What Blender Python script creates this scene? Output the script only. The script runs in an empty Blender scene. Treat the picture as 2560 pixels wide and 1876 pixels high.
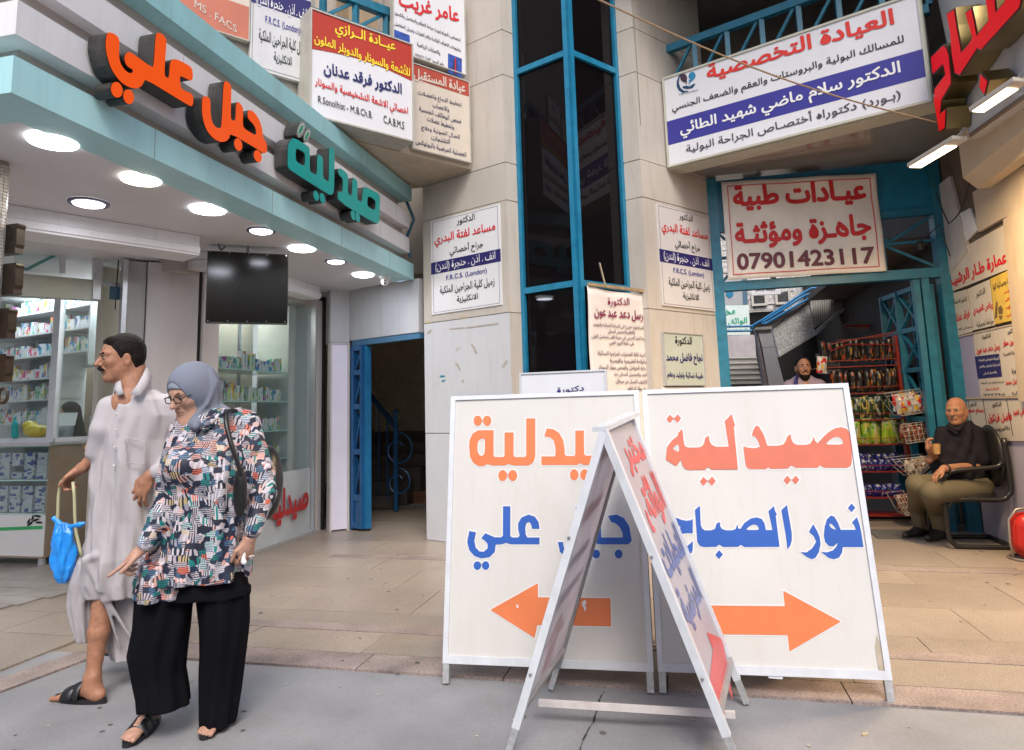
import bpy, math, random
import numpy as np
from mathutils import Vector, Matrix
from mathutils.geometry import tessellate_polygon
random.seed(7)
RNG = np.random.default_rng(7)
sc = bpy.context.scene
COL = sc.collection
# ------------------------------------------------------------------ camera
F, PX, PY, H = 1700.0, 1280.0, 790.0, 1.33      # focal length and principal point in photo pixels, eye height
_p, _r, _t = math.radians(7.8), math.radians(1.7), math.radians(13.6)
_fw = np.array([0, math.cos(_p), math.sin(_p)]); _up = np.array([0, -math.sin(_p), math.cos(_p)]); _rt = np.array([1., 0, 0])
_R = _rt*math.cos(_r)-_up*math.sin(_r); _U = _up*math.cos(_r)+_rt*math.sin(_r)
_n = np.array([math.cos(_t), -math.sin(_t)]); _a = np.array([math.sin(_t), math.cos(_t)])
_M = np.array([[_n[0], _n[1], 0], [_a[0], _a[1], 0], [0, 0, 1]])
CR, CU, CF = _M@_R, _M@_U, _M@_fw
CAMP = np.array([0, 0, H])
cd = bpy.data.cameras.new('camera'); cam = bpy.data.objects.new('camera', cd); COL.objects.link(cam)
cam.matrix_world = Matrix(((CR[0], CU[0], -CF[0], 0), (CR[1], CU[1], -CF[1], 0), (CR[2], CU[2], -CF[2], H), (0, 0, 0, 1)))
cd.sensor_width = 36; cd.sensor_fit = 'HORIZONTAL'; cd.lens = F/2560*36
cd.shift_x = 0; cd.shift_y = -(938-PY)/2560; cd.clip_end = 500; cd.clip_start = 0.05
sc.camera = cam
# ------------------------------------------------------------------ light
world = bpy.data.worlds.new('World'); sc.world = world; world.use_nodes = True
wn = world.node_tree; bg = wn.nodes['Background']
sky = wn.nodes.new('ShaderNodeTexSky'); sky.sky_type = 'NISHITA'; sky.sun_disc = False
SUN_EL, SUN_AZ = math.radians(50), math.radians(160)
sky.sun_elevation = SUN_EL; sky.sun_rotation = SUN_AZ; sky.dust_density = 4.0; sky.air_density = 1.0; sky.ozone_density = 1.0
wn.links.new(sky.outputs[0], bg.inputs[0]); bg.inputs[1].default_value = 0.125
sl = bpy.data.lights.new('sun', 'SUN'); sl.energy = 1.35; sl.angle = math.radians(24); sl.color = (1, .975, .94)
so = bpy.data.objects.new('sun', sl); COL.objects.link(so)
_sd = Vector((math.sin(SUN_AZ)*math.cos(SUN_EL), math.cos(SUN_AZ)*math.cos(SUN_EL), math.sin(SUN_EL)))
so.rotation_euler = _sd.to_track_quat('Z', 'Y').to_euler(); so.location = (0, -5, 12)
vs = sc.view_settings; vs.view_transform = 'Standard'; vs.look = 'None'; vs.exposure = 0.70; vs.gamma = 1
vs.use_curve_mapping = False
sc.cycles.use_denoising = True; sc.cycles.max_bounces = 8; sc.cycles.diffuse_bounces = 5; sc.cycles.transparent_max_bounces = 16
sc.cycles.sample_clamp_indirect = 6; sc.cycles.caustics_reflective = False; sc.cycles.caustics_refractive = False

# ------------------------------------------------------------------ rays and frames
def ray(x, y): return CR*(x-PX)/F+CU*(PY-y)/F+CF
def G(x, y, z=0.):
    d = ray(x, y); return CAMP+d*((z-H)/d[2])
def atY(x, y, Y):                # point of the pixel ray in the upright plane Y
    d = ray(x, y); return CAMP+d*(Y/d[1])
class Fr:                         # a flat frame: origin, right, up; +w is towards the viewer's side
    def __init__(s, O, ex, ey=(0, 0, 1)):
        s.O = np.array([O[0], O[1], O[2] if len(O) > 2 else 0.], float)
        s.ex = np.array([*ex, 0.][:3], float); s.ex /= np.linalg.norm(s.ex)
        ey = np.array(ey, float); ey -= s.ex*(ey@s.ex); s.ey = ey/np.linalg.norm(ey); s.ez = np.cross(s.ex, s.ey)
    def px(s, x, y, w=0):
        d = ray(x, y); O = s.O+s.ez*w; t = ((O-CAMP)@s.ez)/(d@s.ez); p = CAMP+d*t-O; return float(p@s.ex), float(p@s.ey)
    def p(s, u, v, w=0): return s.O+s.ex*u+s.ey*v+s.ez*w
    def at(s, w): return Fr(s.O+s.ez*w, s.ex, s.ey)
def tilt(BL, BR, deg):
    ex = np.array([BR[0]-BL[0], BR[1]-BL[1], 0]); ex /= np.linalg.norm(ex); bk = np.array([-ex[1], ex[0], 0]); t = math.radians(deg)
    return Fr((*BL, 0), ex, bk*math.sin(t)+np.array([0, 0, 1])*math.cos(t))
EA = (math.sin(math.radians(113.4)), math.cos(math.radians(113.4)))   # right-going direction of the faces turned left
EB = (math.sin(math.radians(37)), math.cos(math.radians(37)))         # of the faces turned right

# ------------------------------------------------------------------ materials
MATS = {}
def M(name, col, rough=.6, metal=0., var=.08, scale=6., bump=0., bscale=60., spec=.5, emit=0., streak=0., stcol=(.2, .13, .07), alpha=1., coat=0., speck=None, sss=0., trans=0., rnd=0.):
    if name in MATS: return MATS[name]
    m = bpy.data.materials.new(name); m.use_nodes = True; nt = m.node_tree; N = nt.nodes; L = nt.links
    b = N['Principled BSDF']; b.inputs['Roughness'].default_value = rough; b.inputs['Metallic'].default_value = metal
    b.inputs['Specular IOR Level'].default_value = spec; b.inputs['Coat Weight'].default_value = coat
    if sss: b.inputs['Subsurface Weight'].default_value = sss; b.inputs['Subsurface Radius'].default_value = (.02, .008, .004); b.inputs['Subsurface Scale'].default_value = .5
    g = N.new('ShaderNodeNewGeometry')
    nz = N.new('ShaderNodeTexNoise'); nz.inputs['Scale'].default_value = scale; nz.inputs['Detail'].default_value = 5; L.new(g.outputs['Position'], nz.inputs['Vector'])
    mr = N.new('ShaderNodeMapRange'); L.new(nz.outputs['Fac'], mr.inputs['Value']); mr.inputs['From Min'].default_value = .25; mr.inputs['From Max'].default_value = .75
    mr.inputs['To Min'].default_value = 1-var; mr.inputs['To Max'].default_value = 1+var
    mx = N.new('ShaderNodeVectorMath'); mx.operation = 'SCALE'; mx.inputs[0].default_value = col; L.new(mr.outputs[0], mx.inputs['Scale'])
    out = mx.outputs[0]
    if speck:                                    # granite-like grains
        s2 = N.new('ShaderNodeTexNoise'); s2.inputs['Scale'].default_value = speck[0]; s2.inputs['Detail'].default_value = 2; L.new(g.outputs['Position'], s2.inputs['Vector'])
        r2 = N.new('ShaderNodeMapRange'); L.new(s2.outputs['Fac'], r2.inputs['Value']); r2.inputs['From Min'].default_value = .4; r2.inputs['From Max'].default_value = .6
        r2.inputs['To Min'].default_value = 1-speck[1]; r2.inputs['To Max'].default_value = 1+speck[1]
        m2 = N.new('ShaderNodeVectorMath'); m2.operation = 'SCALE'; L.new(out, m2.inputs[0]); L.new(r2.outputs[0], m2.inputs['Scale']); out = m2.outputs[0]
    if rnd:                                      # each piece its own shade
        oi = N.new('ShaderNodeObjectInfo'); r4 = N.new('ShaderNodeMapRange'); L.new(oi.outputs['Random'], r4.inputs['Value']); r4.inputs['To Min'].default_value = 1-rnd; r4.inputs['To Max'].default_value = 1+rnd
        m4 = N.new('ShaderNodeVectorMath'); m4.operation = 'SCALE'; L.new(out, m4.inputs[0]); L.new(r4.outputs[0], m4.inputs['Scale']); out = m4.outputs[0]
    if streak:
        mp = N.new('ShaderNodeMapping'); mp.inputs['Scale'].default_value = (9, 9, 1.1); L.new(g.outputs['Position'], mp.inputs['Vector'])
        s3 = N.new('ShaderNodeTexNoise'); s3.inputs['Scale'].default_value = 1.6; s3.inputs['Detail'].default_value = 8; s3.inputs['Roughness'].default_value = .7; L.new(mp.outputs[0], s3.inputs['Vector'])
        r3 = N.new('ShaderNodeMapRange'); L.new(s3.outputs['Fac'], r3.inputs['Value']); r3.inputs['From Min'].default_value = .5; r3.inputs['From Max'].default_value = .85; r3.inputs['To Max'].default_value = streak
        m3 = N.new('ShaderNodeMix'); m3.data_type = 'RGBA'; L.new(r3.outputs[0], m3.inputs[0]); L.new(out, m3.inputs[6]); m3.inputs[7].default_value = (*stcol, 1); out = m3.outputs[2]
    L.new(out, b.inputs['Base Color'])
    if emit:
        b.inputs['Emission Color'].default_value = (*col, 1); b.inputs['Emission Strength'].default_value = emit
    if bump:
        n2 = N.new('ShaderNodeTexNoise'); n2.inputs['Scale'].default_value = bscale; n2.inputs['Detail'].default_value = 4; L.new(g.outputs['Position'], n2.inputs['Vector'])
        bp = N.new('ShaderNodeBump'); bp.inputs['Strength'].default_value = bump; bp.inputs['Distance'].default_value = .01; L.new(n2.outputs['Fac'], bp.inputs['Height']); L.new(bp.outputs[0], b.inputs['Normal'])
    if trans:
        tb = N.new('ShaderNodeBsdfTranslucent'); L.new(out, tb.inputs[0]); ms_ = N.new('ShaderNodeMixShader'); ms_.inputs[0].default_value = trans
        L.new(b.outputs[0], ms_.inputs[1]); L.new(tb.outputs[0], ms_.inputs[2]); L.new(ms_.outputs[0], N['Material Output'].inputs[0])
    if alpha < 1: b.inputs['Alpha'].default_value = alpha
    MATS[name] = m; return m
def glassmat(name, tint=(.9, .95, .95), refl=.12, base=.05):
    m = bpy.data.materials.new(name); m.use_nodes = True; nt = m.node_tree; N = nt.nodes; L = nt.links
    for n in list(N): N.remove(n)
    o = N.new('ShaderNodeOutputMaterial'); t = N.new('ShaderNodeBsdfTransparent'); t.inputs[0].default_value = (*tint, 1)
    gl = N.new('ShaderNodeBsdfGlossy'); gl.inputs['Roughness'].default_value = .03
    lw = N.new('ShaderNodeLayerWeight'); pw = N.new('ShaderNodeMath'); pw.operation = 'POWER'; pw.inputs[1].default_value = 4; L.new(lw.outputs['Facing'], pw.inputs[0])
    ma = N.new('ShaderNodeMath'); ma.operation = 'MULTIPLY_ADD'; ma.inputs[1].default_value = .6; ma.inputs[2].default_value = refl*.4; L.new(pw.outputs[0], ma.inputs[0])
    mx = N.new('ShaderNodeMixShader'); L.new(ma.outputs[0], mx.inputs[0]); L.new(t.outputs[0], mx.inputs[1]); L.new(gl.outputs[0], mx.inputs[2])
    d = N.new('ShaderNodeBsdfDiffuse'); d.inputs[0].default_value = (.7, .75, .75, 1); m2 = N.new('ShaderNodeMixShader')
    nz = N.new('ShaderNodeTexNoise'); nz.inputs['Scale'].default_value = 5; g = N.new('ShaderNodeNewGeometry'); L.new(g.outputs['Position'], nz.inputs['Vector'])
    mr = N.new('ShaderNodeMapRange'); L.new(nz.outputs['Fac'], mr.inputs['Value']); mr.inputs['To Max'].default_value = base*2; L.new(mr.outputs[0], m2.inputs[0])
    L.new(mx.outputs[0], m2.inputs[1]); L.new(d.outputs[0], m2.inputs[2]); L.new(m2.outputs[0], o.inputs[0]); return m

# ------------------------------------------------------------------ object helpers
def setp(o, label=None, cat=None, group=None, kind=None):
    if label: o['label'] = label
    if cat: o['category'] = cat
    if group: o['group'] = group
    if kind: o['kind'] = kind
    return o
def link(o, parent=None):
    COL.objects.link(o)
    if parent is not None:
        o.parent = parent; o.matrix_parent_inverse = Matrix.Translation(-WLOC[parent.name])
    return o
WLOC = {}
def T(name, label, cat, loc, group=None):
    o = bpy.data.objects.new(name, None); COL.objects.link(o); o.location = [float(k) for k in loc]; WLOC[o.name] = Vector(o.location)
    o.empty_display_size = .1
    return setp(o, label, cat, group)
def mk(name, V, Fc, mat=None, parent=None, smooth=False, mi=None, **kw):
    V = np.array(V, float).reshape(-1, 3)
    lo, hi = V.min(0), V.max(0); c = (lo+hi)/2
    if parent is None: c[2] = lo[2]
    me = bpy.data.meshes.new(name); me.from_pydata((V-c).tolist(), [], [tuple(f) for f in Fc])
    for m in (mat if isinstance(mat, (list, tuple)) else [mat]):
        if m: me.materials.append(m)
    if mi is not None: me.polygons.foreach_set('material_index', mi)
    if smooth: me.shade_smooth()
    o = bpy.data.objects.new(name, me); o.location = c.tolist(); link(o, parent); WLOC[o.name] = Vector(o.location)
    return setp(o, **kw)
class MB:
    def __init__(s): s.v = []; s.f = []; s.mi = []
    def add(s, V, Fc, mi=0):
        b = len(s.v); s.v += [tuple(map(float, p)) for p in V]; s.f += [tuple(i+b for i in f) for f in Fc]; s.mi += [mi]*len(Fc); return s
    def box(s, fr, u0, u1, v0, v1, w0, w1, mi=0):
        P = [fr.p(u, v, w) for w in (w0, w1) for (u, v) in ((u0, v0), (u1, v0), (u1, v1), (u0, v1))]
        return s.add(P, [(3, 2, 1, 0), (4, 5, 6, 7), (0, 1, 5, 4), (1, 2, 6, 5), (2, 3, 7, 6), (3, 0, 4, 7)], mi)
    def prism(s, fr, poly, w0, w1, mi=0, holes=()):
        loops = [list(poly)]+[list(h) for h in holes]
        flat = [q for l in loops for q in l]; n = len(flat)
        tris = tessellate_polygon([[Vector((a, b, 0)) for a, b in l] for l in loops])
        V = [fr.p(a, b, w1) for a, b in flat]+[fr.p(a, b, w0) for a, b in flat]; Fc = []
        for t in tris:
            a, b, c = (Vector(flat[i]) for i in t)
            if (b-a).cross(c-a) < 0: t = (t[0], t[2], t[1])
            Fc += [tuple(t), (t[2]+n, t[1]+n, t[0]+n)]
        k = 0
        for l in loops:
            m = len(l)
            for i in range(m):
                j = (i+1) % m; Fc.append((k+i, k+j, k+j+n, k+i+n))
            k += m
        s.add(V, Fc, mi); return s
    def flat(s, fr, poly, w=0, mi=0, holes=()):
        loops = [list(poly)]+[list(h) for h in holes]; flat = [q for l in loops for q in l]
        tris = tessellate_polygon([[Vector((a, b, 0)) for a, b in l] for l in loops]); Fc = []
        for t in tris:
            a, b, c = (Vector(flat[i]) for i in t)
            Fc.append(t if (b-a).cross(c-a) > 0 else (t[0], t[2], t[1]))
        return s.add([fr.p(a, b, w) for a, b in flat], Fc, mi)
    def tube(s, pts, r, n=8, mi=0, close=False, caps=True):
        pts = [np.array(p, float) for p in pts]; m = len(pts); rs = r if isinstance(r, (list, tuple)) else [r]*m
        V = []; prev = None
        for i, p in enumerate(pts):
            a = pts[(i-1) % m] if (i or close) else p; b = pts[(i+1) % m] if (i < m-1 or close) else p
            d = b-a; d /= (np.linalg.norm(d)+1e-9)
            if prev is None:
                prev = np.cross(d, (0, 0, 1.) if abs(d[2]) < .9 else (1., 0, 0))
            x = prev-d*(prev@d); x /= np.linalg.norm(x)+1e-9; prev = x; y = np.cross(d, x)
            V += [p+(x*math.cos(2*math.pi*k/n)+y*math.sin(2*math.pi*k/n))*rs[i] for k in range(n)]
        Fc = []
        for i in range(m if close else m-1):
            j = (i+1) % m
            Fc += [(i*n+k, i*n+(k+1) % n, j*n+(k+1) % n, j*n+k) for k in range(n)]
        if caps and not close: Fc += [tuple(range(n))[::-1], tuple((m-1)*n+k for k in range(n))]
        return s.add(V, Fc, mi)
    def path(s, pts, r, n=8, k=5, **kw):              # tube along a smooth curve through the points
        P = [np.array(p, float) for p in pts]; R = list(r) if isinstance(r, (list, tuple)) else [r]*len(P); Q = []; RR = []
        for i in range(len(P)-1):
            p0, p1, p2, p3 = P[max(i-1, 0)], P[i], P[i+1], P[min(i+2, len(P)-1)]
            for j in range(k):
                t = j/k; Q.append(.5*((2*p1)+(p2-p0)*t+(2*p0-5*p1+4*p2-p3)*t*t+(3*p1-p0-3*p2+p3)*t**3)); RR.append(R[i]*(1-t)+R[i+1]*t)
        Q.append(P[-1]); RR.append(R[-1]); return s.tube(Q, RR, n, **kw)
    def bar(s, a, b, w, h, up=(0, 0, 1), mi=0):          # rectangular bar from a to b
        a = np.array(a, float); b = np.array(b, float); d = b-a; L_ = np.linalg.norm(d); d /= L_
        x = np.cross(d, up)
        if np.linalg.norm(x) < 1e-4: x = np.cross(d, (0, 1, 0))
        x /= np.linalg.norm(x); y = np.cross(x, d); P = []
        for q in (a, b): P += [q+x*w/2*i+y*h/2*j for i, j in ((-1, -1), (1, -1), (1, 1), (-1, 1))]
        return s.add(P, [(0, 1, 2, 3), (7, 6, 5, 4), (0, 4, 5, 1), (1, 5, 6, 2), (2, 6, 7, 3), (3, 7, 4, 0)], mi)
    def lathe(s, prof, n=20, c=(0, 0, 0), mi=0):
        V = [(c[0]+r*math.cos(2*math.pi*k/n), c[1]+r*math.sin(2*math.pi*k/n), c[2]+z) for r, z in prof for k in range(n)]
        Fc = [(i*n+k, i*n+(k+1) % n, (i+1)*n+(k+1) % n, (i+1)*n+k) for i in range(len(prof)-1) for k in range(n)]
        return s.add(V, Fc, mi)
    def mk(s, name, mat, parent=None, smooth=False, bevel=0, **kw):
        o = mk(name, s.v, s.f, mat, parent, smooth, s.mi if isinstance(mat, (list, tuple)) else None, **kw)
        if bevel:
            b = o.modifiers.new('bevel', 'BEVEL'); b.width = bevel; b.segments = 1; b.limit_method = 'ANGLE'
        return o
def box(name, fr, u0, u1, v0, v1, w0, w1, mat, parent=None, **kw): return MB().box(fr, u0, u1, v0, v1, w0, w1).mk(name, mat, parent, **kw)
def dup(o, dv=(0, 0, 0), label=None, group=None, rot=None):
    c = o.copy(); COL.objects.link(c); c.location = Vector(o.location)+Vector([float(k) for k in dv]); WLOC[c.name] = Vector(c.location)
    if rot is not None: c.rotation_euler = rot
    if label: c['label'] = label
    if group: c['group'] = group
    for ch in [x for x in bpy.data.objects if x.parent == o] if o.type == 'EMPTY' else []:
        k = ch.copy(); COL.objects.link(k); k.parent = c
    return c

# ------------------------------------------------------------------ Arabic text as meshes
_AB = {}
_c = 0xFE80
for ch, n in [(0x621, 1), (0x622, 2), (0x623, 2), (0x624, 2), (0x625, 2), (0x626, 4), (0x627, 2), (0x628, 4), (0x629, 2), (0x62A, 4), (0x62B, 4), (0x62C, 4), (0x62D, 4), (0x62E, 4), (0x62F, 2), (0x630, 2), (0x631, 2), (0x632, 2), (0x633, 4), (0x634, 4), (0x635, 4), (0x636, 4), (0x637, 4), (0x638, 4), (0x639, 4), (0x63A, 4), (0x641, 4), (0x642, 4), (0x643, 4), (0x644, 4), (0x645, 4), (0x646, 4), (0x647, 4), (0x648, 2), (0x649, 2), (0x64A, 4)]:
    _AB[chr(ch)] = (_c, n); _c += n
_LA = {'\u0622': 0xFEF5, '\u0623': 0xFEF7, '\u0625': 0xFEF9, '\u0627': 0xFEFB}
def shape(s):
    out = []; i = 0; join = False
    def conn(c): return c == '\u0640' or (c in _AB and _AB[c][1] == 4)
    def acc(c): return c == '\u0640' or (c in _AB and _AB[c][1] > 1)
    while i < len(s):
        c = s[i]; nx = s[i+1] if i+1 < len(s) else ' '
        if c == '\u0644' and nx in _LA:
            out.append(chr(_LA[nx]+(1 if join else 0))); join = False; i += 2; continue
        if c in _AB:
            b, n = _AB[c]; fin = join and n > 1; ini = n == 4 and acc(nx)
            out.append(chr(b+(3 if fin and ini else 1 if fin else 2 if ini else 0))); join = ini
        else:
            out.append(c); join = c == '\u0640' and acc(nx)
        i += 1
    out = out[::-1]; r = []; run = []
    isl = lambda c: c.isascii() and c.isalnum() or '\u0660' <= c <= '\u0669'
    for c in out:
        if isl(c): run.append(c)
        else:
            r += run[::-1]; run = []; r.append({'(': ')', ')': '('}.get(c, c))
    return ''.join(r+run[::-1])
_TC = {}
def grow(P, d):      # move an outline outwards (counter-clockwise) or a hole inwards (clockwise)
    n = len(P); Q = []
    for i in range(n):
        a, b, c = np.array(P[i-1]), np.array(P[i]), np.array(P[(i+1) % n]); t1 = b-a; t2 = c-b
        t1 = t1/(np.linalg.norm(t1)+1e-9); t2 = t2/(np.linalg.norm(t2)+1e-9); nn = np.array([t1[1]+t2[1], -t1[0]-t2[0]]); k = np.linalg.norm(nn)
        Q.append(tuple(b+nn/(k+1e-9)*d*min(1.5, 2/max(k, .6))))
    return Q
def _area(P): return sum(P[i][0]*P[(i+1) % len(P)][1]-P[(i+1) % len(P)][0]*P[i][1] for i in range(len(P)))/2
def _inside(p, P):
    c = False; j = len(P)-1
    for i in range(len(P)):
        if (P[i][1] > p[1]) != (P[j][1] > p[1]) and p[0] < (P[j][0]-P[i][0])*(p[1]-P[i][1])/(P[j][1]-P[i][1])+P[i][0]: c = not c
        j = i
    return c
def text_geo(s, bold=0.0, res=3):
    """vertices in the unit box (third value: layer step so overlapping strokes never share a plane), faces, aspect"""
    key = (s, bold, res)
    if key in _TC: return _TC[key]
    cu = bpy.data.curves.new('lettering', 'FONT'); cu.body = shape(s) if any(ord(c) > 0x600 for c in s) else s
    cu.resolution_u = res; cu.fill_mode = 'NONE'
    o = bpy.data.objects.new('lettering', cu); COL.objects.link(o)
    me = bpy.data.meshes.new_from_object(o.evaluated_get(bpy.context.evaluated_depsgraph_get()))
    co = [tuple(v.co[:2]) for v in me.vertices]; nb = [[] for _ in co]
    for e in me.edges: a, b = e.vertices; nb[a].append(b); nb[b].append(a)
    seen = [False]*len(co); loops = []
    order = list(range(len(co)))
    for st_ in order:
        if seen[st_] or len(nb[st_]) < 2: continue
        L_ = [st_]; seen[st_] = True; nx_ = max(nb[st_]) if st_+1 not in nb[st_] else st_+1
        while nx_ != st_ and not seen[nx_]:
            seen[nx_] = True; L_.append(nx_); q = [k for k in nb[nx_] if not seen[k]]
            if not q: break
            nx_ = q[0]
        P = [co[i] for i in L_]
        P = [p for i, p in enumerate(P) if abs(p[0]-P[i-1][0])+abs(p[1]-P[i-1][1]) > 1e-5]
        if len(P) > 2 and abs(_area(P)) > 1e-5: loops.append(P)
    bpy.data.objects.remove(o); bpy.data.curves.remove(cu); bpy.data.meshes.remove(me)
    if not loops: return (np.zeros((1, 3)), [], 1)
    inn = lambda P, Q: P is not Q and all(_inside(p, Q) for p in P[::max(1, len(P)//12)])
    dep = [sum(inn(P, Q) for Q in loops) for P in loops]
    loops = [P if (_area(P) > 0) == (d_ % 2 == 0) else P[::-1] for P, d_ in zip(loops, dep)]
    out = [P for P, d_ in zip(loops, dep) if d_ % 2 == 0]; hol = [P for P, d_ in zip(loops, dep) if d_ % 2]; HM = [[] for _ in out]; V = []; Fc = []
    for h in hol:
        c = [i for i, P in enumerate(out) if inn(h, P)]
        if c: HM[min(c, key=lambda i: abs(_area(out[i])))].append(h)
    for k, (P, Hs) in enumerate(zip(out, HM)):
        fl = [q for l in [P]+Hs for q in l]; n0 = len(V); V += [(x, y, (k % 4)*.25) for x, y in fl]
        for t in tessellate_polygon([[Vector((a, b, 0)) for a, b in l] for l in [P]+Hs]):
            a, b, c = (Vector(fl[i]) for i in t)
            if abs((b-a).cross(c-a)) < 1e-10: continue
            Fc.append(tuple(i+n0 for i in (t if (b-a).cross(c-a) > 0 else (t[0], t[2], t[1]))))
    V = np.array(V, float)
    if bold:                                     # heavier print: the same outlines stepped round a small circle
        nc = 4 if bold < .02 else 8; V0, F0, n0 = V, list(Fc), len(V)
        for c in range(nc):
            a = 2*math.pi*(c+.5)/nc; W = V0.copy(); W[:, 0] += bold*math.cos(a); W[:, 1] += bold*math.sin(a); W[:, 2] += c+1; V = np.concatenate([V, W]); Fc += [tuple(i+n0*(c+1) for i in f) for f in F0]
    lo, hi = V[:, :2].min(0), V[:, :2].max(0); V[:, :2] = (V[:, :2]-lo)/np.maximum(hi-lo, 1e-6)
    _TC[key] = (V, Fc, (hi-lo)[0]/max((hi-lo)[1], 1e-6)); return _TC[key]
def text(fr, s, L, R, hp, mat, parent, bold=.012, w=.003, name='lettering', warp=None):
    """one line of print; L and R are its left and right ends (mid height) as seen in the photo, hp its ink height in photo pixels"""
    V, Fc, asp = text_geo(s, bold)
    if not Fc: return
    a = fr.px(*L, w); b = fr.px(*R, w); mx, my = (L[0]+R[0])/2, (L[1]+R[1])/2
    h = fr.px(mx, my-hp/2, w)[1]-fr.px(mx, my+hp/2, w)[1]
    P = []
    for x, y, k in V:
        u = a[0]+(b[0]-a[0])*x; v = a[1]+(b[1]-a[1])*x+(y-.5)*h
        P.append(fr.p(u, v, w+k*.00015+(warp(u, v) if warp else 0)))
    return mk(name, P, Fc, mat, parent)
def quad(fr, pts):           # upright rectangle in the frame closest to four photo corners TL TR BR BL
    q = [fr.px(*p) for p in pts]; return (q[0][0]+q[3][0])/2, (q[1][0]+q[2][0])/2, (q[3][1]+q[2][1])/2, (q[0][1]+q[1][1])/2
def sign(name, label, fr, pts, mat, th=.02, frame=None, fm=None, cat='sign', fw=.02, back=0., group=None):
    u0, u1, v0, v1 = quad(fr.at(back+th), pts)
    t = T(name, label, cat, fr.p((u0+u1)/2, v0, back), group); t['q'] = 0; del t['q']
    box('panel', fr, u0, u1, v0, v1, back, back+th, mat, t)
    if frame:
        m = MB(); g = fw
        m.box(fr, u0-g, u1+g, v1, v1+g, back, back+th+frame); m.box(fr, u0-g, u1+g, v0-g, v0, back, back+th+frame)
        m.box(fr, u0-g, u0, v0, v1, back, back+th+frame); m.box(fr, u1, u1+g, v0, v1, back, back+th+frame)
        m.mk('frame', fm, t)
    return t, fr.at(back+th), (u0, u1, v0, v1)
def outl(z, pts, fr, w=0):    # traced outline: z=(x0,y0,scale) of the tracing, smoothed once
    return [fr.px(z[0]+x/z[2], z[1]+y/z[2], w) for x, y in pts]
def chaikin(P, k=1):
    for _ in range(k):
        Q = []
        for i in range(len(P)):
            a, b = P[i], P[(i+1) % len(P)]
            Q += [(a[0]*.8+b[0]*.2, a[1]*.8+b[1]*.2), (a[0]*.2+b[0]*.8, a[1]*.2+b[1]*.8)]
        P = Q
    return P
def ell(cx, cy, rx, ry, rot=0, n=16):
    c, s = math.cos(math.radians(rot)), math.sin(math.radians(rot))
    return [(cx+rx*math.cos(2*math.pi*i/n)*c-ry*math.sin(2*math.pi*i/n)*s, cy+rx*math.cos(2*math.pi*i/n)*s+ry*math.sin(2*math.pi*i/n)*c) for i in range(n)]
def ccw(P): return P if sum(P[i][0]*P[(i+1) % len(P)][1]-P[(i+1) % len(P)][0]*P[i][1] for i in range(len(P))) > 0 else P[::-1]
# common colours
m_beige = M('beige_stone', (.50, .46, .41), .45, rnd=.05, var=.09, scale=1.2, streak=.5, stcol=(.30, .2, .11), bump=.05)
m_beige2 = M('grey_white_panel', (.52, .53, .56), .4, var=.06, scale=1.1, streak=.35, stcol=(.33, .27, .2))
m_joint = M('joint_mortar', (.22, .18, .14), .9)
m_plaster = M('painted_plaster', (.60, .57, .56), .7, var=.07, scale=3, streak=.25, stcol=(.35, .3, .26), bump=.1)
m_white = M('white_paint', (.78, .78, .78), .45, var=.03)
m_blue = M('blue_gate_paint', (.012, .15, .24), .4, var=.25, scale=12, streak=.35, stcol=(.12, .13, .12))
m_blue2 = M('bright_blue_frame_paint', (.012, .18, .32), .35, var=.2, scale=9)
m_door = M('blue_door_paint', (.015, .10, .26), .35, var=.2, scale=9, streak=.3, stcol=(.1, .12, .14))
m_cyan = M('pale_cyan_panel', (.42, .71, .745), .4, var=.06, scale=2.5, streak=.35, stcol=(.18, .40, .42))
m_cyan2 = M('cyan_beam_panel', (.33, .62, .65), .45, var=.08, scale=2.5, streak=.45, stcol=(.22, .24, .2))
m_alu = M('aluminium', (.62, .64, .67), .35, metal=.6, var=.08, scale=20)
m_aluw = M('pale_aluminium_frame', (.66, .69, .74), .4, metal=.15, var=.08, scale=14, streak=.3, stcol=(.4, .4, .4))
m_dark = M('dark_void', (.012, .011, .01), .8)
m_black = M('black_print', (.012, .012, .014), .5)
m_red = M('red_print', (.62, .015, .02), .5)
m_navy = M('navy_print', (.018, .014, .12), .5)
m_violet = M('blue_print_band', (.035, .03, .26), .4)
m_signw = M('sign_white', (.70, .70, .73), .35, var=.03, scale=3, streak=.12, stcol=(.45, .4, .33))
m_signb = M('sign_beige', (.62, .55, .47), .4, var=.05, streak=.3, stcol=(.35, .25, .16))
m_metal = M('grey_metal', (.35, .35, .36), .4, metal=.7)

_O1 = 'zeroth first second third fourth fifth sixth seventh eighth ninth tenth eleventh twelfth thirteenth fourteenth fifteenth sixteenth seventeenth eighteenth nineteenth'.split()
_OT = {2: 'twent', 3: 'thirt', 4: 'fort'}
def ordinal(n): return _O1[n] if n < 20 else (_OT[n//10]+'ieth' if n % 10 == 0 else _OT[n//10]+'y-'+_O1[n % 10])
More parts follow.
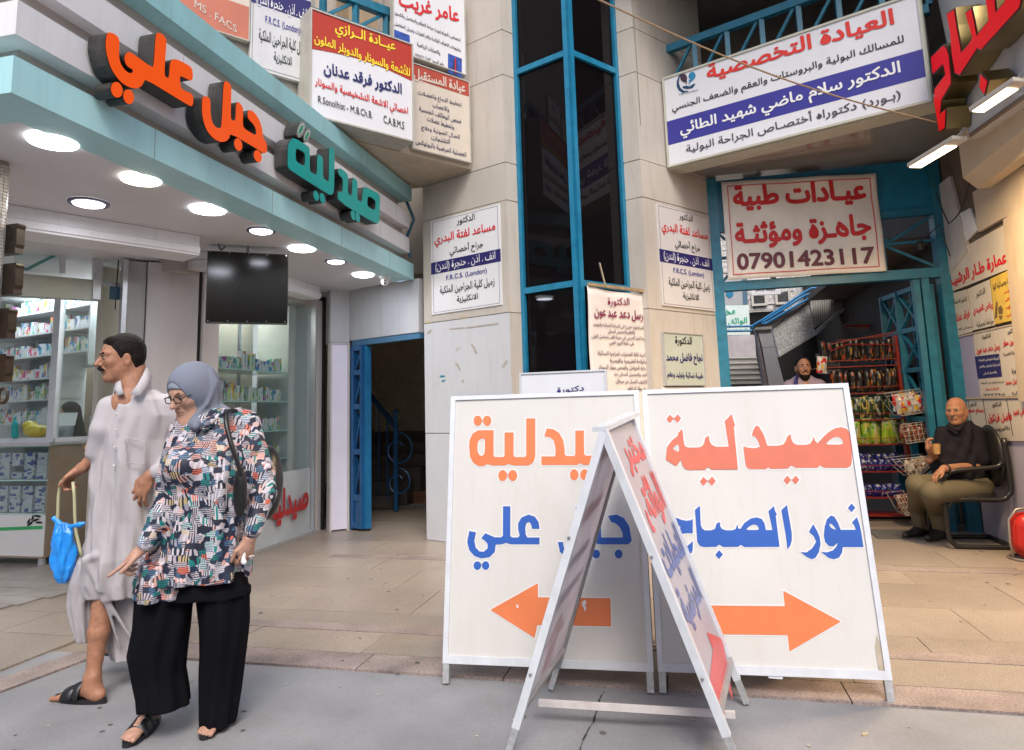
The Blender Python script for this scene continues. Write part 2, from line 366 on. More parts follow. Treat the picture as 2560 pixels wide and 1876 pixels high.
# ================================================================== ground
X1, Y1 = (1, 0), (0, 1)
fG = Fr((0, 0, 0), (1, 0, 0), (0, 1, 0))                   # horizontal frame, w up
fFront = lambda v: Fr((0, v, 0), (1, 0))                    # frontal plane at y=v
m_street = M('street_concrete', (.225, .228, .24), .7, var=.24, scale=1.9, bump=.12, bscale=120, speck=(70, .045), streak=.3, stcol=(.15, .145, .14))
m_crack = M('crack_dark', (.03, .03, .032), .9)
street = MB().box(fG, -30, 30, -12, 3.48, -.3, -.012).mk('street', m_street, kind='structure')
cr = [(1511, 1728), (1505, 1737), (1498, 1750), (1496, 1768), (1492, 1778), (1487, 1790), (1484, 1806), (1474, 1818), (1465, 1836), (1458, 1850), (1452, 1868), (1446, 1890), (1440, 1915)]
m = MB(); 
for i in range(len(cr)-1):
    a, b = G(*cr[i], -.009), G(*cr[i+1], -.009); w_ = .0016+.0016*(i % 3)
    m.add([a+(w_, 0, 0), a-(w_, 0, 0), b-(w_, 0, 0), b+(w_*.8, 0, 0)], [(0, 3, 2, 1)])
m.mk('crack', m_crack, street)
m_band = M('red_granite', (.245, .195, .18), .55, var=.35, scale=5, bump=.1, speck=(90, .22), streak=.35, stcol=(.3, .24, .21))
kerb = T('kerb', 'worn reddish granite kerb strip between grey street and tiled pavement', 'kerb', (0, 3.58, 0)); kerb['kind'] = 'structure'; del kerb['category']; del kerb['label']
x = -3.34
while x < 7:
    box('kerb_stone', fG, x, x+.79+.004, 3.48, 3.70, -.2, 0, m_band, kerb); x += .8
for i in range(4):
    y = 3.2-.8*i; dx = -.10*i; P = [(-3.60+dx-.02, y-.52), (-3.34+dx-.1, y-.52), (-3.34+dx, y+.275), (-3.6+dx+.08, y+.275)]
    MB().prism(fG, ccw(P), -.2, 0).mk('kerb_stone', m_band, kerb)
m_tile = M('granite_tile', (.285, .238, .196), .38, rnd=.08, var=.2, scale=1.1, bump=.05, bscale=150, speck=(120, .22), streak=.55, stcol=(.15, .125, .105))
pav = MB().box(fG, -9, 9, 3.6, 9.4, -.3, -.016).box(fG, -9, -3.46, -6, 3.6, -.3, -.016).mk('pavement', m_joint, kind='structure')
nx = 0; y = 3.706
rows = [.42, .30, .60, .60, .60, .60, .60, .60]
for r, h in enumerate(rows):
    x = -5.6+(.0 if r % 2 else .37)
    while x < 4.6:
        w_ = .85
        box('tile', fG, x+.0018, x+w_-.0018, y+.0018, y+h-.0018, -.2, random.uniform(-.0015, .0015), m_tile if r != 1 else m_tile, pav); x += w_; nx += 1
    y += h
for r in range(5):
    for c in range(2): box('tile', fG, -5.4+c*.85+.003, -5.4+c*.85+.847, 3.70-(r+1)*.6+.003, 3.70-r*.6-.003, -.2, 0, m_tile, pav)
# pinkish inlay bands laid in the tiles
for y0 in (4.05, 6.02): box('inlay_band', fG, -3.3, 2.78, y0, y0+.12, -.01, .0045, M('pink_inlay', (.25, .20, .18), .5, var=.25, scale=3, speck=(110, .2)), pav)
m_wood = M('wood_tile', (.27, .245, .225), .4, var=.25, scale=4, streak=.3, stcol=(.15, .13, .12))
plat = T('shop_floor', '', '', (-5.5, 5.2, 0)); 
for k in ('label', 'category'):
    if k in plat: del plat[k]
plat['kind'] = 'structure'
for r in range(11):
    y0 = 4.0+r*.21
    xr = -4.87+max(0, (y0-4.1)*.45)
    for c in range(3):
        a_ = -7.6+c*.95+(r % 2)*.4; b_ = min(a_+.945, xr)
        if b_-a_ > .1: box('plank', fG, a_, b_, y0+.002, y0+.206, .001, .012, m_wood, plat)
# ================================================================== left building (pharmacy)
ph = T('pharmacy_building', 'pharmacy shop building with deep lit canopy, cyan trim and white pillars', 'building', (-4.2, 5.3, 0))
m_soff = M('soffit_paint', (.66, .65, .67), .6, var=.03, scale=2, streak=.12, stcol=(.4, .37, .35))
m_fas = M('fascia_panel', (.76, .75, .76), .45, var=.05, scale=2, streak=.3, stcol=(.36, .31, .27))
XF = -2.80                                                    # outer plane of the canopy
fF = Fr((XF, 0, 0), (0, 1))                                   # ex = +y, faces +x
fC = Fr((0, 0, 0), (1, 0, 0), (0, 1, 0))
MB().prism(fC, ccw([(XF-.02, 2.28), (XF-.02, 6.96), (-3.80, 7.42), (-6.8, 7.42), (-6.8, 2.28)]), 2.80, 2.86).mk('canopy_soffit', m_soff, ph)
def fascia(name, z0, z1, off, mat, v0=2.25, v1=6.98, back=.25):
    P = [(XF+off, v0-off), (XF+off, v1), (XF-back, v1), (XF-back, v0+back), (-6.8, v0+back-.05), (-6.8, v0-off-.05)]
    MB().prism(fC, ccw(P), z0, z1).mk(name, mat, ph)
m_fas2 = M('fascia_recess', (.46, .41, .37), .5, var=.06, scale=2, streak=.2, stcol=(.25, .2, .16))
fascia('cyan_band', 2.787, 2.963, 0, m_cyan)
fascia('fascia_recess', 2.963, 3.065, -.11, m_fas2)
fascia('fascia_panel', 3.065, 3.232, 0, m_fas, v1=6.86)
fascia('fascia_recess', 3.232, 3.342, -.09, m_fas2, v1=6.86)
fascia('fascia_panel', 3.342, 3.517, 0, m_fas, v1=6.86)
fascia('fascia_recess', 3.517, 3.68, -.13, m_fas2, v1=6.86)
fascia('cyan_beam', 3.68, 3.84, .0, m_cyan2, v1=6.94)
for y_ in (3.1, 4.25, 5.3, 6.32): MB().box(fF, y_, y_+.004, 2.79, 2.962, -.01, .0007).mk('panel_seam', m_joint, ph)
for y_ in (2.9, 4.0, 5.1, 6.1): MB().box(fF, y_, y_+.003, 3.067, 3.23, -.01, .0007).box(fF, y_+.4, y_+.403, 3.344, 3.515, -.01, .0007).mk('panel_seam', M('seam_grey', (.3, .28, .26), .8), ph)
# end bracket in the gap beside the pier
MB().tube([(XF-.1, 7.02, 3.72), (XF-.02, 7.05, 3.5), (XF-.1, 7.03, 3.3), (XF-.05, 7.0, 3.05)], .018).mk('cable', m_blue, ph)
# building mass above the canopy and behind
MB().box(fC, -9, -3.9, 4.2, 7.4, 3.0, 9.5).mk('upper_wall', m_plaster, ph)
MB().box(fC, -4.2, -2.3, 7.5, 7.8, 2.96, 9.5).mk('upper_wall', m_beige, ph)
MB().box(fC, -3.85, -3.0, 2.6, 6.9, 2.9, 3.66).mk('canopy_core', m_fas2, ph)
# roller shutter boxes under the soffit
fh = Fr((-4.32, 3.51, 0), (.475, .88)); L_ = 1.285
def shutterbox(fr, u0, u1, ztop, zb, dep, name='shutter_box'):
    m = MB(); m.box(fr, u0, u1, zb+.075, ztop, -dep, 0); m.box(fr, u0, u1, zb+.018, zb+.07, -dep, .015); m.box(fr, u0, u1, zb, zb+.02, -dep, 0); return m.mk(name, m_fas, ph)
shutterbox(fh, -.9, 1.28, 2.797, 2.635, .3)
f2 = Fr((-3.98, 5.05, 0), (0, 1))
shutterbox(f2, .05, 1.98, 2.797, 2.655, .3)
MB().box(fC, -4.6, -4.2, 5.0, 7.3, 2.62, 2.797).mk('header', m_fas2, ph)
# pillars
fP = Fr((-4.46, 4.90, 0), (EB)); 
m_pil = m_plaster
box('pillar', fP, 0.02, .44, 0, 2.70, -.25, 0, m_pil, ph)
box('pillar', fP, -.13, 0.012, 0, 2.70, -.25, -.03, M('grey_jamb', (.42, .42, .41), .5, var=.1), ph)
box('guide_rail', fP, -.17, -.135, 0, 2.7, -.12, .01, m_alu, ph)
box('guide_rail', fP, .445, .465, 0, 2.7, -.1, -.0, m_dark, ph)
fW = Fr((-4.16, 5.30, 0), (0, 1))                              # side glass plane, faces +x
box('pillar', fW, -.02, .20, 0, 2.7, -.2, 0, m_pil, ph)
# shop glass to the right of the tv screen
box('guide_rail', fW, 1.93, 1.955, 0, 2.6, -.05, .01, m_alu, ph)
box('wall', fW, 1.96, 2.10, 0, 2.7, -.2, .0, m_pil, ph)
box('guide_rail', fW, 2.105, 2.135, 0, 2.75, -.2, .03, m_dark, ph)
gl = glassmat('window_glass', base=.02)
box('window_pane', fW, .22, 1.92, .0, 2.64, -.05, -.042, gl, ph)
box('window_pane', fW, .22, 1.92, .012, .73, -.04, -.034, M('frosted_film', (.50, .56, .58), .25, var=.12, scale=3, streak=.3, stcol=(.35, .4, .42)), ph)
box('sill', fW, .2, 1.94, 0, .03, -.1, .03, m_alu, ph)
# lit strip and wall beside the blue door
fD = Fr((-3.82, 7.44, 0), EA)
box('wall', fW, 2.14, 2.42, 2.17, 2.80, -.1, .10, m_plaster, ph)
fS = Fr((-3.985, 7.275, 0), (.72, .69))
box('light_strip', fS, .02, .205, .02, 2.15, -.1, .015, M('milky_light_panel', (.70, .68, .80), .3, var=.03, emit=.08), ph)
MB().box(fS, 0, .02, 0, 2.17, -.1, .03).box(fS, .205, .23, 0, 2.17, -.1, .03).box(fS, .02, .205, 2.15, 2.17, -.1, .03).mk('strip_frame', m_pil, ph)
m = MB(); m.box(fD, 0, .56, 2.20, 2.80, -.1, 0); m.box(fD, .565, 1.17, 2.20, 2.80, -.1, 0); m.mk('lintel_panel', m_beige2, ph)
box('lintel_panel', fS, 0, .23, 2.175, 2.8, -.1, .012, m_beige2, ph)
# shop interior: back walls, floor, ceiling
m_int = M('interior_white', (.62, .63, .64), .6, var=.03)
m_intw = M('interior_wood', (.30, .235, .17), .5, var=.2, scale=3, streak=.4, stcol=(.17, .12, .08))
MB().box(fC, -8.7, -8.6, 3.2, 8.3, 0, 2.8).mk('interior_wall', m_int, ph)
MB().box(fC, -8.6, -4.2, 7.24, 7.3, 0, 2.7).mk('interior_wall', m_int, ph)
box('interior_floor', fC, -8.6, -4.2, 5.0, 8.2, .0, .006, m_wood, ph)
MB().box(fC, -8.6, -4.4, 3.6, 8.2, 2.72, 2.78).mk('interior_ceiling', m_int, ph)
# wooden panel at the back of the service window
fWd = Fr((-5.45, 6.55, 0), (1, .35)); wp = [fWd.px(x, 900)[0] for x in (216, 250, 286)]
box('wood_panel', fWd, wp[0], wp[1]-.003, 0, 2.7, -.06, 0, m_intw, ph); box('wood_panel', fWd, wp[1], wp[2], 0, 2.7, -.06, .002, m_intw, ph)
# ---- downlights
def downlight(x, y, r, warm=False, ring=False):
    cx, cy, _ = G(x, y, 2.80)
    col = (1, .80, .50) if warm else (.83, .87, 1)
    t = T('downlight', ('recessed warm yellow round downlight in the pharmacy soffit' if warm else 'small round downlight with dark ring in the pharmacy soffit' if ring else 'large cool white round downlight in the pharmacy soffit'), 'downlight', (cx, cy, 2.79), 'round lights in the pharmacy soffit')
    MB().lathe([(0.0, 2.768), (r*.6, 2.771), (r*.92, 2.781), (r, 2.7985)], 28, (cx, cy, 0)).mk('lens', M('lamp_warm' if warm else 'lamp_cool', (1, .93, .78) if warm else (.95, .97, 1), .4, var=0, emit=4), t)
    if ring: MB().lathe([(r, 2.786), (r*1.22, 2.786), (r*1.26, 2.7985)], 28, (cx, cy, 0)).mk('trim_ring', M('lamp_ring', (.16, .15, .22), .4, metal=.4), t)
    ld = bpy.data.lights.new('lamp', 'AREA'); ld.shape = 'DISK'; ld.size = r*1.8; ld.energy = 3.2 if not ring else 1.2; ld.color = col
    lo = bpy.data.objects.new('lamp', ld); COL.objects.link(lo); lo.location = (cx, cy, 2.76)
    return t
DL = [(133, 350, .125, 0, 0, 'large cool white downlight nearest the cyan corner, leftmost of the soffit row'), (353, 446, .12, 1, 0, 'only warm yellow downlight in the pharmacy soffit'),
      (520, 522, .125, 0, 0, 'large cool white downlight right after the yellow one'), (755, 620, .12, 0, 0, 'large cool white downlight over the black hanging screen'),
      (908, 686, .115, 0, 0, 'white downlight farthest right beside the round camera'), (222, 506, .10, 0, 1, 'ringed downlight just above the open window frame, leftmost of the ringed ones'),
      (653, 575, .09, 0, 1, 'ringed downlight directly above the black hanging screen'), (840, 652, .085, 0, 1, 'smallest ringed downlight between two large ones near the camera')]
for x, y, r, wm, rg, lb in DL: downlight(x, y, r, wm, rg)['label'] = lb
# ceiling lamps inside the shop (tubes seen through the glass)
for i, (a_, b_) in enumerate((((-6.3, 5.6), (-5.2, 5.6)), ((-7.2, 6.6), (-5.4, 6.9)))):
    MB().box(Fr((0, 0, 0), (1, 0, 0), (0, 1, 0)), a_[0], b_[0], a_[1], a_[1]+.12, 2.68, 2.70).mk('ceiling_lamp', M('tube_lamp', (.97, .98, 1), .4, var=0, emit=6), label='bright tube lamp on the shop ceiling, %s' % ('near the glass' if i == 0 else 'over the back shelves'), cat='lamp', group='tube lamps inside the pharmacy')
ld = bpy.data.lights.new('lamp', 'AREA'); ld.shape = 'RECTANGLE'; ld.size = 2; ld.size_y = .6; ld.energy = 34; ld.color = (.92, .96, 1); lo = bpy.data.objects.new('shop_lamp', ld); COL.objects.link(lo); lo.location = (-6.2, 5.9, 2.66)
ld = bpy.data.lights.new('lamp', 'AREA'); ld.shape = 'RECTANGLE'; ld.size = .5; ld.size_y = 1.4; ld.energy = 16; ld.color = (1, .98, .93); lo = bpy.data.objects.new('shop_lamp', ld); COL.objects.link(lo); lo.location = (-4.75, 6.3, 2.66)

# ================================================================== central clinic building: two stepped piers and the dark glass bay
cb = T('clinic_building', 'stone clad clinic building with two stepped piers flanking a tall dark glass bay', 'building', (-1, 6.9, 0))
cL = np.array([-2.67, 6.94]); ea = np.array(EA); eb = np.array(EB)
c1 = cL+ea*1.178; c2 = c1+eb*.16; ap = c2+ea*.68; c3 = ap+eb*.72; c4 = c3+ea*.20; c5 = c4+eb*1.21
JZ = [0, 1.10, 2.28, 3.43, 3.83, 4.78, 5.28, 6.25, 7.4]
def cladding(p, e, L_, lo_h=2.28):
    fr = Fr(p, e); box('core', fr, .0, L_, 0, 7.4, -.3, -.02, m_joint, cb)
    for i in range(len(JZ)-1):
        box('stone_panel', fr, .002, L_-.002, JZ[i]+.004, JZ[i+1]-.004, -.02, random.uniform(-.001, .002), m_beige2 if JZ[i] < 2.2 and p is cL else m_beige, cb)
for p, e, l_ in ((cL, ea, 1.178), (c1, eb, .16), (c3, ea, .20), (c4, eb, 1.21)): cladding(p, e, l_)
m_dgl = M('dark_glass', (.005, .004, .005), .03, var=0, spec=.16)
for p, e, l_ in ((c2, ea, .68), (ap, eb, .72)):
    fr = Fr(p, e)
    zs = [.15, 2.50, 4.84, 7.4]
    for i in range(3): box('window_pane', fr, .03, l_-.03, zs[i]+.03, zs[i+1]-.03, -.03, -.022, m_dgl, cb)
    for z in zs[:3]: box('transom', fr, .045, l_-.045, z-.03, z+.03, -.03, .012, m_blue2, cb)
    box('window_post', fr, 0.0 if e is ea else .05, .045 if e is ea else .051, 0, 7.4, -.04, .014, m_blue2, cb)
    box('window_post', fr, l_-.045, l_, 0, 7.4, -.04, .014, m_blue2, cb)
MB().box(Fr(ap, ea), -.05, .0, 0, 7.4, -.0, .028).box(Fr(ap, eb), .0, .045, 0, 7.4, -.05, .026).mk('corner_post', m_blue2, cb)
MB().prism(fG, ccw([tuple(c2-eb*-.05), tuple(ap+np.array([0, .08])), tuple(c3-ea*-.0+np.array([-.02, .06])), (-1.0, 7.6)]), 0, 7.4).mk('core', m_dark, cb)
# triangular bay with sign boards above the canopy: soffit and parapet
bd = np.array([-2.01, 6.65]); fB = Fr(bd, EB)                  # ex to the right; u<0 leftwards
MB().prism(fC, ccw([tuple(bd-eb*.0), tuple(bd-eb*4.2), (-6.5, 3.9), (-6.5, 6.9), tuple(cL+np.array([0, .1]))]), 3.86, 3.93).mk('bay_soffit', M('beige_soffit', (.50, .42, .32), .6, var=.1, streak=.6, stcol=(.28, .2, .12)), cb)
box('bay_parapet', fB, -4.2, 0, 3.90, 5.0, -.12, -.03, m_beige, cb)
box('upper_wall', fB, -4.6, -.2, 5.0, 9, -1.7, -1.55, m_beige, cb)
box('upper_column', fB, -1.07, -.72, 5.0, 8, -1.0, -.7, M('rusty_tan_stone', (.33, .24, .15), .6, var=.2, streak=.6, stcol=(.2, .1, .04)), cb)
# blue truss rail over the boards
def truss(name, fr, u0, u1, z0, z1, n, r, label, mat=m_blue, w=-.2):
    t = T(name, label, 'truss rail', fr.p(u0, z0, w))
    for z in (z0, z1): m = MB().bar(fr.p(u0, z, w), fr.p(u1, z, w), r*1.8, r*2); m.mk('rail', mat, t)
    d = (u1-u0)/n
    for i in range(n+1): MB().bar(fr.p(u0+i*d, z0+r, w), fr.p(u0+i*d, z1-r, w), r*1.2, r*1.2, (1, 0, 0)).mk('post', mat, t)
    for i in range(n): MB().bar(fr.p(u0+i*d+r, z0+r, w-.004), fr.p(u0+(i+1)*d-r, z1-r, w-.004), r*.7, r*.7).mk('brace', mat, t)
    return t
truss('truss_rail', fB, -2.6, -.55, 5.12, 5.42, 6, .045, 'blue steel truss rail above the red clinic board')
# stairwell behind the blue door
st = T('stairwell', 'dark stairwell seen through the open blue doorway', 'stairwell', (-3.6, 8.4, 0))
m_sw = M('dim_plaster', (.70, .62, .50), .9, var=.15, scale=4, bump=.2, speck=(30, .12))
MB().box(fC, -5.25, -5.2, 7.6, 11.2, 0, 2.9).box(fC, -5.2, -2.3, 11.1, 11.2, 0, 2.9).box(fC, -2.45, -2.4, 7.0, 11.2, 0, 2.9).mk('wall', m_sw, st)
MB().box(fC, -5.25, -2.4, 7.81, 11.2, 2.85, 2.95).mk('ceiling', m_sw, st)
for i in range(6):
    box('stair_step', fC, -5.19, -4.0+.1*i, 9.1+.28*i, 9.1+.28*(i+1)-.004, .0, .17*(i+1), M('stair_stone', (.10, .085, .07), .7, var=.2), st)
box('stair_step', fC, -3.95, -3.2, 9.6, 10.6, 0, .17, M('stair_red', (.25, .12, .06), .6, var=.2), st)
rail = T('stair_railing', 'dark blue scrolled railing at the foot of the dim stairs', 'railing', (-3.85, 8.88, 0))
NX, NY = -3.85, 8.88
MB().bar((NX, NY, 0), (NX, NY, 1.30), .05, .05, (1, 0, 0)).mk('newel_post', m_door, rail)
MB().lathe([(0, -.04), (.03, -.028), (.042, 0), (.03, .028), (0, .04)], 12, (NX, NY, 1.34)).mk('ball', m_door, rail, smooth=True)
MB().bar((NX, NY+.02, 1.12), (NX-.95, NY+.75, 1.85), .06, .05).mk('handrail', m_door, rail)
for k in range(4): MB().bar((NX-.2*(k+1), NY+.155*(k+1), .1+.1*k), (NX-.2*(k+1), NY+.155*(k+1), 1.1+.15*(k+1)), .015, .015, (1, 0, 0)).mk('baluster', m_door, rail)
for z0, r_ in ((.82, .24), (.38, .20)):
    P = [(NX+.03+r_*1.0*math.sin(t)*(1-t/12), NY-.01, z0+r_*math.cos(t)*(1-t/12)) for t in np.linspace(0, 7.2, 26)]
    MB().tube(P, .012, 6).mk('scroll', m_door, rail)
box('switch_plate', Fr((-3.3, 11.09, 0), (1, 0)), .25, .37, 1.28, 1.42, 0, .01, m_white, label='small white switch plate on the dim stairwell wall', cat='switch')
# blue folding door leaf standing open, and its frame
dr = T('blue_door', 'open blue steel folding door with criss-cross bars', 'door', (-3.7, 7.5, 0))
fl = Fr((-3.76, 7.42, 0), (.55, -.10))
zt = 2.13
def dbx(fr, a, b, c, d, w0, w1, nm, mt=m_door): return box(nm, fr, a, b, c, d, w0, w1, mt, dr)
f_ = Fr((-3.76, 7.41, 0), EA); _kk = 0; m_de = M('door_edge_blue', (.02, .17, .36), .35, var=.15)
dbx(f_, .0, .035, .03, zt, -.05, .02, 'leaf_stile'); dbx(f_, .15, .18, .03, zt, -.05, .02, 'leaf_stile'); dbx(f_, .182, .225, .03, zt-.01, -.09, -.02, 'leaf_stile', m_de)
for z in (.03, .34, .86, 1.38, 1.78, zt-.06): dbx(f_, .035, .15, z, z+.06, -.045, .015, 'leaf_rail')
dbx(f_, .035, .15, .09, .34, -.03, .0, 'leaf_panel')
for z0, z1 in ((.40, .86), (.92, 1.38), (1.44, 1.78), (1.84, zt-.06)):
    for a_, b_ in (((.035, z0), (.15, z1)), ((.15, z0), (.035, z1))): MB().bar(f_.p(*a_, -.01 if a_[0] < .1 else -.03), f_.p(*b_, -.01 if a_[0] < .1 else -.03), .014, .02).mk('cross_bar', m_door, dr)
    dbx(f_, .035, .15, z0, z1, -.075, -.07, 'backing', M('door_back_blue', (.03, .05, .14), .5))
MB().box(fD, .03, 1.17, 2.13, 2.20, -.08, -.012).box(fD, .0, .05, 0, 2.13, -.08, -.005).mk('door_frame', M('door_frame_blue', (.05, .16, .30), .4, var=.12, scale=7), dr)
# dome camera
def lathe_obj(name, prof, c, mat, parent=None, n=20, **kw): return MB().lathe(prof, n, c).mk(name, mat, parent, smooth=True, **kw)
cc = G(962, 690, 2.80); dc = T('dome_camera', 'white round dome security camera under the right end of the canopy', 'camera', (cc[0], cc[1], 2.70))
lathe_obj('base', [(0, 2.80), (.062, 2.80), (.062, 2.775), (.04, 2.765), (0, 2.765)][::-1], (cc[0], cc[1], 0), m_white, dc)
lathe_obj('ball', [(0, -.045), (.02, -.042), (.038, -.028), (.045, 0), (.038, .028), (.02, .042), (0, .045)], (cc[0], cc[1], 2.735), m_white, dc)
bk = CAMP-np.array([cc[0], cc[1], 2.735]); bk /= np.linalg.norm(bk)
for dz in (.013, -.016):
    c_ = np.array([cc[0], cc[1], 2.735+dz])+bk*.040; lathe_obj('lens', [(0, -.011), (.009, -.006), (.011, 0), (.009, .006), (0, .011)], c_, m_black, dc)

# ================================================================== right pier sign soffit, balcony above
sgp = np.array([0.0, 7.21]); fS2 = Fr(sgp, EA)
m_gls = M('glossy_soffit_panel', (.36, .33, .30), .05, var=.08, scale=2, spec=1., metal=.35, streak=.2, stcol=(.3, .24, .2))
MB().prism(fC, ccw([(.0, 7.23), (.56, 7.97), (2.79, 7.97), (2.79, 6.0), (2.2, 6.27)]), 3.86, 3.90).mk('porch_soffit', m_gls, cb)
MB().prism(fC, ccw([(-.29, 6.95), (-.29, 6.4), (3.6, 4.7), (4.5, 6.0), (4.5, 8.6), (-.3, 8.6)]), 6.1, 6.3).mk('balcony_soffit', M('dim_soffit', (.17, .15, .135), .6, var=.15, scale=2), cb)
box('upper_wall', Fr((.45, 7.8, 0), (1, 0)), 0, 2.4, 3.92, 6.1, -.75, -.65, M('dim_wall', (.16, .14, .13), .8, var=.2), cb)
truss('truss_rail', fS2, .0, 2.5, 4.72, 5.22, 7, .04, 'blue steel truss rail standing behind the long white and blue clinic sign', w=-.12)
# ================================================================== 3D letters of the pharmacy
m_or = M('orange_acrylic', (.95, .10, .004), .3, var=.03, emit=.12); m_te = M('teal_acrylic', (.0, .36, .33), .35, var=.08, scale=5)
m_side = M('letter_side_black', (.03, .03, .03), .4, var=.4, scale=10, streak=.4, stcol=(.2, .18, .16))
fL = Fr((XF+.125, 0, 0), (0, 1)); fL0 = fL
def letter(name, polys, z, fr, face, parent, depth=.11, lip=.006, smooth=1, side=None):
    for pts, holes in polys:
        P = chaikin(pts, smooth); U = ccw(outl(z, P, fr)); Hs = [ccw(outl(z, chaikin(h, smooth), fr)) for h in holes]
        m = MB().prism(fr, U, -depth, -lip, 0, Hs).flat(fr, U, 0, 1, Hs)
        m.mk(name, [side or m_side, face], parent)
zA = (0, 0, 3.177); zB = (600, 0, 3.177)
A1 = [(843, 300), (850, 268), (868, 258), (900, 266), (935, 290), (950, 325), (946, 400), (946, 460), (960, 510), (985, 550), (1020, 580), (1045, 583), (1058, 568), (1050, 550), (1020, 535), (1000, 510), (988, 470), (992, 440), (1008, 418), (1030, 415), (1060, 430), (1212, 542), (1222, 500), (1236, 285), (1250, 262), (1272, 262), (1300, 282), (1320, 310), (1322, 340), (1305, 595), (1325, 620), (1343, 615), (1350, 500), (1362, 480), (1390, 470), (1420, 478), (1500, 520), (1525, 545), (1532, 590), (1530, 630), (1515, 642), (1490, 632), (1430, 600), (1430, 660), (1440, 700), (1460, 718), (1520, 745), (1535, 770), (1535, 820), (1525, 845), (1500, 840), (1155, 628), (1140, 660), (1120, 690), (1085, 705), (1040, 700), (980, 670), (930, 620), (880, 540), (850, 440), (838, 370)]
A2 = [(1605, 800), (1612, 772), (1635, 765), (1660, 778), (1672, 805), (1672, 900), (1685, 970), (1710, 1010), (1740, 1022), (1757, 1012), (1762, 960), (1775, 680), (1783, 650), (1797, 645), (1820, 660), (1838, 690), (1838, 730), (1832, 940), (1850, 960), (1868, 958), (1873, 900), (1875, 830), (1887, 810), (1905, 820), (1925, 845), (1932, 880), (1928, 1000), (1950, 1030), (2028, 1075), (2037, 1060), (2030, 1020), (2015, 990), (1990, 965), (1970, 940), (1965, 900), (1977, 876), (1998, 878), (2030, 905), (2060, 955), (2080, 1010), (2090, 1100), (2115, 1130), (2122, 1180), (2115, 1215), (2090, 1220), (2060, 1195), (1830, 1060), (1820, 1100), (1795, 1125), (1750, 1130), (1700, 1105), (1650, 1050), (1620, 980), (1605, 900)]
def word3(name, label, parts, dots, z, fr, face, depth=.11, loc=None, extra=None):
    p0 = fr.px(z[0]+parts[0][0][0][0]/z[2], z[1]+parts[0][0][0][1]/z[2]); t = T(name, label, 'sign lettering', fr.p(*p0, -depth), 'raised letters on the pharmacy fascia')
    letter('letter', parts, z, fr, face, t, depth)
    for cx, cy, rx, ry, ro in dots: letter('dot', [(ell(cx, cy, rx, ry, ro), [])], z, fr, face, t, depth, smooth=0)
    return t
word3('raised_lettering', 'orange raised word farther left on the fascia, with two dots below its tail', [(A1, [])], [(928, 714, 46, 64, -12), (1022, 770, 42, 60, -12)], zA, fL, m_or)
word3('raised_lettering', 'shorter orange raised word nearer the teal letters, with two separate dots', [(A2, [])], [(1893, 1150, 31, 52, -14), (2048, 1242, 30, 50, -14)], zA, fL, m_or)
T1 = [(378, 1290), (380, 1160), (398, 1115), (430, 1095), (545, 1165), (554, 1190), (555, 1350), (562, 1366), (600, 1390), (611, 1380), (613, 1245), (625, 1225), (653, 1247), (660, 1270), (659, 1415), (698, 1443), (706, 1430), (705, 1185), (716, 1172), (744, 1184), (752, 1205), (748, 1505), (738, 1545), (712, 1552), (395, 1350), (380, 1325)]
T1h = [(443, 1190), (458, 1181), (510, 1213), (518, 1240), (515, 1308), (503, 1318), (455, 1290), (443, 1268)]
T2 = [(780, 1345), (800, 1338), (846, 1374), (860, 1400), (857, 1540), (888, 1560), (893, 1425), (905, 1410), (930, 1437), (934, 1465), (930, 1585), (968, 1610), (975, 1510), (990, 1488), (1010, 1492), (1098, 1538), (1112, 1562), (1108, 1765), (1085, 1783), (778, 1598), (776, 1520), (815, 1530), (818, 1420), (790, 1395), (778, 1370)]
T2h = [(1013, 1572), (1028, 1560), (1070, 1588), (1078, 1610), (1074, 1665), (1055, 1668), (1018, 1642), (1012, 1625)]
tw = word3('raised_lettering', 'teal raised word on the right of the fascia with leaf shaped dots on top', [(T1, [T1h]), (T2, [T2h])], [(605, 1556, 21, 42, -12), (655, 1576, 21, 42, -12), (900, 1711, 19, 40, -12), (934, 1727, 19, 40, -12)], zB, fL, m_te)
m_gd = M('grey_disc', (.30, .31, .30), .5, var=.1, streak=.3); m_leaf = M('leaf_green', (.02, .30, .16), .5)
for cx, cy, rx, ry in ((484, 1030, 31, 68), (533, 1077, 27, 58)):
    letter('leaf_dot', [(ell(cx, cy, rx, ry, 14), [])], zB, fL, m_gd, tw, .11, smooth=0)
    P = ell(cx, cy, rx*.62, ry*.72, 22); MB().flat(fL, ccw(outl(zB, P, fL, .003)), .003).mk('leaf', m_white, tw)
    P = ell(cx, cy, rx*.40, ry*.62, 25); MB().flat(fL, ccw(outl(zB, P, fL, .006)), .006).mk('leaf', m_leaf, tw)

# ================================================================== sign boards on the bay above the canopy (plane fB)
def q4(z, P): return [(z[0]+x/z[2], z[1]+y/z[2]) for x, y in P]
def tx(fr, z, s, L, R, hp, mat, par, bold=.012, **k): return text(fr, s, (z[0]+L[0]/z[2], z[1]+L[1]/z[2]), (z[0]+R[0]/z[2], z[1]+R[1]/z[2]), hp/z[2], mat, par, bold, **k)
m_fr = M('sign_frame_grey', (.45, .43, .38), .5, var=.1, streak=.4)
m_redb = M('red_sign_band', (.44, .035, .012), .35, var=.05, scale=3, streak=.25, stcol=(.25, .04, .02))
m_yel = M('yellow_print', (.85, .68, .03), .5)
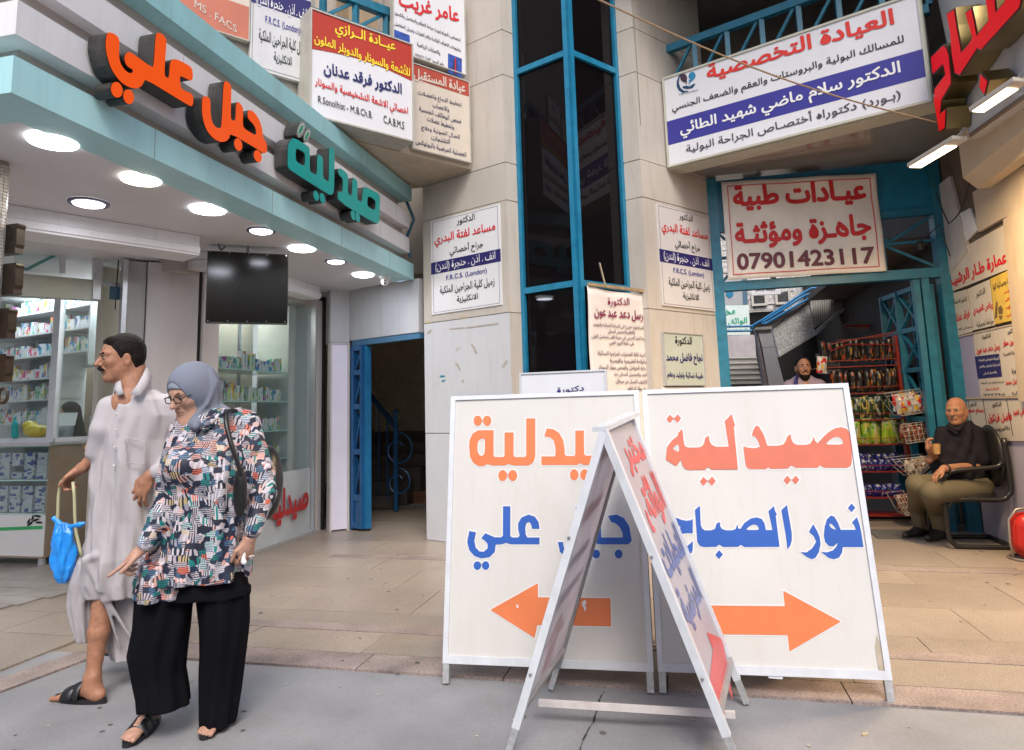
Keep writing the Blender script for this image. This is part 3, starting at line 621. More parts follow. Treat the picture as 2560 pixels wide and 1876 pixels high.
# red/white clinic light box
t, f, q = sign('clinic_sign', 'red and white light box with yellow arabic lettering above the canopy', fB, [(780, 16), (1029, 122), (1030, 354), (776, 283)], m_signw, .26, .012, m_fr, fw=.015)
def band(fr, q, a, b, mat, par, w=.002, x0=0, x1=1, curve=0):
    u0, u1, v0, v1 = q; H_ = v1-v0; W_ = u1-u0; P = [(u0+W_*x0, v0+H_*a)]
    n = 12 if curve else 1
    P += [(u0+W_*x1, v0+H_*a), (u0+W_*x1, v0+H_*b), (u0+W_*x0, v0+H_*b)]
    if curve: P = [(u0+W_*i/12, v0+H_*(a-curve*math.sin(math.pi*i/12))) for i in range(13)]+[(u1, v0+H_*b), (u0, v0+H_*b)]
    return MB().flat(fr, ccw(P), w).mk('print_band', mat, par)
u0, u1, v0, v1 = q; f = fB.at(.262); q = (u0, u1, v0, v1)
band(f, q, .62, 1, m_redb, t, .001, curve=-.05)
ff = fB.at(.263)
tx(ff, zB, 'عيــادة الــرازي', (755, 228), (1235, 385), 120, m_yel, t, .022)
tx(ff, zB, 'للأشعة والسونار والدوبلر الملون', (590, 300), (1350, 580), 105, m_yel, t, .022)
tx(ff, zB, 'الدكتور فرقد عدنان', (665, 545), (1285, 720), 115, M('dark_blue_print', (.01, .015, .12), .5), t, .03)
tx(ff, zB, 'اخصائي الاشعة التشخيصية والسونار', (595, 655), (1335, 895), 90, m_red, t, .02)
tx(ff, zB, 'R.Sonolhist - M.B.Ch.B.', (620, 787), (1053, 915), 55, m_black, t, .006)
tx(ff, zB, 'C.A.B.M.S', (1140, 945), (1304, 1000), 60, m_black, t, .008)
# neighbour board at the pier
t, f, q = sign('clinic_sign', 'beige board with red header between the red light box and the stone pier', fB, [(1033, 160), (1173, 207), (1174, 415), (1030, 358)], m_signb, .05, .008, m_fr, fw=.012, back=.0)
band(f, q, .82, 1, M('faded_red', (.40, .06, .035), .5, var=.1), t, .002); f2_ = f.at(.001)
mn = M('faded_navy_print', (.05, .05, .11), .5)
tx(f2_, zB, 'عيادة المستقبل', (1380, 590), (1790, 710), 100, m_signb, t, .03)
for i, s in enumerate(['تخطيط الدماغ والعضلات', 'والاعصاب', 'فحص الوظائف الجنسية', 'وتخطيط عضلات', 'الحبال الصوتية وعلاج', 'التشنجات', 'العضلية المرضية بالبوتوكس']):
    L = [(1415, 740), (1530, 835), (1423, 865), (1485, 945), (1440, 1015), (1520, 1095), (1395, 1125)][i]; R = [(1760, 840), (1660, 875), (1755, 970), (1700, 1015), (1745, 1095), (1668, 1130), (1797, 1235)][i]
    tx(f2_, zB, s, L, R, 48, mn, t, .015)
# upper white board with red name
t, f, q = sign('clinic_sign', 'tall white board with big red name and blue pictures, highest at the pier', fB, [(983, -60), (1160, -25), (1163, 195), (985, 115)], m_signw, .05, .008, m_fr, fw=.012)
f2_ = f.at(.001)
tx(f2_, zB, 'عامر غريب', (1260, 0), (1740, 140), 150, m_red, t, .03)
for s, L, R in (('اختصاص دكتوراه (بورد) جراحة العظام والمفاصل والكسور', (1228, 105), (1753, 325)), ('وتشوهات الاطراف الولادية والام الفقرات وتبديل المفاصل', (1228, 190), (1753, 405)), ('والاصابات الرياضية', (1405, 350), (1590, 425)), ('رقم الحجز ٠٧٧٤٤٦٠٦٠٤٣', (1385, 440), (1620, 520))):
    tx(f2_, zB, s, L, R, 42, m_black, t, .014)
m_pic = M('picture_blue', (.03, .08, .36), .4, var=.5, scale=18)
for P in ([(1225, 235), (1348, 282), (1350, 365), (1225, 315)], [(1652, 425), (1762, 468), (1762, 620), (1652, 575)]):
    MB().flat(f2_, ccw(outl(zB, P, f2_, .002)), .002).mk('picture', m_pic, t)
P = [(1700, 470), (1716, 460), (1725, 500), (1722, 560), (1728, 610), (1700, 600), (1690, 540)]; MB().flat(f2_, ccw(outl(zB, P, f2_, .004)), .004).mk('figure_print', M('dark_blue_fig', (.02, .03, .12), .5), t)
P = [(1706, 460), (1714, 458), (1716, 580), (1708, 580)]; MB().flat(f2_, ccw(outl(zB, P, f2_, .006)), .006).mk('spine_print', m_red, t)
# doctor boards (three copies of the same print)
def docsign(name, label, fr, pts, z, rows, mat=m_signw, back=.0, th=.012, bandr=None):
    t, f, q = sign(name, label, fr, pts, mat, th, None, None, back=back)
    u0, u1, v0, v1 = q; f = f.at(.001)
    if bandr: band(f, q, bandr[0], bandr[1], m_navy, t, .001)
    W_, H_ = u1-u0, v1-v0
    for s, cx, cy, w_, h_, mt in rows:
        V, Fc, asp = text_geo(s, .02 if mt in (m_red,) else .012)
        P = [f.p(u0+W_*(cx-w_/2+w_*x), v0+H_*(cy-h_/2+h_*y), .003+k*.00015) for x, y, k in V]
        if len(Fc): mk('lettering', P, Fc, mt, t)
    e = .006; m = MB(); g = .03
    if name == 'doctor_sign':
        for a, b, c, d in ((g, 1-g, g*.6, g*.6+.003), (g, 1-g, 1-g*.6, 1-g*.6+.003)): m.box(f, u0+W_*a, u0+W_*b, v0+H_*c, v0+H_*c+.003, -.0005, .0006)
        for a in (g, 1-g): m.box(f, u0+W_*a, u0+W_*a+.003, v0+H_*g*.6, v1-H_*g*.6, -.0005, .0007)
        m.mk('border_line', m_black, t)
    return t
DR = [('الدكتور', .53, .925, .26, .085, m_black), ('مساعد لفتة البدري', .50, .77, .88, .135, m_red), ('جراح أخصائي', .53, .63, .48, .115, m_black), ('انف . اذن . حنجرة (لندن)', .5, .487, .86, .105, m_signw),
      ('F.R.C.S. (London)', .52, .355, .58, .065, m_violet), ('زميل كلية الجراحين الملكية', .52, .235, .78, .10, m_black), ('الانكليزية', .53, .115, .30, .08, m_black)]
fA = Fr(cL, EA); fR = Fr(c4, EB)
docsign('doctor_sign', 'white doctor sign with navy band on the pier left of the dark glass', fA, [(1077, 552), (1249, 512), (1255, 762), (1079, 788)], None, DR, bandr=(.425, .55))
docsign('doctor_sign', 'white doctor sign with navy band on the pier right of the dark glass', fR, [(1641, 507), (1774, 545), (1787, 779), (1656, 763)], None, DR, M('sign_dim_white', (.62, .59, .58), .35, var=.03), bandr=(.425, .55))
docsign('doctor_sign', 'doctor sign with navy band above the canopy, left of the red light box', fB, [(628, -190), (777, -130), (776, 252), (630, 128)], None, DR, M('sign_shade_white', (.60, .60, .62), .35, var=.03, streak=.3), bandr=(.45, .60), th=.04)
t, f, q = sign('old_sign', 'faded board with a salmon strip, leftmost above the cyan beam', fB, [(420, -260), (625, -170), (622, 126), (440, 20)], m_signb, .04, .01, m_fr, fw=.01)
band(f, q, .0, .30, M('salmon_band', (.50, .16, .10), .5, var=.1), t, .001)
tx(f.at(.001), zA, 'MS . FACS', (1545, 25), (1880, 235), 62, M('pale_print', (.6, .5, .45), .5), t, .01)
# green doctor plate low on the right pier
t, f, q = sign('doctor_plate', 'small pale green plate with navy text low on the right stone pier', fR, [(1660, 827), (1757, 845), (1760, 962), (1663, 964)], M('pale_green_plate', (.42, .46, .40), .3, var=.08, scale=3), .03, .008, m_alu, fw=.008)
z3 = (1200, 480, 3.177)
tx(f, z3, 'الدكتورة', (1550, 1182), (1683, 1192), 80, m_black, t, .02); tx(f, z3, 'نجاح فاضل محمد', (1480, 1325), (1768, 1330), 95, m_navy, t, .03); tx(f, z3, 'طبيبة نسائية وتوليد وعقم', (1488, 1455), (1773, 1470), 65, m_navy, t, .02)
MB().box(fR.at(0), *quad(fR, [(1658, 968), (1757, 970), (1760, 1100), (1660, 1110)]), 0, .012).mk('paper_notice', m_signw, label='white notice below the pale green plate, mostly hidden by the board', cat='notice')
# scuffs, tape on the left pier
sc_ = T('wall_scuffs', 'old tape marks and scuffs on the blank grey panel left of the glass bay', 'marks', fA.p(.5, 1.6, 0))
m_scuff = M('scuff_brown', (.40, .355, .31), .7, var=.3); z2 = (600, 480, 3.177)
for P in ([(1660, 1085), (1780, 1075), (1785, 1083), (1665, 1094)], [(1790, 1075), (2050, 1040), (2055, 1052), (1800, 1085)], [(1830, 1200), (1862, 1225), (1885, 1280), (1870, 1290), (1850, 1240)], [(2075, 1390), (2120, 1330), (2125, 1350), (2090, 1400)], [(1705, 1350), (1735, 1370), (1755, 1420), (1740, 1418)], [(1755, 1495), (1780, 1490), (1782, 1515), (1760, 1515)], [(1482, 1130), (1500, 1100), (1530, 1092), (1505, 1125)], [(1712, 1275), (1720, 1240), (1757, 1235), (1725, 1255)]):
    MB().flat(fA, ccw(outl(z2, P, fA, .004)), .0045).mk('scuff', m_scuff, sc_)
for P in ([(1588, 1455), (1602, 1462), (1614, 1455), (1632, 1468), (1615, 1470), (1600, 1474), (1586, 1468)], [(1600, 1500), (1632, 1490), (1625, 1505), (1604, 1510)]): MB().flat(fA, ccw(outl(z2, P, fA, .004)), .0045).mk('paint_mark', M('teal_mark', (.0, .22, .30), .6), sc_)
for P in ([(1762, 990), (1800, 988), (1800, 1006), (1762, 1007)], [(1473, 1030), (1510, 1028), (1510, 1043), (1473, 1045)]): MB().flat(fA, ccw(outl(z2, P, fA, .004)), .0048).mk('tape', M('old_tape', (.45, .36, .18), .5), sc_)

# ================================================================== big sign over the passage
m_dsf = M('sign_frame_cream', (.50, .50, .42), .4, var=.06, streak=.3, stcol=(.3, .26, .18))
t, f, q = sign('long_clinic_sign', 'long white and blue clinic sign box over the passage entrance', fS2, [(1662, 190), (2290, 0), (2325, 255), (1672, 410)], m_signw, .02, .012, m_dsf, fw=.022, back=.02)
box('box_body', fS2, q[0]-.03, q[1]+.03, q[2]-.035, q[3]+.03, -.22, .018, m_dsf, t)
zC = (1200, 0, 3.177); zD = (1860, 0, 3.177)
def D(x, y): return (1860+x/3.177, y/3.177)
def Cc(x, y): return (1200+x/3.177, y/3.177)
bb = [f.px(*Cc(1478, 970)), f.px(*D(1385, 400)), f.px(*D(1412, 620)), f.px(*Cc(1485, 1160))]
MB().flat(f, [(q[0], bb[3][1]), (q[1], bb[2][1]), (q[1], bb[1][1]), (q[0], bb[0][1])], .0012).mk('print_band', m_violet, t)
f = f.at(.002)
text(f, 'العيادة التخصصية', Cc(1800, 590), D(1190, 140), 50, M('bright_red_print', (.66, .03, .015), .4), t, .032)
text(f, 'للمسالك البولية والبروستات والعقم والضعف الجنسي', Cc(1525, 870), D(1270, 320), 27, m_black, t, .014)
text(f, 'الدكتور سلام ماضي شهيد الطائي', Cc(1590, 1045), D(1243, 550), 45, m_white, t, .025)
text(f, '(بـورد) دكتوراه أختصـاص الجراحة البولية', Cc(1637, 1185), D(1243, 745), 32, M('grey_print', (.05, .05, .055), .5), t, .012)
# clinic emblem: crescent, two kidney shapes, open hand
mb_ = M('emblem_blue', (.02, .22, .42), .4); mdk = M('emblem_dark', (.05, .02, .04), .4); mdb = M('emblem_navy', (.01, .05, .12), .4)
def em(P, mt, w): MB().flat(f, ccw([f.px(*Cc(*p)) for p in P]), w).mk('emblem', mt, t)
em([(1635, 568), (1600, 580), (1575, 610), (1562, 650), (1563, 690), (1580, 722), (1612, 740), (1660, 722), (1620, 722), (1592, 700), (1580, 660), (1585, 620), (1605, 590)], mdb, .001)
em(ell(1618, 620, 27, 33, -10), mdk, .002); em([(1622, 640), (1645, 640), (1642, 672), (1636, 672), (1634, 652), (1620, 660)], mdk, .003)
em(ell(1685, 605, 28, 32, 10), mb_, .002); em([(1682, 630), (1660, 640), (1658, 674), (1664, 674), (1668, 650), (1688, 648)], mb_, .003)
em([(1605, 690), (1640, 682), (1665, 688), (1700, 665), (1712, 668), (1690, 700), (1655, 708), (1620, 706)], mdb, .002)
text(f, 'UROLOGY', Cc(1582, 752), Cc(1733, 715), 4, mdb, t, .01)
# ================================================================== cloth banner
fBn = Fr((.44, 7.70, 0), (1, 0))
m_cl = M('banner_cloth', (.86, .83, .76), .75, trans=.08, var=.06, scale=5, bump=.3, bscale=14)
bq = [fBn.px(*p) for p in ((1803, 455), (2189, 434), (2216, 678), (1820, 700))]
def bnp(s_, t_): # bilinear
    a = np.array(bq[0])*(1-s_)+np.array(bq[1])*s_; b = np.array(bq[3])*(1-s_)+np.array(bq[2])*s_
    return a*(1-t_)+b*t_
wv = lambda u, v: .010*math.sin(u*9+v*6)+.003*math.sin(u*23-v*17)+.007*math.sin(v*11+u*3)
t = T('cloth_banner', 'cream cloth banner with red arabic words and a long phone number', 'banner', fBn.p(1.2, 2.6, 0))
n1, n2 = 44, 26; V = []; Fc = []
for j in range(n2+1):
    for i in range(n1+1):
        u, v = bnp(i/n1, j/n2); V.append(fBn.p(u, v, wv(u, v)))
for j in range(n2):
    for i in range(n1): k = j*(n1+1)+i; Fc.append((k+1, k, k+n1+1, k+n1+2))
o = mk('cloth', V, Fc, m_cl, t, smooth=True); s_ = o.modifiers.new('thick', 'SOLIDIFY'); s_.thickness = .003; s_.offset = 1
mred = M('banner_red', (.58, .02, .025), .6, var=.12); mmar = M('banner_maroon', (.13, .03, .05), .6, var=.15)
def E_(x, y): return (1860+x/3.177, 480+y/3.177)
WW = .012
def tgrid(fr, s, L, R, hp, mat, par, bold):   # subdivided so that print follows the folds
    import bmesh
    V, Fc, asp = text_geo(s, bold); a = fr.px(*L); b = fr.px(*R); mx, my = (L[0]+R[0])/2, (L[1]+R[1])/2; h = fr.px(mx, my-hp/2)[1]-fr.px(mx, my+hp/2)[1]
    bm = bmesh.new(); vs_ = [bm.verts.new((a[0]+(b[0]-a[0])*x, a[1]+(b[1]-a[1])*x+(y-.5)*h, k*.00018)) for x, y, k in V]
    for f_ in Fc:
        try: bm.faces.new([vs_[i] for i in f_])
        except ValueError: pass
    for _ in range(3):
        E_ = [e for e in bm.edges if e.calc_length() > .04]
        if E_: bmesh.ops.subdivide_edges(bm, edges=E_, cuts=1)
        bmesh.ops.triangulate(bm, faces=bm.faces[:])
    bm.verts.index_update(); P = [fr.p(v.co.x, v.co.y, .0085+v.co.z+wv(v.co.x, v.co.y)) for v in bm.verts]; Q_ = [tuple(v.index for v in f_.verts) for f_ in bm.faces]; bm.free()
    return mk('lettering', P, Q_, mat, par)
tgrid(fBn, 'عيـادات طبية', (1832, 498), (2165, 478), 66, mred, t, .045)
tgrid(fBn, 'جاهـزة ومؤثثـة', (1837, 592), (2176, 568), 70, mred, t, .04)
tgrid(fBn, '07901423117', (1842, 656), (2186, 638), 42, mmar, t, .03)
m = MB()
for a, b in (((.04, .05), (.96, .05)), ((.96, .05), (.96, .95)), ((.96, .95), (.04, .95)), ((.04, .95), (.04, .05))):
    for i in range(12):
        p = [bnp(a[0]+(b[0]-a[0])*k/12, a[1]+(b[1]-a[1])*k/12) for k in (i, i+1)]
        m.bar(fBn.p(*p[0], wv(*p[0])+.008), fBn.p(*p[1], wv(*p[1])+.008), .007, .007, (0, 1, 0))
m.mk('border_line', mred, t)
# hanging doctor banner with a wooden batten in front of the glass
fH = Fr((ap[0]+.13*.8, ap[1]-.13*.6, 0), EB)
t = T('hanging_banner', 'narrow white cloth banner hung from a wooden batten before the dark glass', 'banner', fH.p(.2, .9, 0))
hq = [fH.px(*p) for p in ((1467, 715), (1619, 735), (1622, 1010), (1480, 1000))]
def hb(s_, t_):
    a = np.array(hq[0])*(1-s_)+np.array(hq[1])*s_; b = np.array(hq[3])*(1-s_)+np.array(hq[2])*s_; return a*(1-t_)+b*t_
hw = lambda u, v: .006*math.sin(u*14+v*3)+.004*math.sin(v*9)
V = []; Fc = []; n1, n2 = 14, 24
for j in range(n2+1):
    for i in range(n1+1):
        u, v = hb(i/n1, j/n2*2.0-(.02*math.sin(math.pi*i/n1) if j == 0 else 0)*-1); V.append(fH.p(u, v, hw(u, v)))
for j in range(n2):
    for i in range(n1): k = j*(n1+1)+i; Fc.append((k+1, k, k+n1+1, k+n1+2))
o = mk('cloth', V, Fc, M('banner_white', (.62, .58, .56), .7, var=.06), t, smooth=True); s_ = o.modifiers.new('thick', 'SOLIDIFY'); s_.thickness = .003; s_.offset = 1
a, b = fH.px(*q4(z3, [(852, 735)])[0]), fH.px(*q4(z3, [(1333, 795)])[0]); MB().bar(fH.p(*a, .01), fH.p(*b, .01), .03, .03).mk('batten', M('old_wood', (.30, .22, .13), .7, var=.3, scale=20), t)
a, b = fH.px(*q4(z3, [(960, 560)])[0]), fH.px(*q4(z3, [(1000, 740)])[0]); MB().bar(fH.p(*a, -.02), fH.p(*b, -.01), .015, .01).mk('stick', M('pale_wood', (.45, .38, .28), .7), t)
mmr = M('banner_crimson', (.22, .01, .07), .5); mg = M('print_grey', (.10, .06, .09), .6)
def ht(s, L, R, h, mt, bold=.012): return text(fH, s, q4(z3, [L])[0], q4(z3, [R])[0], h/3.177, mt, t, bold, w=.012, warp=hw)
ht('الدكتورة', (1017, 875), (1182, 880), 75, mmr); ht('رسل دعد عبد عون', (905, 955), (1295, 990), 95, mmr, .02)
for s, L, R in (('دكتوراه (بورد عربي) في الجراحة النسائية والتوليد', (900, 1055), (1312, 1085)), ('والعقم والتجميل النسائي', (1017, 1110), (1230, 1120)), ('درجة الستر التدريبي في مدينة الطب بتسلسل الاولى', (890, 1150), (1322, 1170)), ('على دفعة البورد العربي', (1030, 1200), (1225, 1210)),
                ('اجراء كافة العمليات الجراحيه النسائية', (938, 1280), (1312, 1297)), ('والولادة الطبيعية والقيصرية', (1030, 1340), (1318, 1350)), ('رعاية الحوامل والفحص بجهاز السونار', (940, 1392), (1318, 1402)), ('الشد والتجميل النسائي بجد', (1060, 1450), (1322, 1458)), ('الكشف المبكر عن سرطان', (1075, 1503), (1322, 1512)), ('بواسطة الناظور', (1170, 1560), (1325, 1568))):
    ht(s, L, R, 44, mg)
# pale board standing behind the sandwich boards
fY = Fr((-.75, 4.6, 0), (1, -.02), (0, .12, 1))
t, f, q = sign('leaning_board', 'pale blank board peeking up behind the left sandwich board', fY, [(1307, 940), (1524, 925), (1515, 1400), (1300, 1400)], M('pale_blue_white', (.58, .60, .66), .4, var=.04), .02, .008, m_alu, fw=.012)
text(f, 'دكتورة', (1392, 978), (1460, 972), 18, m_navy, t, .02, w=.002)
box('leg', fY, q[0], q[0]+.02, 0, q[2], -.0, .02, m_alu, t); box('leg', fY, q[1]-.02, q[1], 0, q[2], -.0, .02, m_alu, t)
# ================================================================== sandwich boards
m_bd = M('board_face', (.60, .59, .57), .5, var=.04, scale=2.5, streak=.45, stcol=(.50, .46, .38), bump=.05, bscale=200)
m_brd = M('board_red', (.60, .155, .095), .5, var=.07, scale=9); m_bor = M('board_orange', (.68, .185, .065), .5, var=.07, scale=9); m_bbl = M('board_blue', (.022, .10, .42), .45, var=.08, scale=7)
m_leg = M('galvanised_leg', (.50, .51, .52), .4, metal=.5, var=.25, scale=40)
def aboard(label, BL, BR, quadpx, H_=1.43):
    f = tilt(BL, BR, 10); W_ = float(np.hypot(BR[0]-BL[0], BR[1]-BL[1])); t = T('sandwich_board', label, 'sign board', (*((np.array(BL)+np.array(BR))/2), 0), 'pharmacy sandwich boards with arrows')
    x0, x1 = -.01, W_+.01
    box('panel', f, x0+.012, x1-.012, .11, H_-.012, -.008, 0, m_bd, t)
    m = MB(); fw = .026
    m.box(f, x0, x0+fw, .085, H_, -.022, .010); m.box(f, x1-fw, x1, .085, H_, -.022, .010)
    m.box(f, x0+fw, x1-fw, H_-.022, H_, -.022, .009); m.box(f, x0+fw, x1-fw, .085, .122, -.022, .009); m.mk('frame', m_aluw, t)
    for x in (x0+.002, x1-.034): box('leg', f, x, x+.032, -.004, .084, -.02, .008, m_leg, t)
    # rear half of the A
    top = f.p(0, H_-.03, -.03); g = Fr(top, f.ex, (0, -.17, 1)); gb = Fr(top, f.ex, (f.ez*.30+np.array([0, 0, 1])))
    box('rear_panel', gb, x0+.012, x1-.012, -H_+.16, 0, -.03, -.022, m_bd, t)
    for x in (x0, x1-.03): MB().bar(gb.p(x+.015, .01, -.03), gb.p(x+.015, -H_*.99, -.03), .03, .025).mk('rear_leg', m_leg, t)
    return t, f, (x0, x1)
tl, fl_, _ = aboard('sandwich board with orange and blue arabic words and an arrow pointing left', (-1.22, 3.39), (-.21, 3.44), None)
tr, fr2, _ = aboard('sandwich board with red and blue arabic words and an arrow pointing right', (-.17, 3.45), (.83, 3.51), None)
def halo(P, d):      # grow an outline for the white print edge
    n = len(P); Q = []
    for i in range(n):
        a, b, c = np.array(P[i-1]), np.array(P[i]), np.array(P[(i+1) % n]); t1 = b-a; t2 = c-b
        t1 = t1/(np.linalg.norm(t1)+1e-9); t2 = t2/(np.linalg.norm(t2)+1e-9); nn = np.array([t1[1]+t2[1], -t1[0]-t2[0]]); k = np.linalg.norm(nn)
        Q.append(tuple(b+nn/(k+1e-9)*d*min(1.6, 2/max(k, .6))))
    return Q
m_halo = M('print_edge_white', (.68, .68, .68), .5, var=0)
def glyph(fr, z, parts, mat, par, sm=0, hl=True):
    for pts, holes in parts:
        U = ccw(outl(z, chaikin(pts, sm), fr, .002)); Hs = [ccw(outl(z, chaikin(h, max(sm, 1)), fr, .002)) for h in holes]
        MB().flat(fr, U, .0028, 0, Hs).mk('printed_letter', mat, par)
        if hl:
            try: MB().flat(fr, halo(U, .007), .0012, 0, [halo(h, -.006) for h in Hs]).mk('letter_edge', m_halo, par)
            except Exception: pass
R_ = (1640, 1000, 3.933)
W1 = [(97, 590), (108, 470), (125, 440), (160, 395), (213, 355), (217, 325), (255, 288), (262, 310), (275, 430), (290, 460), (320, 470), (420, 468), (455, 455), (475, 420), (483, 375), (520, 352), (525, 400), (545, 440), (590, 462), (715, 460), (675, 210), (745, 140), (755, 180), (778, 255), (765, 265), (806, 685), (550, 685), (508, 660), (480, 688), (330, 690), (290, 682), (262, 650), (245, 590), (197, 652)]
W1h = [(158, 478), (190, 452), (218, 436), (227, 470), (227, 505), (218, 515)]
W2 = [(858, 458), (900, 470), (970, 476), (1022, 462), (1010, 420), (985, 375), (965, 355), (942, 360), (955, 300), (985, 250), (1015, 268), (1060, 345), (1095, 452), (1200, 452), (1250, 440), (1278, 400), (1288, 365), (1325, 335), (1330, 385), (1350, 425), (1385, 443), (1470, 443), (1515, 432), (1540, 395), (1552, 360), (1562, 400), (1588, 428), (1640, 370), (1700, 315), (1760, 280), (1820, 268), (1875, 285), (1910, 330), (1925, 400), (1926, 600), (1915, 650), (1880, 668), (1660, 668), (1610, 645), (1590, 668), (1375, 668), (1328, 645), (1300, 675), (1130, 680), (1103, 665), (1080, 682), (930, 682), (895, 670), (880, 640)]
W2h = [(1665, 440), (1700, 400), (1745, 370), (1785, 362), (1815, 375), (1835, 405), (1840, 440)]
dia = lambda cx, cy, rx, ry: [(cx-rx, cy+2), (cx, cy-ry), (cx+rx, cy-2), (cx, cy+ry)]
glyph(fr2, R_, [(W1, [W1h]), (W2, [W2h])]+[(dia(*d), []) for d in ((137, 187, 36, 42), (212, 184, 36, 42), (468, 802, 38, 45), (550, 800, 38, 46), (1290, 790, 38, 46), (1372, 788, 38, 46))], m_brd, tr)
N1 = [(1623, 1495), (1680, 1500), (1740, 1480), (1775, 1440), (1788, 1405), (1745, 1440), (1700, 1438), (1662, 1395), (1650, 1330), (1658, 1250), (1680, 1175), (1720, 1137), (1755, 1150), (1790, 1210), (1815, 1278), (1965, 1278), (1950, 1235), (1927, 1205), (1975, 1153), (2003, 1230), (2018, 1300), (2040, 1447), (1836, 1447), (1830, 1500), (1800, 1550), (1750, 1567), (1700, 1555)]
N1h = [(1702, 1218), (1725, 1218), (1755, 1250), (1775, 1278), (1740, 1270), (1712, 1248)]
N2 = [(1420, 1497), (1480, 1500), (1535, 1460), (1575, 1395), (1550, 1340), (1503, 1298), (1545, 1222), (1585, 1290), (1610, 1350), (1618, 1420), (1600, 1500), (1570, 1550), (1535, 1567), (1490, 1550)]
N3 = [(1232, 1085), (1288, 1032), (1310, 1160), (1335, 1310), (1335, 1380), (1322, 1430), (1293, 1472), (1275, 1330)]
N4 = [(383, 1082), (432, 1042), (440, 1230), (455, 1265), (480, 1283), (545, 1283), (580, 1268), (597, 1215), (628, 1200), (632, 1245), (650, 1270), (690, 1283), (750, 1283), (785, 1268), (798, 1222), (808, 1262), (828, 1270), (870, 1210), (930, 1168), (990, 1155), (1040, 1172), (1068, 1215), (1080, 1280), (1145, 1280), (1105, 1095), (1160, 1043), (1170, 1090), (1190, 1128), (1177, 1140), (1215, 1445), (870, 1447), (832, 1425), (810, 1445), (660, 1447), (620, 1422), (595, 1445), (470, 1447), (430, 1435), (405, 1395)]
N4h = [(880, 1280), (915, 1245), (955, 1225), (990, 1230), (1008, 1255), (1012, 1280)]
N5 = [(150, 1160), (210, 1162), (250, 1180), (300, 1190), (345, 1182), (362, 1170), (362, 1312), (310, 1310), (230, 1320), (240, 1250)]
N6 = [(362, 1388), (340, 1410), (305, 1440), (290, 1480), (348, 1512), (362, 1470)]
glyph(fr2, R_, [(N1, [N1h]), (N2, []), (N3, []), (N4, [N4h]), (N5, []), (N6, []), (dia(1923, 1062, 37, 42), []), (dia(620, 1522, 38, 44), [])], m_bbl, tr)
Z5 = (1600, 1356, 3.177)
glyph(fr2, Z5, [([(380, 500), (1150, 508), (1138, 385), (1595, 630), (1187, 868), (1172, 738), (440, 728)], [])], m_bor, tr)
Z6 = (1060, 940, 3.177)
a1 = [(358, 560), (362, 510), (385, 460), (430, 432), (553, 432), (553, 632), (562, 645), (630, 645), (640, 632), (640, 450), (712, 450), (712, 632), (722, 645), (800, 645), (812, 632), (812, 338), (884, 338), (884, 640), (868, 690), (830, 712), (715, 712), (672, 700), (640, 712), (540, 712), (505, 700), (470, 718), (430, 716), (390, 690), (365, 640)]
a1h = [(424, 560), (430, 520), (450, 500), (484, 497), (484, 600), (475, 628), (455, 638), (436, 625), (425, 595)]
a2 = [(932, 640), (1043, 640), (1045, 580), (1030, 510), (1000, 488), (955, 480), (975, 418), (1030, 425), (1075, 455), (1105, 510), (1117, 580), (1118, 625), (1130, 637), (1195, 637), (1202, 620), (1202, 435), (1270, 435), (1272, 620), (1285, 634), (1440, 634), (1440, 500), (1500, 450), (1560, 440), (1600, 480), (1610, 560), (1605, 700), (1270, 708), (1240, 693), (1215, 708), (932, 708)]
a2h = [(1505, 634), (1510, 560), (1535, 515), (1550, 560), (1548, 634)]
glyph(fl_, Z6, [(a1, [a1h]), (a2, [a2h])], m_bor, tl)
glyph(fl_, Z6, [(ell(*d, 0, 20), []) for d in ((427, 357, 33, 41), (502, 357, 33, 41), (625, 792, 35, 44), (705, 792, 35, 44), (1193, 786, 34, 44), (1275, 786, 34, 44))], m_bor, tl)
b1 = [(360, 1232), (413, 1243), (400, 1310), (412, 1365), (440, 1395), (475, 1396), (505, 1370), (505, 1335), (480, 1305), (455, 1290), (487, 1250), (560, 1282), (612, 1283), (627, 1270), (628, 1036), (686, 1036), (686, 1272), (700, 1284), (745, 1284), (760, 1270), (748, 1220), (748, 1170), (775, 1125), (830, 1102), (880, 1118), (910, 1160), (918, 1215), (858, 1215), (850, 1175), (833, 1160), (812, 1172), (805, 1210), (808, 1260), (820, 1284), (918, 1284), (918, 1338), (690, 1338), (650, 1326), (620, 1338), (570, 1340), (562, 1400), (520, 1440), (455, 1450), (400, 1430), (360, 1385), (343, 1320)]
b2 = [(1063, 1320), (1104, 1320), (1110, 1360), (1140, 1390), (1180, 1385), (1200, 1340), (1205, 1040), (1262, 1040), (1262, 1284), (1340, 1284), (1345, 1150), (1405, 1150), (1408, 1284), (1580, 1284), (1575, 1240), (1550, 1195), (1520, 1170), (1485, 1160), (1462, 1112), (1530, 1102), (1590, 1130), (1630, 1195), (1650, 1310), (1625, 1338), (1390, 1338), (1368, 1330), (1345, 1340), (1262, 1340), (1250, 1410), (1200, 1445), (1130, 1440), (1080, 1400)]
glyph(fl_, Z6, [(b1, []), (b2, [])]+[(ell(*d, 0, 20), []) for d in ((424, 1507, 30, 34), (490, 1507, 29, 34), (1367, 1415, 31, 35), (1546, 1415, 31, 35))], m_bbl, tl)
Z7 = (1060, 1356, 3.177)
glyph(fl_, Z7, [([(527, 537), (905, 325), (905, 437), (1480, 445), (1487, 668), (900, 658), (878, 760)], [])], m_bor, tl)
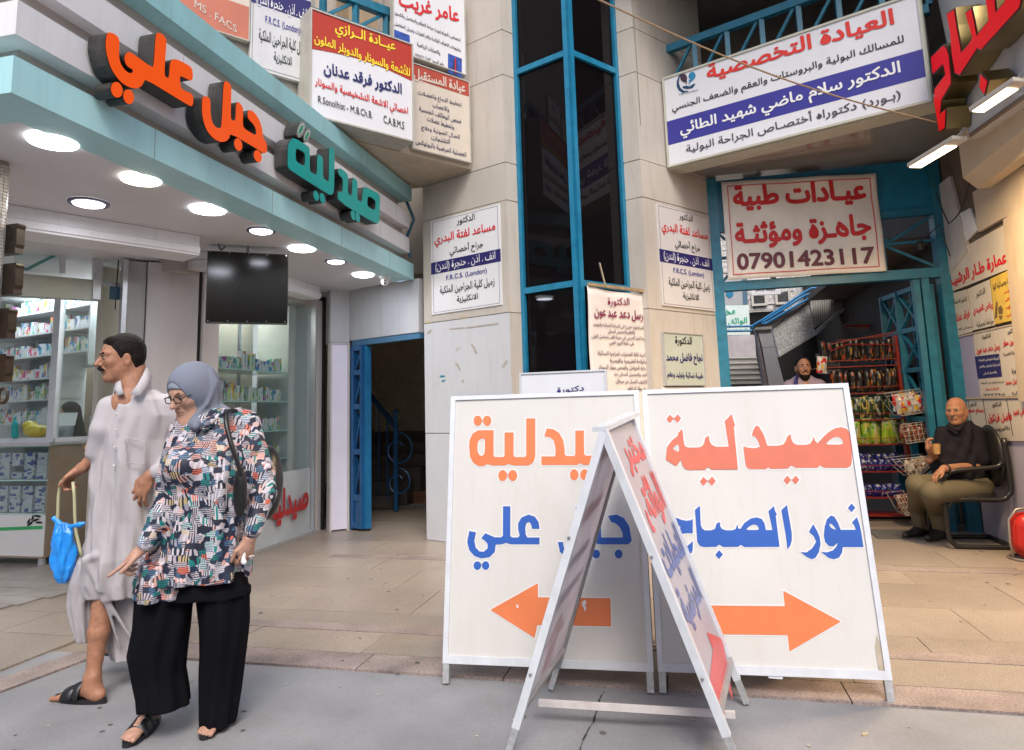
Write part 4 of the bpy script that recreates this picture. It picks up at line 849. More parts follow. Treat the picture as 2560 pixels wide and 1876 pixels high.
for P in ([(732, 490), (738, 490), (742, 510), (748, 488), (750, 520), (738, 526)], [(1250, 480), (1270, 462), (1285, 460), (1290, 490), (1275, 500), (1290, 520), (1280, 555), (1268, 520), (1252, 500), (1262, 490)]): MB().flat(fl_, ccw(outl(Z7, P, fl_, .004)), .0042).mk('scratch', m_halo, tl)
MB().prism(fr2, ccw([fr2.px(*q4(Z5, [p])[0]) for p in ((1015, 1052), (1138, 1060), (1130, 1088), (1020, 1078))]), -.02, .004).mk('hinge_tab', m_aluw, tr)
MB().flat(fr2, ccw([fr2.px(*q4(Z5, [p])[0], .003) for p in ((1870, 840), (1880, 730), (1900, 800), (1940, 880), (1968, 1040), (1900, 1030))]), .003).mk('peeled_patch', M('peeled_tan', (.42, .36, .28), .8, var=.2, scale=20), tr)
# ---- the folding A board standing across them
tA = T('folding_a_board', 'steep folding A board seen from its side in front of the other two', 'sign board', (-.3, 3.1, 0))
LN, LF, RN, RF = (np.array(p, float) for p in ((-.735, 2.77, 0), (-.685, 3.40, 0), (.125, 2.85, 0), (.205, 3.39, 0)))
def ridge(x, y, Y):
    p = atY(x, y, Y); return p
RgN = ridge(1499, 1076, 2.82); RgF = ridge(1583, 1038, 3.39)
m_ap = M('a_board_face', (.58, .54, .58), .4, trans=.3, var=.03, streak=.1, stcol=(.6, .45, .48)); m_apb = M('a_board_back', (.82, .78, .79), .5, trans=.7, var=.10, scale=5, streak=.4, stcol=(.47, .33, .36))
def side(N_, F_, name, mat, sgn):
    rn, rf = globals()['RgN'], globals()['RgF']; ey = ((rn-N_)/np.linalg.norm(rn-N_)+(rf-F_)/np.linalg.norm(rf-F_)); fr = Fr(N_, F_-N_, ey)
    def L3(a, b, s_): return a+(b-a)*s_
    pj = lambda P: (lambda w: w-fr.ez*((w-fr.O)@fr.ez))(np.array(P, float))
    RgN, RgF = pj(globals()['RgN']), pj(globals()['RgF'])
    q = [L3(N_, RgN, .14), L3(F_, RgF, .14), L3(F_, RgF, .99), L3(N_, RgN, .99)]; n_ = np.cross(q[1]-q[0], q[3]-q[0]); n_ /= np.linalg.norm(n_)
    MB().add([p+n_*.003 for p in q]+[p-n_*.003 for p in q], [(0, 1, 2, 3), (7, 6, 5, 4), (0, 4, 5, 1), (1, 5, 6, 2), (2, 6, 7, 3), (3, 7, 4, 0)]).mk('panel', mat, tA)
    up = n_
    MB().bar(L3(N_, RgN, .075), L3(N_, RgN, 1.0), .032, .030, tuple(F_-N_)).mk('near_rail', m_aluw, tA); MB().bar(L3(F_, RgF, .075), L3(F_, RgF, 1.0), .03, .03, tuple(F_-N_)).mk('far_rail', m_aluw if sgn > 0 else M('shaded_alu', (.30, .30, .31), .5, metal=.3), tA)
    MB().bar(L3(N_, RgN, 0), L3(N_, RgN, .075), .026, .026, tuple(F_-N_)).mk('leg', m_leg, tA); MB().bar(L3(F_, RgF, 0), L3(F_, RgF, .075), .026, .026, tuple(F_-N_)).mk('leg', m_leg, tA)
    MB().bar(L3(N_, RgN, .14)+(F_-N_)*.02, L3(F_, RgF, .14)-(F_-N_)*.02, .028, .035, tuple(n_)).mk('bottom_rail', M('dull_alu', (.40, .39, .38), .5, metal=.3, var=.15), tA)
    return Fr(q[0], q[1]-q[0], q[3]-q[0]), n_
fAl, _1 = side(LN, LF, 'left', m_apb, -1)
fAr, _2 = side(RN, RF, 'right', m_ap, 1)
MB().bar(RgN+(0, -.01, .004), RgF+(0, .01, .004), .06, .02).mk('ridge_strip', m_aluw, tA)
MB().bar(G(1347, 1757, .07), G(1838, 1787, .07), .022, .024).mk('spreader_bar', M('chipped_white_bar', (.60, .56, .55), .5, var=.1, scale=15, streak=.4), tA)
for f0 in (LN+(RgN-LN)*.24, LN+(RgN-LN)*.66, RN+(RgN-RN)*.24, RN+(RgN-RN)*.6): MB().lathe([(0, -.006), (.006, -.003), (.006, .003), (0, .006)], 8, f0+np.array([0, -.019, 0])).mk('screw', m_metal, tA)
fA3 = Fr(fAr.O, fAr.ex, fAr.ey)
mro = M('a_board_red', (.60, .10, .10), .4, var=.05); mbo = M('a_board_blue', (.14, .17, .36), .4, var=.05)
Wd = float(np.linalg.norm(RF-RN)); Ht = float(np.linalg.norm(RgN-RN))*.85
def atext(s, u0, u1, v, h, mt, skew=0, bold=.03):
    V, Fc, asp = text_geo(s, bold); P = [fA3.p(u0+(u1-u0)*x, v+(y-.5)*h, .0045+k*.00015) for x, y, k in V]; mk('lettering', P, Fc, mt, tA)
atext('مختبر', .09, .49, Ht*.885, .17, mro, bold=.045); atext('الواثق', .06, .50, Ht*.69, .24, mro, bold=.045); atext('للتحليلات', .04, .51, Ht*.49, .19, mbo, bold=.045); atext('المرضية', .05, .49, Ht*.31, .19, mbo, bold=.045)
Z5b = (1600, 1356, 3.177)
MB().flat(fA3, ccw(outl(Z5b, [(530, 715), (655, 765), (700, 1010), (742, 1265), (687, 1130), (664, 1440), (550, 1135), (580, 850)], fA3, .005)), .005).mk('arrow_print', mro, tA)
# faint print showing through the back of the left panel
ms_ = M('show_through_pink', (.80, .60, .61), .6, trans=.5, var=.1); mt_ = M('show_through_blue', (.62, .64, .74), .6, trans=.5, var=.1)
fB3 = Fr(LN+(RgN-LN)*.14, LF-LN, (RgN-LN)); 
for v_, h_, mt in ((.97, .09, ms_), (.70, .12, ms_), (.50, .10, mt_), (.34, .10, mt_)): MB().flat(fB3, ccw([(.10, v_), (.25, v_+.02), (.50, v_+h_*.5), (.50, v_+h_), (.30, v_+h_*.8), (.12, v_+h_*.7)]), -.0045).flat(fB3, ccw([(.10, v_), (.25, v_+.02), (.50, v_+h_*.5), (.50, v_+h_), (.30, v_+h_*.8), (.12, v_+h_*.7)]), .0045).mk('show_through_print', mt, tA)
MB().flat(fB3, ccw([(.2, .04), (.36, .04), (.36, .18), (.46, .18), (.28, .30), (.10, .18), (.2, .18)]), .0045).mk('show_through_print', ms_, tA)
# litter
for i, (x, y, a_) in enumerate(((2157, 1834, .6), (830, 1563, .3), (1560, 1500, 1.2))):
    p = G(x, y); f = Fr((p[0], p[1], 0), (math.cos(a_), math.sin(a_), 0), (-math.sin(a_), math.cos(a_), 0)); MB().box(f, 0, .03, 0, .008, .0 if p[1] > 3.5 else -.012, .006 if p[1] > 3.5 else -.004).mk('litter', M('litter_tan', (.45, .36, .22), .7), label=['tan cigarette end on the grey street right of the boards', 'pale scrap on the tiles behind the woman', 'small scrap on the tiles under the right board'][i], cat='litter')
# ================================================================== blue entrance gate
fGt = Fr((.44, 7.79, 0), (1, 0))
gt = T('entrance_gate', 'tall blue steel passage gate frame with star shaped grille and open leaf', 'gate', (1.6, 7.79, 0))
gu = lambda x, y: fGt.px(x, y)[0]
box('gate_post', fGt, -.02, .10, 0, 3.84, -.10, .06, m_blue, gt)
box('gate_post', fGt, 2.235, 2.34, 0, 3.78, -.10, .05, m_blue, gt)
box('gate_post', fGt, 2.06, 2.13, 0, 2.55, -.07, .03, m_blue, gt); box('gate_post', fGt, 1.985, 2.045, 0, 2.55, -.07, .02, m_blue, gt)
box('lintel_panel', fGt, .10, 2.235, 3.30, 3.82, -.05, .01, m_blue2, gt)
box('gate_rail', fGt, .10, 2.235, 2.55, 2.65, -.06, .05, m_blue, gt); box('gate_rail', fGt, .10, 2.235, 3.22, 3.297, -.05, .03, m_blue, gt)
for u in (.62, 1.28, 1.73): box('grille_bar', fGt, u, u+.035, 2.65, 3.22, -.03, .0, m_blue, gt)
cx_ = 1.745; cz = 2.95
for a, b in (((1.28, 3.2), (2.22, 2.67)), ((1.30, 2.67), (2.22, 3.2)), ((1.28, 2.93), (2.235, 2.95)), ((.1, 2.67), (.62, 3.2)), ((.1, 3.2), (.62, 2.67)), ((.1, 2.93), (1.28, 2.93)), ((.62, 2.67), (1.28, 3.2)), ((.62, 3.2), (1.28, 2.67))): MB().bar(fGt.p(*a, -.02-.006*random.random()), fGt.p(*b, -.02), .028, .028).mk('grille_bar', m_blue, gt)
MB().box(fGt, cx_-.05, cx_+.05, cz-.05, cz+.05, -.035, .012).mk('grille_boss', m_blue, gt)
fE_ = atY(2222, 900, 8.75); fLf = Fr((2.50, 7.86, 0), (2.50-fE_[0], 7.86-fE_[1])); lf0 = -float(np.hypot(2.5-fE_[0], 7.86-fE_[1])); lf1 = 0
def leafbar(a, b, w=.05, d=.05, mt=m_blue): return MB().bar(fLf.p(*a), fLf.p(*b), w, d).mk('leaf_bar', mt, gt)
for u in (lf0, lf0+.40, lf1): leafbar((u, .05), (u, 2.5), .07, .05)
for z in (.08, .55, 1.1, 1.62, 2.05, 2.48): leafbar((lf0, z), (lf1, z), .05, .05)
for z0, z1 in ((1.62, 2.05), (2.05, 2.48), (1.1, 1.62)):
    for u0, u1 in ((lf0, lf0+.4), (lf0+.4, lf1)): leafbar((u0, z0), (u1, z1), .03, .02); leafbar((u1, z0), (u0, z1), .03, .026)
fl3 = Fr((2.62, 7.9, 0), (.05, -1))
for u in (-1.0, -.5, 0): MB().bar(fl3.p(u, .05), fl3.p(u, 2.5), .05, .05).mk('leaf_bar', m_blue, gt)
for z in (.6, 1.2, 1.8, 2.4): MB().bar(fl3.p(-1.0, z), fl3.p(0, z), .045, .045).mk('leaf_bar', m_blue, gt)
for z in (.6, 1.2, 1.8): MB().bar(fl3.p(-.5, z), fl3.p(0, z+.6), .03, .03).mk('leaf_bar', m_blue, gt)
# ================================================================== right wall with posters
rs = T('corner_shop', 'right hand shop building with cream cladding and a lit shutter box', 'building', (3.2, 6.5, 0))
fRW = Fr((2.79, 0, 0), (0, -1)); 
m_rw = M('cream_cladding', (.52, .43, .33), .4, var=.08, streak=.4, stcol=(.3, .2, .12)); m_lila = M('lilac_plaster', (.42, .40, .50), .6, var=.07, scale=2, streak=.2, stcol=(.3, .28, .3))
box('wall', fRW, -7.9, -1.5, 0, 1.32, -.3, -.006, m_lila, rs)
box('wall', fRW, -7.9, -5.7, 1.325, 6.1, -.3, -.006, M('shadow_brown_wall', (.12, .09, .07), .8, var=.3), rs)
def rpx(P, w=0): return ccw([fRW.px(*p, w) for p in P])
MB().prism(fRW, rpx([(2343, 470), (2382, 440), (2428, 625), (2378, 690)]), 0, .03).mk('loose_panel', M('loose_white_panel', (.50, .47, .45), .5, var=.1, streak=.3), rs)
MB().prism(fRW, rpx([(2395, 540), (2430, 520), (2450, 575), (2410, 615)]), 0, .02).mk('loose_panel', m_signw, rs)
MB().prism(fRW, rpx([(2443, 480), (2600, 400), (2600, 520), (2520, 545), (2458, 580)]), 0, .04).mk('stone_panel', m_rw, rs)
MB().prism(fRW, rpx([(2524, 548), (2600, 505), (2600, 1010), (2563, 1000)]), 0, .05).mk('stone_panel', m_rw, rs)
# posters
m_po = M('poster_white', (.60, .55, .48), .45, var=.05, streak=.2, stcol=(.4, .34, .25))
pw = T('poster_wall', 'wall board with red title and a grid of small doctor notices', 'notice board', fRW.p(-7, 1.3, 0))
def poly(P, w, mt, nm='notice', th=.004): return MB().prism(fRW, rpx(P), w-th, w).mk(nm, mt, pw)
z8 = (2320, 560, 3.0583)
Q = lambda L: q4(z8, L)
poly(Q([(118, 275), (640, -15), (672, 330), (155, 535)]), .02, m_po, 'title_board')
poly(Q([(158, 540), (312, 500), (352, 825), (200, 865)]), .018, m_po); poly(Q([(318, 498), (485, 425), (525, 775), (357, 815)]), .018, m_po)
poly(Q([(492, 420), (672, 335), (730, 722), (530, 768)]), .018, M('poster_yellow', (.68, .47, .07), .45, var=.15, scale=12))
poly(Q([(205, 875), (350, 840), (415, 1328), (262, 1335)]), .012, M('poster_lilac', (.36, .34, .50), .5, var=.05))
poly(Q([(358, 835), (535, 790), (597, 1318), (418, 1326)]), .016, m_po); poly(Q([(540, 790), (740, 750), (760, 1310), (602, 1318)]), .016, m_po)
poly(Q([(373, 1015), (560, 992), (582, 1168), (398, 1185)]), .0185, m_navy, 'print_block', .002)
poly(Q([(268, 1345), (770, 1345), (790, 1660), (300, 1660)]), .012, m_po)
for a, b in (((315, 1345), (345, 1560)), ((430, 1345), (470, 1610)), ((612, 1345), (660, 1620))): poly(Q([a, (a[0]+4, a[1]), (b[0]+4, b[1]), b]), .0135, m_black, 'rule_line', .001)
poly(Q([(205, 866), (735, 748), (737, 758), (206, 877)]), .022, m_rw, 'divider_strip'); poly(Q([(255, 1328), (760, 1316), (760, 1330), (256, 1343)]), .022, m_rw, 'divider_strip')
def rt(s, L, R, h, mt, bold=.02, w=.021): return text(fRW, s, Q([L])[0], Q([R])[0], h/3.0583, mt, pw, bold, w)
rt('عمارة طـار الرشيـد', (160, 450), (602, 260), 125, m_red, .04, .022)
for s, L, R, h, mt in (('الدكتور الاخصائي', (190, 610), (298, 580), 50, m_black), ('فرقد عدنان', (200, 735), (318, 690), 80, m_red), ('اخصائي الاشعة', (205, 815), (340, 788), 26, m_black),
    ('الدكتور', (365, 545), (437, 515), 60, m_black), ('رياض العبيدي', (345, 675), (497, 625), 80, m_red), ('جراحة تجميلية', (372, 775), (502, 745), 55, m_black),
    ('كافتيريا وصيدلية الوا', (498, 490), (668, 410), 60, m_black), ('للمأكولات', (580, 525), (688, 492), 30, m_red), ('عصائر', (588, 585), (695, 555), 30, m_red), ('شاي', (595, 640), (700, 615), 30, m_red), ('مشروبات', (600, 705), (712, 680), 30, m_red),
    ('الدكتورة', (415, 870), (478, 855), 40, m_black), ('رسل دعد عبد عون', (372, 975), (550, 940), 60, m_red), ('دكتوراه اختصاص الجراحة', (388, 1045), (552, 1028), 28, m_signw), ('النسائية والتوليد والعقم', (395, 1095), (548, 1080), 28, m_signw), ('والتجميل النسائي', (425, 1148), (525, 1135), 28, m_signw),
    ('ابتداء الدوام من الساعة', (405, 1220), (578, 1210), 24, m_black), ('الساعة ١٠ صباحا', (440, 1265), (540, 1258), 20, m_red), ('٠٧٧١٢٣٤٥', (415, 1308), (585, 1302), 18, m_black),
    ('الدكتور', (605, 830), (672, 810), 45, m_black), ('علي حسين مطر', (572, 925), (736, 885), 75, m_red), ('جراحة الجملة العصبية', (575, 1000), (738, 975), 34, m_black), ('الدكتورة', (640, 1130), (718, 1105), 50, m_black), ('نجاح فاضل محمد', (595, 1222), (740, 1200), 60, m_red), ('نسائية', (640, 1298), (738, 1288), 26, m_black),
    ('الدكتور', (318, 1385), (370, 1380), 36, m_black), ('بسام سعيد', (290, 1430), (425, 1430), 52, m_red), ('الدكتور', (488, 1385), (560, 1380), 45, m_black), ('فاضل فرنكول', (458, 1490), (640, 1480), 75, m_red), ('بكالوريوس', (500, 1572), (625, 1562), 36, m_black), ('علي شهيد', (650, 1450), (740, 1440), 70, m_red)): rt(s, L, R, h, mt, .03 if mt is m_red else .015, .0195 if L[1] < 1340 else .0145)
# camel-like thorn print: small dark tufts and a pot on the yellow notice
for P in ([(528, 725), (548, 715), (552, 600), (540, 590), (532, 640)], [(555, 640), (575, 620), (592, 650), (588, 690), (560, 690)], [(560, 700), (590, 700), (582, 730), (568, 730)]): poly(Q(P), .0195, M('tuft_brown', (.16, .10, .04), .7), 'picture_print', .001)
# ================================================================== right shop fascia with red letters, shutter box and floodlights
fRF = Fr((2.40, 0, 0), (0, -1))
fpx = lambda P, w=0: ccw([fRF.px(*p, w) for p in P])
MB().prism(fRF, fpx([(2320, -120), (2417, 349), (2700, 150), (2760, -200)]), -.4, 0).mk('fascia_panel', M('grey_gloss_panel', (.58, .58, .58), .18, var=.04, spec=.6), rs)
MB().bar(fRF.p(*fRF.px(2410, 352), .01), fRF.p(*fRF.px(2700, 146), .01), .03, .02).mk('edge_trim', M('brown_trim', (.16, .12, .10), .4), rs)
sbx = Fr((2.28, 0, 0), (0, -1))
P = [sbx.px(*p) for p in ((2397, 392), (2445, 470), (2640, 390), (2640, 220))]
m_lit = M('cream_metal', (.55, .45, .32), .45, var=.05)
f25 = Fr((2.50, 0, 0), (0, -1)); e1 = f25.px(2407, 445); e0 = f25.px(2399, 383); fSe = Fr((0, -e1[0], 0), (1, 0))
MB().prism(fSe, ccw([(2.50, 3.6), (2.50, e1[1]), (2.60, e1[1]-.11), (2.70, e1[1]-.11), (2.79, e1[1]-.05), (2.79, 3.6)]), 0, 2.6).mk('shutter_box', m_lit, rs)
MB().prism(fRW, rpx([(2550, 520), (2562, 515), (2660, 1300), (2645, 1300)]), .001, .03).mk('guide_rail', m_dark, rs)
MB().box(fRW, -6.1, -5.2, 0, 2.9, -.2, .0).mk('shop_interior', M('dark_shelf_brown', (.10, .06, .04), .8, var=.4, scale=8), rs)
m_rl = M('red_acrylic', (.80, .006, .010), .5, var=.03, emit=.22, spec=.15); m_gold = M('gold_side', (.27, .20, .08), .3, metal=.8, var=.15, streak=.3); m_brz = M('dark_bronze', (.06, .04, .03), .4)  # red letter faces get a faint added glow, unlit in themselves, to look redder
fRL = Fr((2.22, 0, 0), (0, -1))
rl = T('raised_lettering', 'large red raised letters with gold sides, cut off at the upper right corner', 'sign lettering', fRL.p(-6, 3.4, -.15))
LA_ = [(1612, 108), (1680, 60), (1700, 200), (1737, 405), (1800, 330), (1815, 300), (1760, 100), (1818, 55), (1838, 150), (1860, 268), (1945, 160), (1918, -60), (2000, -60), (2012, 80), (2075, 10), (2085, -60), (2230, -60), (2200, 70), (1890, 410), (1862, 395), (1722, 608), (1680, 590), (1655, 440), (1640, 260)]
LB_ = [(1590, 350), (1487, 452), (1503, 602), (1588, 522), (1602, 590), (1520, 700), (1510, 800), (1556, 1058), (1606, 1025), (1614, 855), (1568, 895), (1578, 800), (1658, 665), (1638, 432), (1614, 368)]
LC_ = [(1885, 570), (1872, 695), (1918, 772), (1952, 640)]
for Pp in (LA_, LB_, LC_):
    U = ccw(outl(zD, Pp, fRL)); MB().prism(fRL, U, -.17, 0).mk('letter', m_gold, rl); MB().flat(fRL, U, .003).mk('letter_rim', m_brz, rl)
    try: MB().flat(fRL, halo(U, -.012), .008).mk('letter_face', m_rl, rl)
    except Exception: MB().flat(fRL, U, .008).mk('letter_face', m_rl, rl)
m_lamp = M('flood_glow', (1, .80, .52), .4, var=0, emit=5)
def flood(name, label, P, Q_, w, arm):
    a = atY(*P); b = atY(*Q_) if len(Q_) == 3 else None
    t = T(name, label, 'floodlight', a, 'floodlights on the right shop fascia')
    d = (b-a)/np.linalg.norm(b-a); s_ = np.cross(d, (0, 0, 1.)); s_ /= np.linalg.norm(s_); n_ = np.cross(s_, d); 
    if n_[2] < 0: n_ = -n_
    fr = Fr(a, s_, d); L_ = float(np.linalg.norm(b-a))
    sg = 1 if fr.ez[2] > 0 else -1
    MB().box(fr, -w/2, w/2, 0, L_, 0, .035*sg).mk('housing', M('flood_housing', (.50, .46, .40), .4, var=.1), t, bevel=.006)
    MB().box(fr, -w/2+.012, w/2-.012, .015, L_*.80, -.006*sg, -.001*sg).mk('lens', m_lamp, t)
    MB().tube([fr.p(0, L_*.9, .03*sg), fr.p(0, L_*1.1, .06*sg), atY(*arm)], .012).mk('bracket', m_metal, t)
    l = bpy.data.lights.new('lamp', 'AREA'); l.shape = 'RECTANGLE'; l.size = w; l.size_y = L_*.8; l.energy = 50; l.color = (1, .70, .36)
    o = bpy.data.objects.new('lamp', l); COL.objects.link(o); p = fr.p(0, L_*.4, -.015*sg); o.location = p.tolist(); o.rotation_euler = Vector((fr.ez*sg).tolist()).to_track_quat('Z', 'Y').to_euler()
    return t
flood('floodlight', 'glowing floodlight just under the lowest red letter', (2285, 420, 5.75), (2402, 350, 5.3), .12, (2420, 345, 5.5))
flood('floodlight', 'glowing floodlight at the right edge below the red letters', (2440, 282, 4.9), (2555, 205, 4.6), .11, (2600, 190, 4.8))
# ================================================================== passage: ceiling, far building, stair
m_pf = M('passage_floor_tile', (.25, .19, .135), .35, var=.15, scale=2, speck=(90, .15), streak=.3, stcol=(.17, .12, .08))
pf = MB().box(fG, -.4, 9, 9.3, 26, -.2, -.02).mk('passage_floor', m_joint, kind='structure')
y = 8.51
for r in range(6):
    for c in range(4): box('tile', fG, .0+c*1.0+.003, c*1.0+.997, y+.003, y+.797, -.1, 0, m_pf, pf)
    y += .8
pb = T('passage_building', 'passage building with dark sloping ceiling and rough brick back wall', 'building', (2, 12, 0))
fF16 = fFront(16.); fF12 = fFront(12.5); fF11 = fFront(11.5)
def tr_(fr, P, w0, w1, nm, mt, par, z=(1780, 660, 3.888)): return MB().prism(fr, ccw(outl(z, P, fr, w1)), w0, w1).mk(nm, mt, par)
m_rough = M('rough_brick', (.56, .545, .53), .9, var=.18, scale=7, bump=.8, bscale=22, speck=(26, .22)); m_conc = M('stair_concrete', (.56, .54, .50), .8, var=.12, scale=4, bump=.2, speck=(40, .08), streak=.3)
# individual stones of the rough back wall
bw = box('back_wall', fF16, -2.2, 2.6, 0, 9, -.3, -.03, M('back_wall_mortar', (.20, .19, .18), .9), pb)
z = 1.4; k = 0
u_a, u_b = fF16.px(1800, 800)[0], fF16.px(2030, 700)[0]
while z < 5.3:
    u = u_a-.2-(k % 2)*.15
    while u < u_b:
        w_ = random.choice((.34, .42, .5)); 
        if True: MB().box(fF16, u+.006, u+w_-.006, z+.006, z+.124, -.03, random.uniform(-.012, .012)).mk('brick', m_rough, pb)
        u += w_
    z += .13; k += 1
# side walls and ceiling of the passage
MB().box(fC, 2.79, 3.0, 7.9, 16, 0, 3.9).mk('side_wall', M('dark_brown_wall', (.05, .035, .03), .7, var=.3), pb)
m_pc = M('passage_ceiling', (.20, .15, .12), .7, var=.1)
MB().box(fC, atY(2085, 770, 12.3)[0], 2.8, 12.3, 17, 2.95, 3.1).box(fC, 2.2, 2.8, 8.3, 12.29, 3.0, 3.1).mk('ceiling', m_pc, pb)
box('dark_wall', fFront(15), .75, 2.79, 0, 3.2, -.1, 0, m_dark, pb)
st2 = T('outdoor_stair', 'concrete stair flight with rough stone parapet and blue handrail rising to the right', 'stair', (0.9, 12, 0))
tr_(fF12, [(580, 605), (935, 345), (1005, 660), (650, 888)], -.25, 0, 'parapet_panel', m_rough, st2)
tr_(fF12, [(940, 345), (1020, 230), (1170, 175), (1430, 175), (1440, 290), (1000, 620)], -.25, .02, 'parapet_panel', m_conc, st2)
tr_(fF12, [(1440, 170), (1900, -60), (1700, -180), (1250, 80), (1250, 175)], -.25, .0, 'parapet_panel', m_conc, st2)
m_groove = M('groove_dark', (.20, .18, .165), .9)
for i in range(20):
    x = 985+i*21; yt = 345-(x-940)*.45 if x < 1100 else 180; MB().prism(fF12, ccw(outl((1780, 660, 3.888), [(x, max(yt, 180)), (x+5, max(yt, 180)), (x+12, 615-(x-1000)*.74), (x+6, 618-(x-1000)*.74)], fF12, .03)), .015, .026).mk('rib', m_groove, st2)
tr_(fF12, [(925, 335), (1020, 232), (1175, 150), (1200, 175), (1030, 250), (945, 350), (590, 612), (575, 598)], -.26, .05, 'coping', M('coping', (.40, .38, .36), .7, var=.1), st2)
tr_(fF12, [(650, 885), (1005, 660), (1440, 290), (1445, 320), (1015, 690), (655, 905)], -.4, .06, 'stringer', m_conc, st2)
m_plin = M('white_marble_slab', (.78, .77, .79), .5, var=.08, scale=4, streak=.3, stcol=(.4, .36, .35))
tr_(fF11, [(440, 640), (578, 640), (608, 806), (488, 812)], -.3, 0, 'plinth_slab', m_plin, st2); tr_(fF11, [(489, 815), (609, 809), (716, 1220), (560, 1220)], -.3, 0, 'plinth_slab', m_plin, st2)
tr_(fF11, [(420, 620), (580, 605), (582, 637), (425, 640)], -.32, .04, 'plinth_cap', m_conc, st2)
tr_(fF11, [(425, 642), (438, 642), (556, 1220), (515, 1220)], -.3, -.02, 'plinth_side', M('pinkish_stone', (.36, .30, .30), .7, var=.15), st2)
for i in range(6):
    y = 910+i*50; tr_(Fr((0, 13.8-.28*i, 0), (1, 0)), [(130, y+12), (435+i*10, y+6), (440+i*10, y+56), (130, y+60)], -.25, 0, 'stair_step', M('step_riser', (.34, .32, .30), .8, var=.15), st2); tr_(Fr((0, 13.8-.28*i, 0), (1, 0)), [(130, y), (437+i*10, y-4), (438+i*10, y+5), (130, y+11)], -.25, .03, 'stair_nosing', m_conc, st2)
tr_(Fr((0, 14.2, 0), (1, 0)), [(110, 700), (415, 690), (430, 905), (130, 915)], -.1, 0, 'landing_wall', M('pale_purple_stone', (.52, .48, .50), .8, var=.2, scale=3, streak=.4), st2)
def P3(fr, P, w=0, z=(1780, 660, 3.888)): return [fr.p(*q, w) for q in outl(z, P, fr, w)]
hr = T('blue_handrail', 'bright blue tube handrail along the outdoor stair', 'handrail', (.3, 12.3, 2.2)); m_hr = M('handrail_blue', (.02, .22, .50), .4)
for L_ in ([(110, 612), (385, 606), (490, 545), (960, 240), (1020, 235), (1045, 190), (1160, 120)], [(110, 655), (385, 650), (392, 606)], [(490, 545), (490, 580), (520, 582), (915, 352), (985, 285)], [(505, 560), (900, 310), (985, 280)], [(505, 540), (930, 258)], [(492, 545), (505, 560)]): MB().tube(P3(fF12, L_, .12), .022, 6).mk('tube', m_hr, hr)
# windows and signs on the back wall
for P in ([(400, 310), (508, 308), (512, 388), (406, 390)], [(632, 285), (735, 275), (740, 370), (636, 378)]):
    t = T('back_window', 'small dark window in the rough back wall, %s' % ('below the white sign' if P[0][0] < 500 else 'right one near the handrail'), 'window', fF16.p(*outl((1780, 660, 3.888), [P[3]], fF16)[0])); tr_(fF16, P, .0, .02, 'pane', M('dim_pane', (.05, .05, .055), .2, var=.4, scale=9), t)
    u0, u1, v0, v1 = quad(fF16, q4((1780, 660, 3.888), P)); m = MB(); g = .05; m.box(fF16, u0-g, u1+g, v0-g, v0, .0, .06); m.box(fF16, u0-g, u0, v0, v1+g, 0, .05); m.box(fF16, u1, u1+g, v0, v1+g, 0, .05); m.mk('frame', m_conc, t)
m_gsign = M('green_lit_sign', (.62, .72, .70), .4, var=.05, emit=.12); m_gr = M('green_print', (.0, .36, .20), .5)
fF15 = Fr((0, 14.6, 0), (1, 0))
zE = (1780, 660, 3.888)
t = T('laboratory_sign', 'pale green sign with green arabic words behind the blue gate post', 'sign', fF15.p(*fF15.px(1840, 838))); tr_(fF15, [(60, 405), (358, 400), (372, 690), (80, 695)], -.1, 0, 'panel', m_gsign, t)
text(fF15, 'مختبر', (1790, 788), (1838, 780), 20, m_gr, t, .02, w=.01); text(fF15, 'الواثق التـ', (1790, 808), (1868, 803), 20, m_gr, t, .02, w=.01); text(fF15, 'للتحليلات المرضية', (1790, 828), (1868, 824), 8, m_gr, t, .01, w=.01)
t = T('white_sign', 'small white sign with two dark words on the rough back wall', 'sign', fF15.p(*fF15.px(1915, 738))); tr_(fF15, [(378, 205), (665, 200), (670, 292), (388, 306)], -.06, 0, 'panel', m_signw, t)
text(fF15, 'وتوليد وعقم', (1890, 725), (1938, 723), 11, m_black, t, .02, w=.01)
t = T('white_sign', 'white sign cut by the cloth banner, above the sign with two dark words', 'sign', fF15.p(*fF15.px(1915, 700))); tr_(fF15, [(375, 60), (655, 60), (660, 165), (385, 180)], -.06, 0, 'panel', m_signw, t)
t = T('poster_sign', 'grey poster with a blue and red oval emblem left of the back wall windows', 'sign', fF15.p(*fF15.px(1830, 760))); tr_(fF15, [(80, 130), (290, 130), (300, 398), (90, 402)], -.05, 0, 'panel', M('poster_grey', (.42, .44, .46), .5, var=.08), t); tr_(fF15, [(290, 130), (340, 130), (348, 395), (300, 398)], -.05, .002, 'strip', M('strip_blue', (.08, .17, .26), .5), t)
tr_(fF15, [(128, 180), (140, 230), (205, 230), (215, 180), (205, 310), (170, 335), (138, 310)], .0, .01, 'emblem', mb_, t)
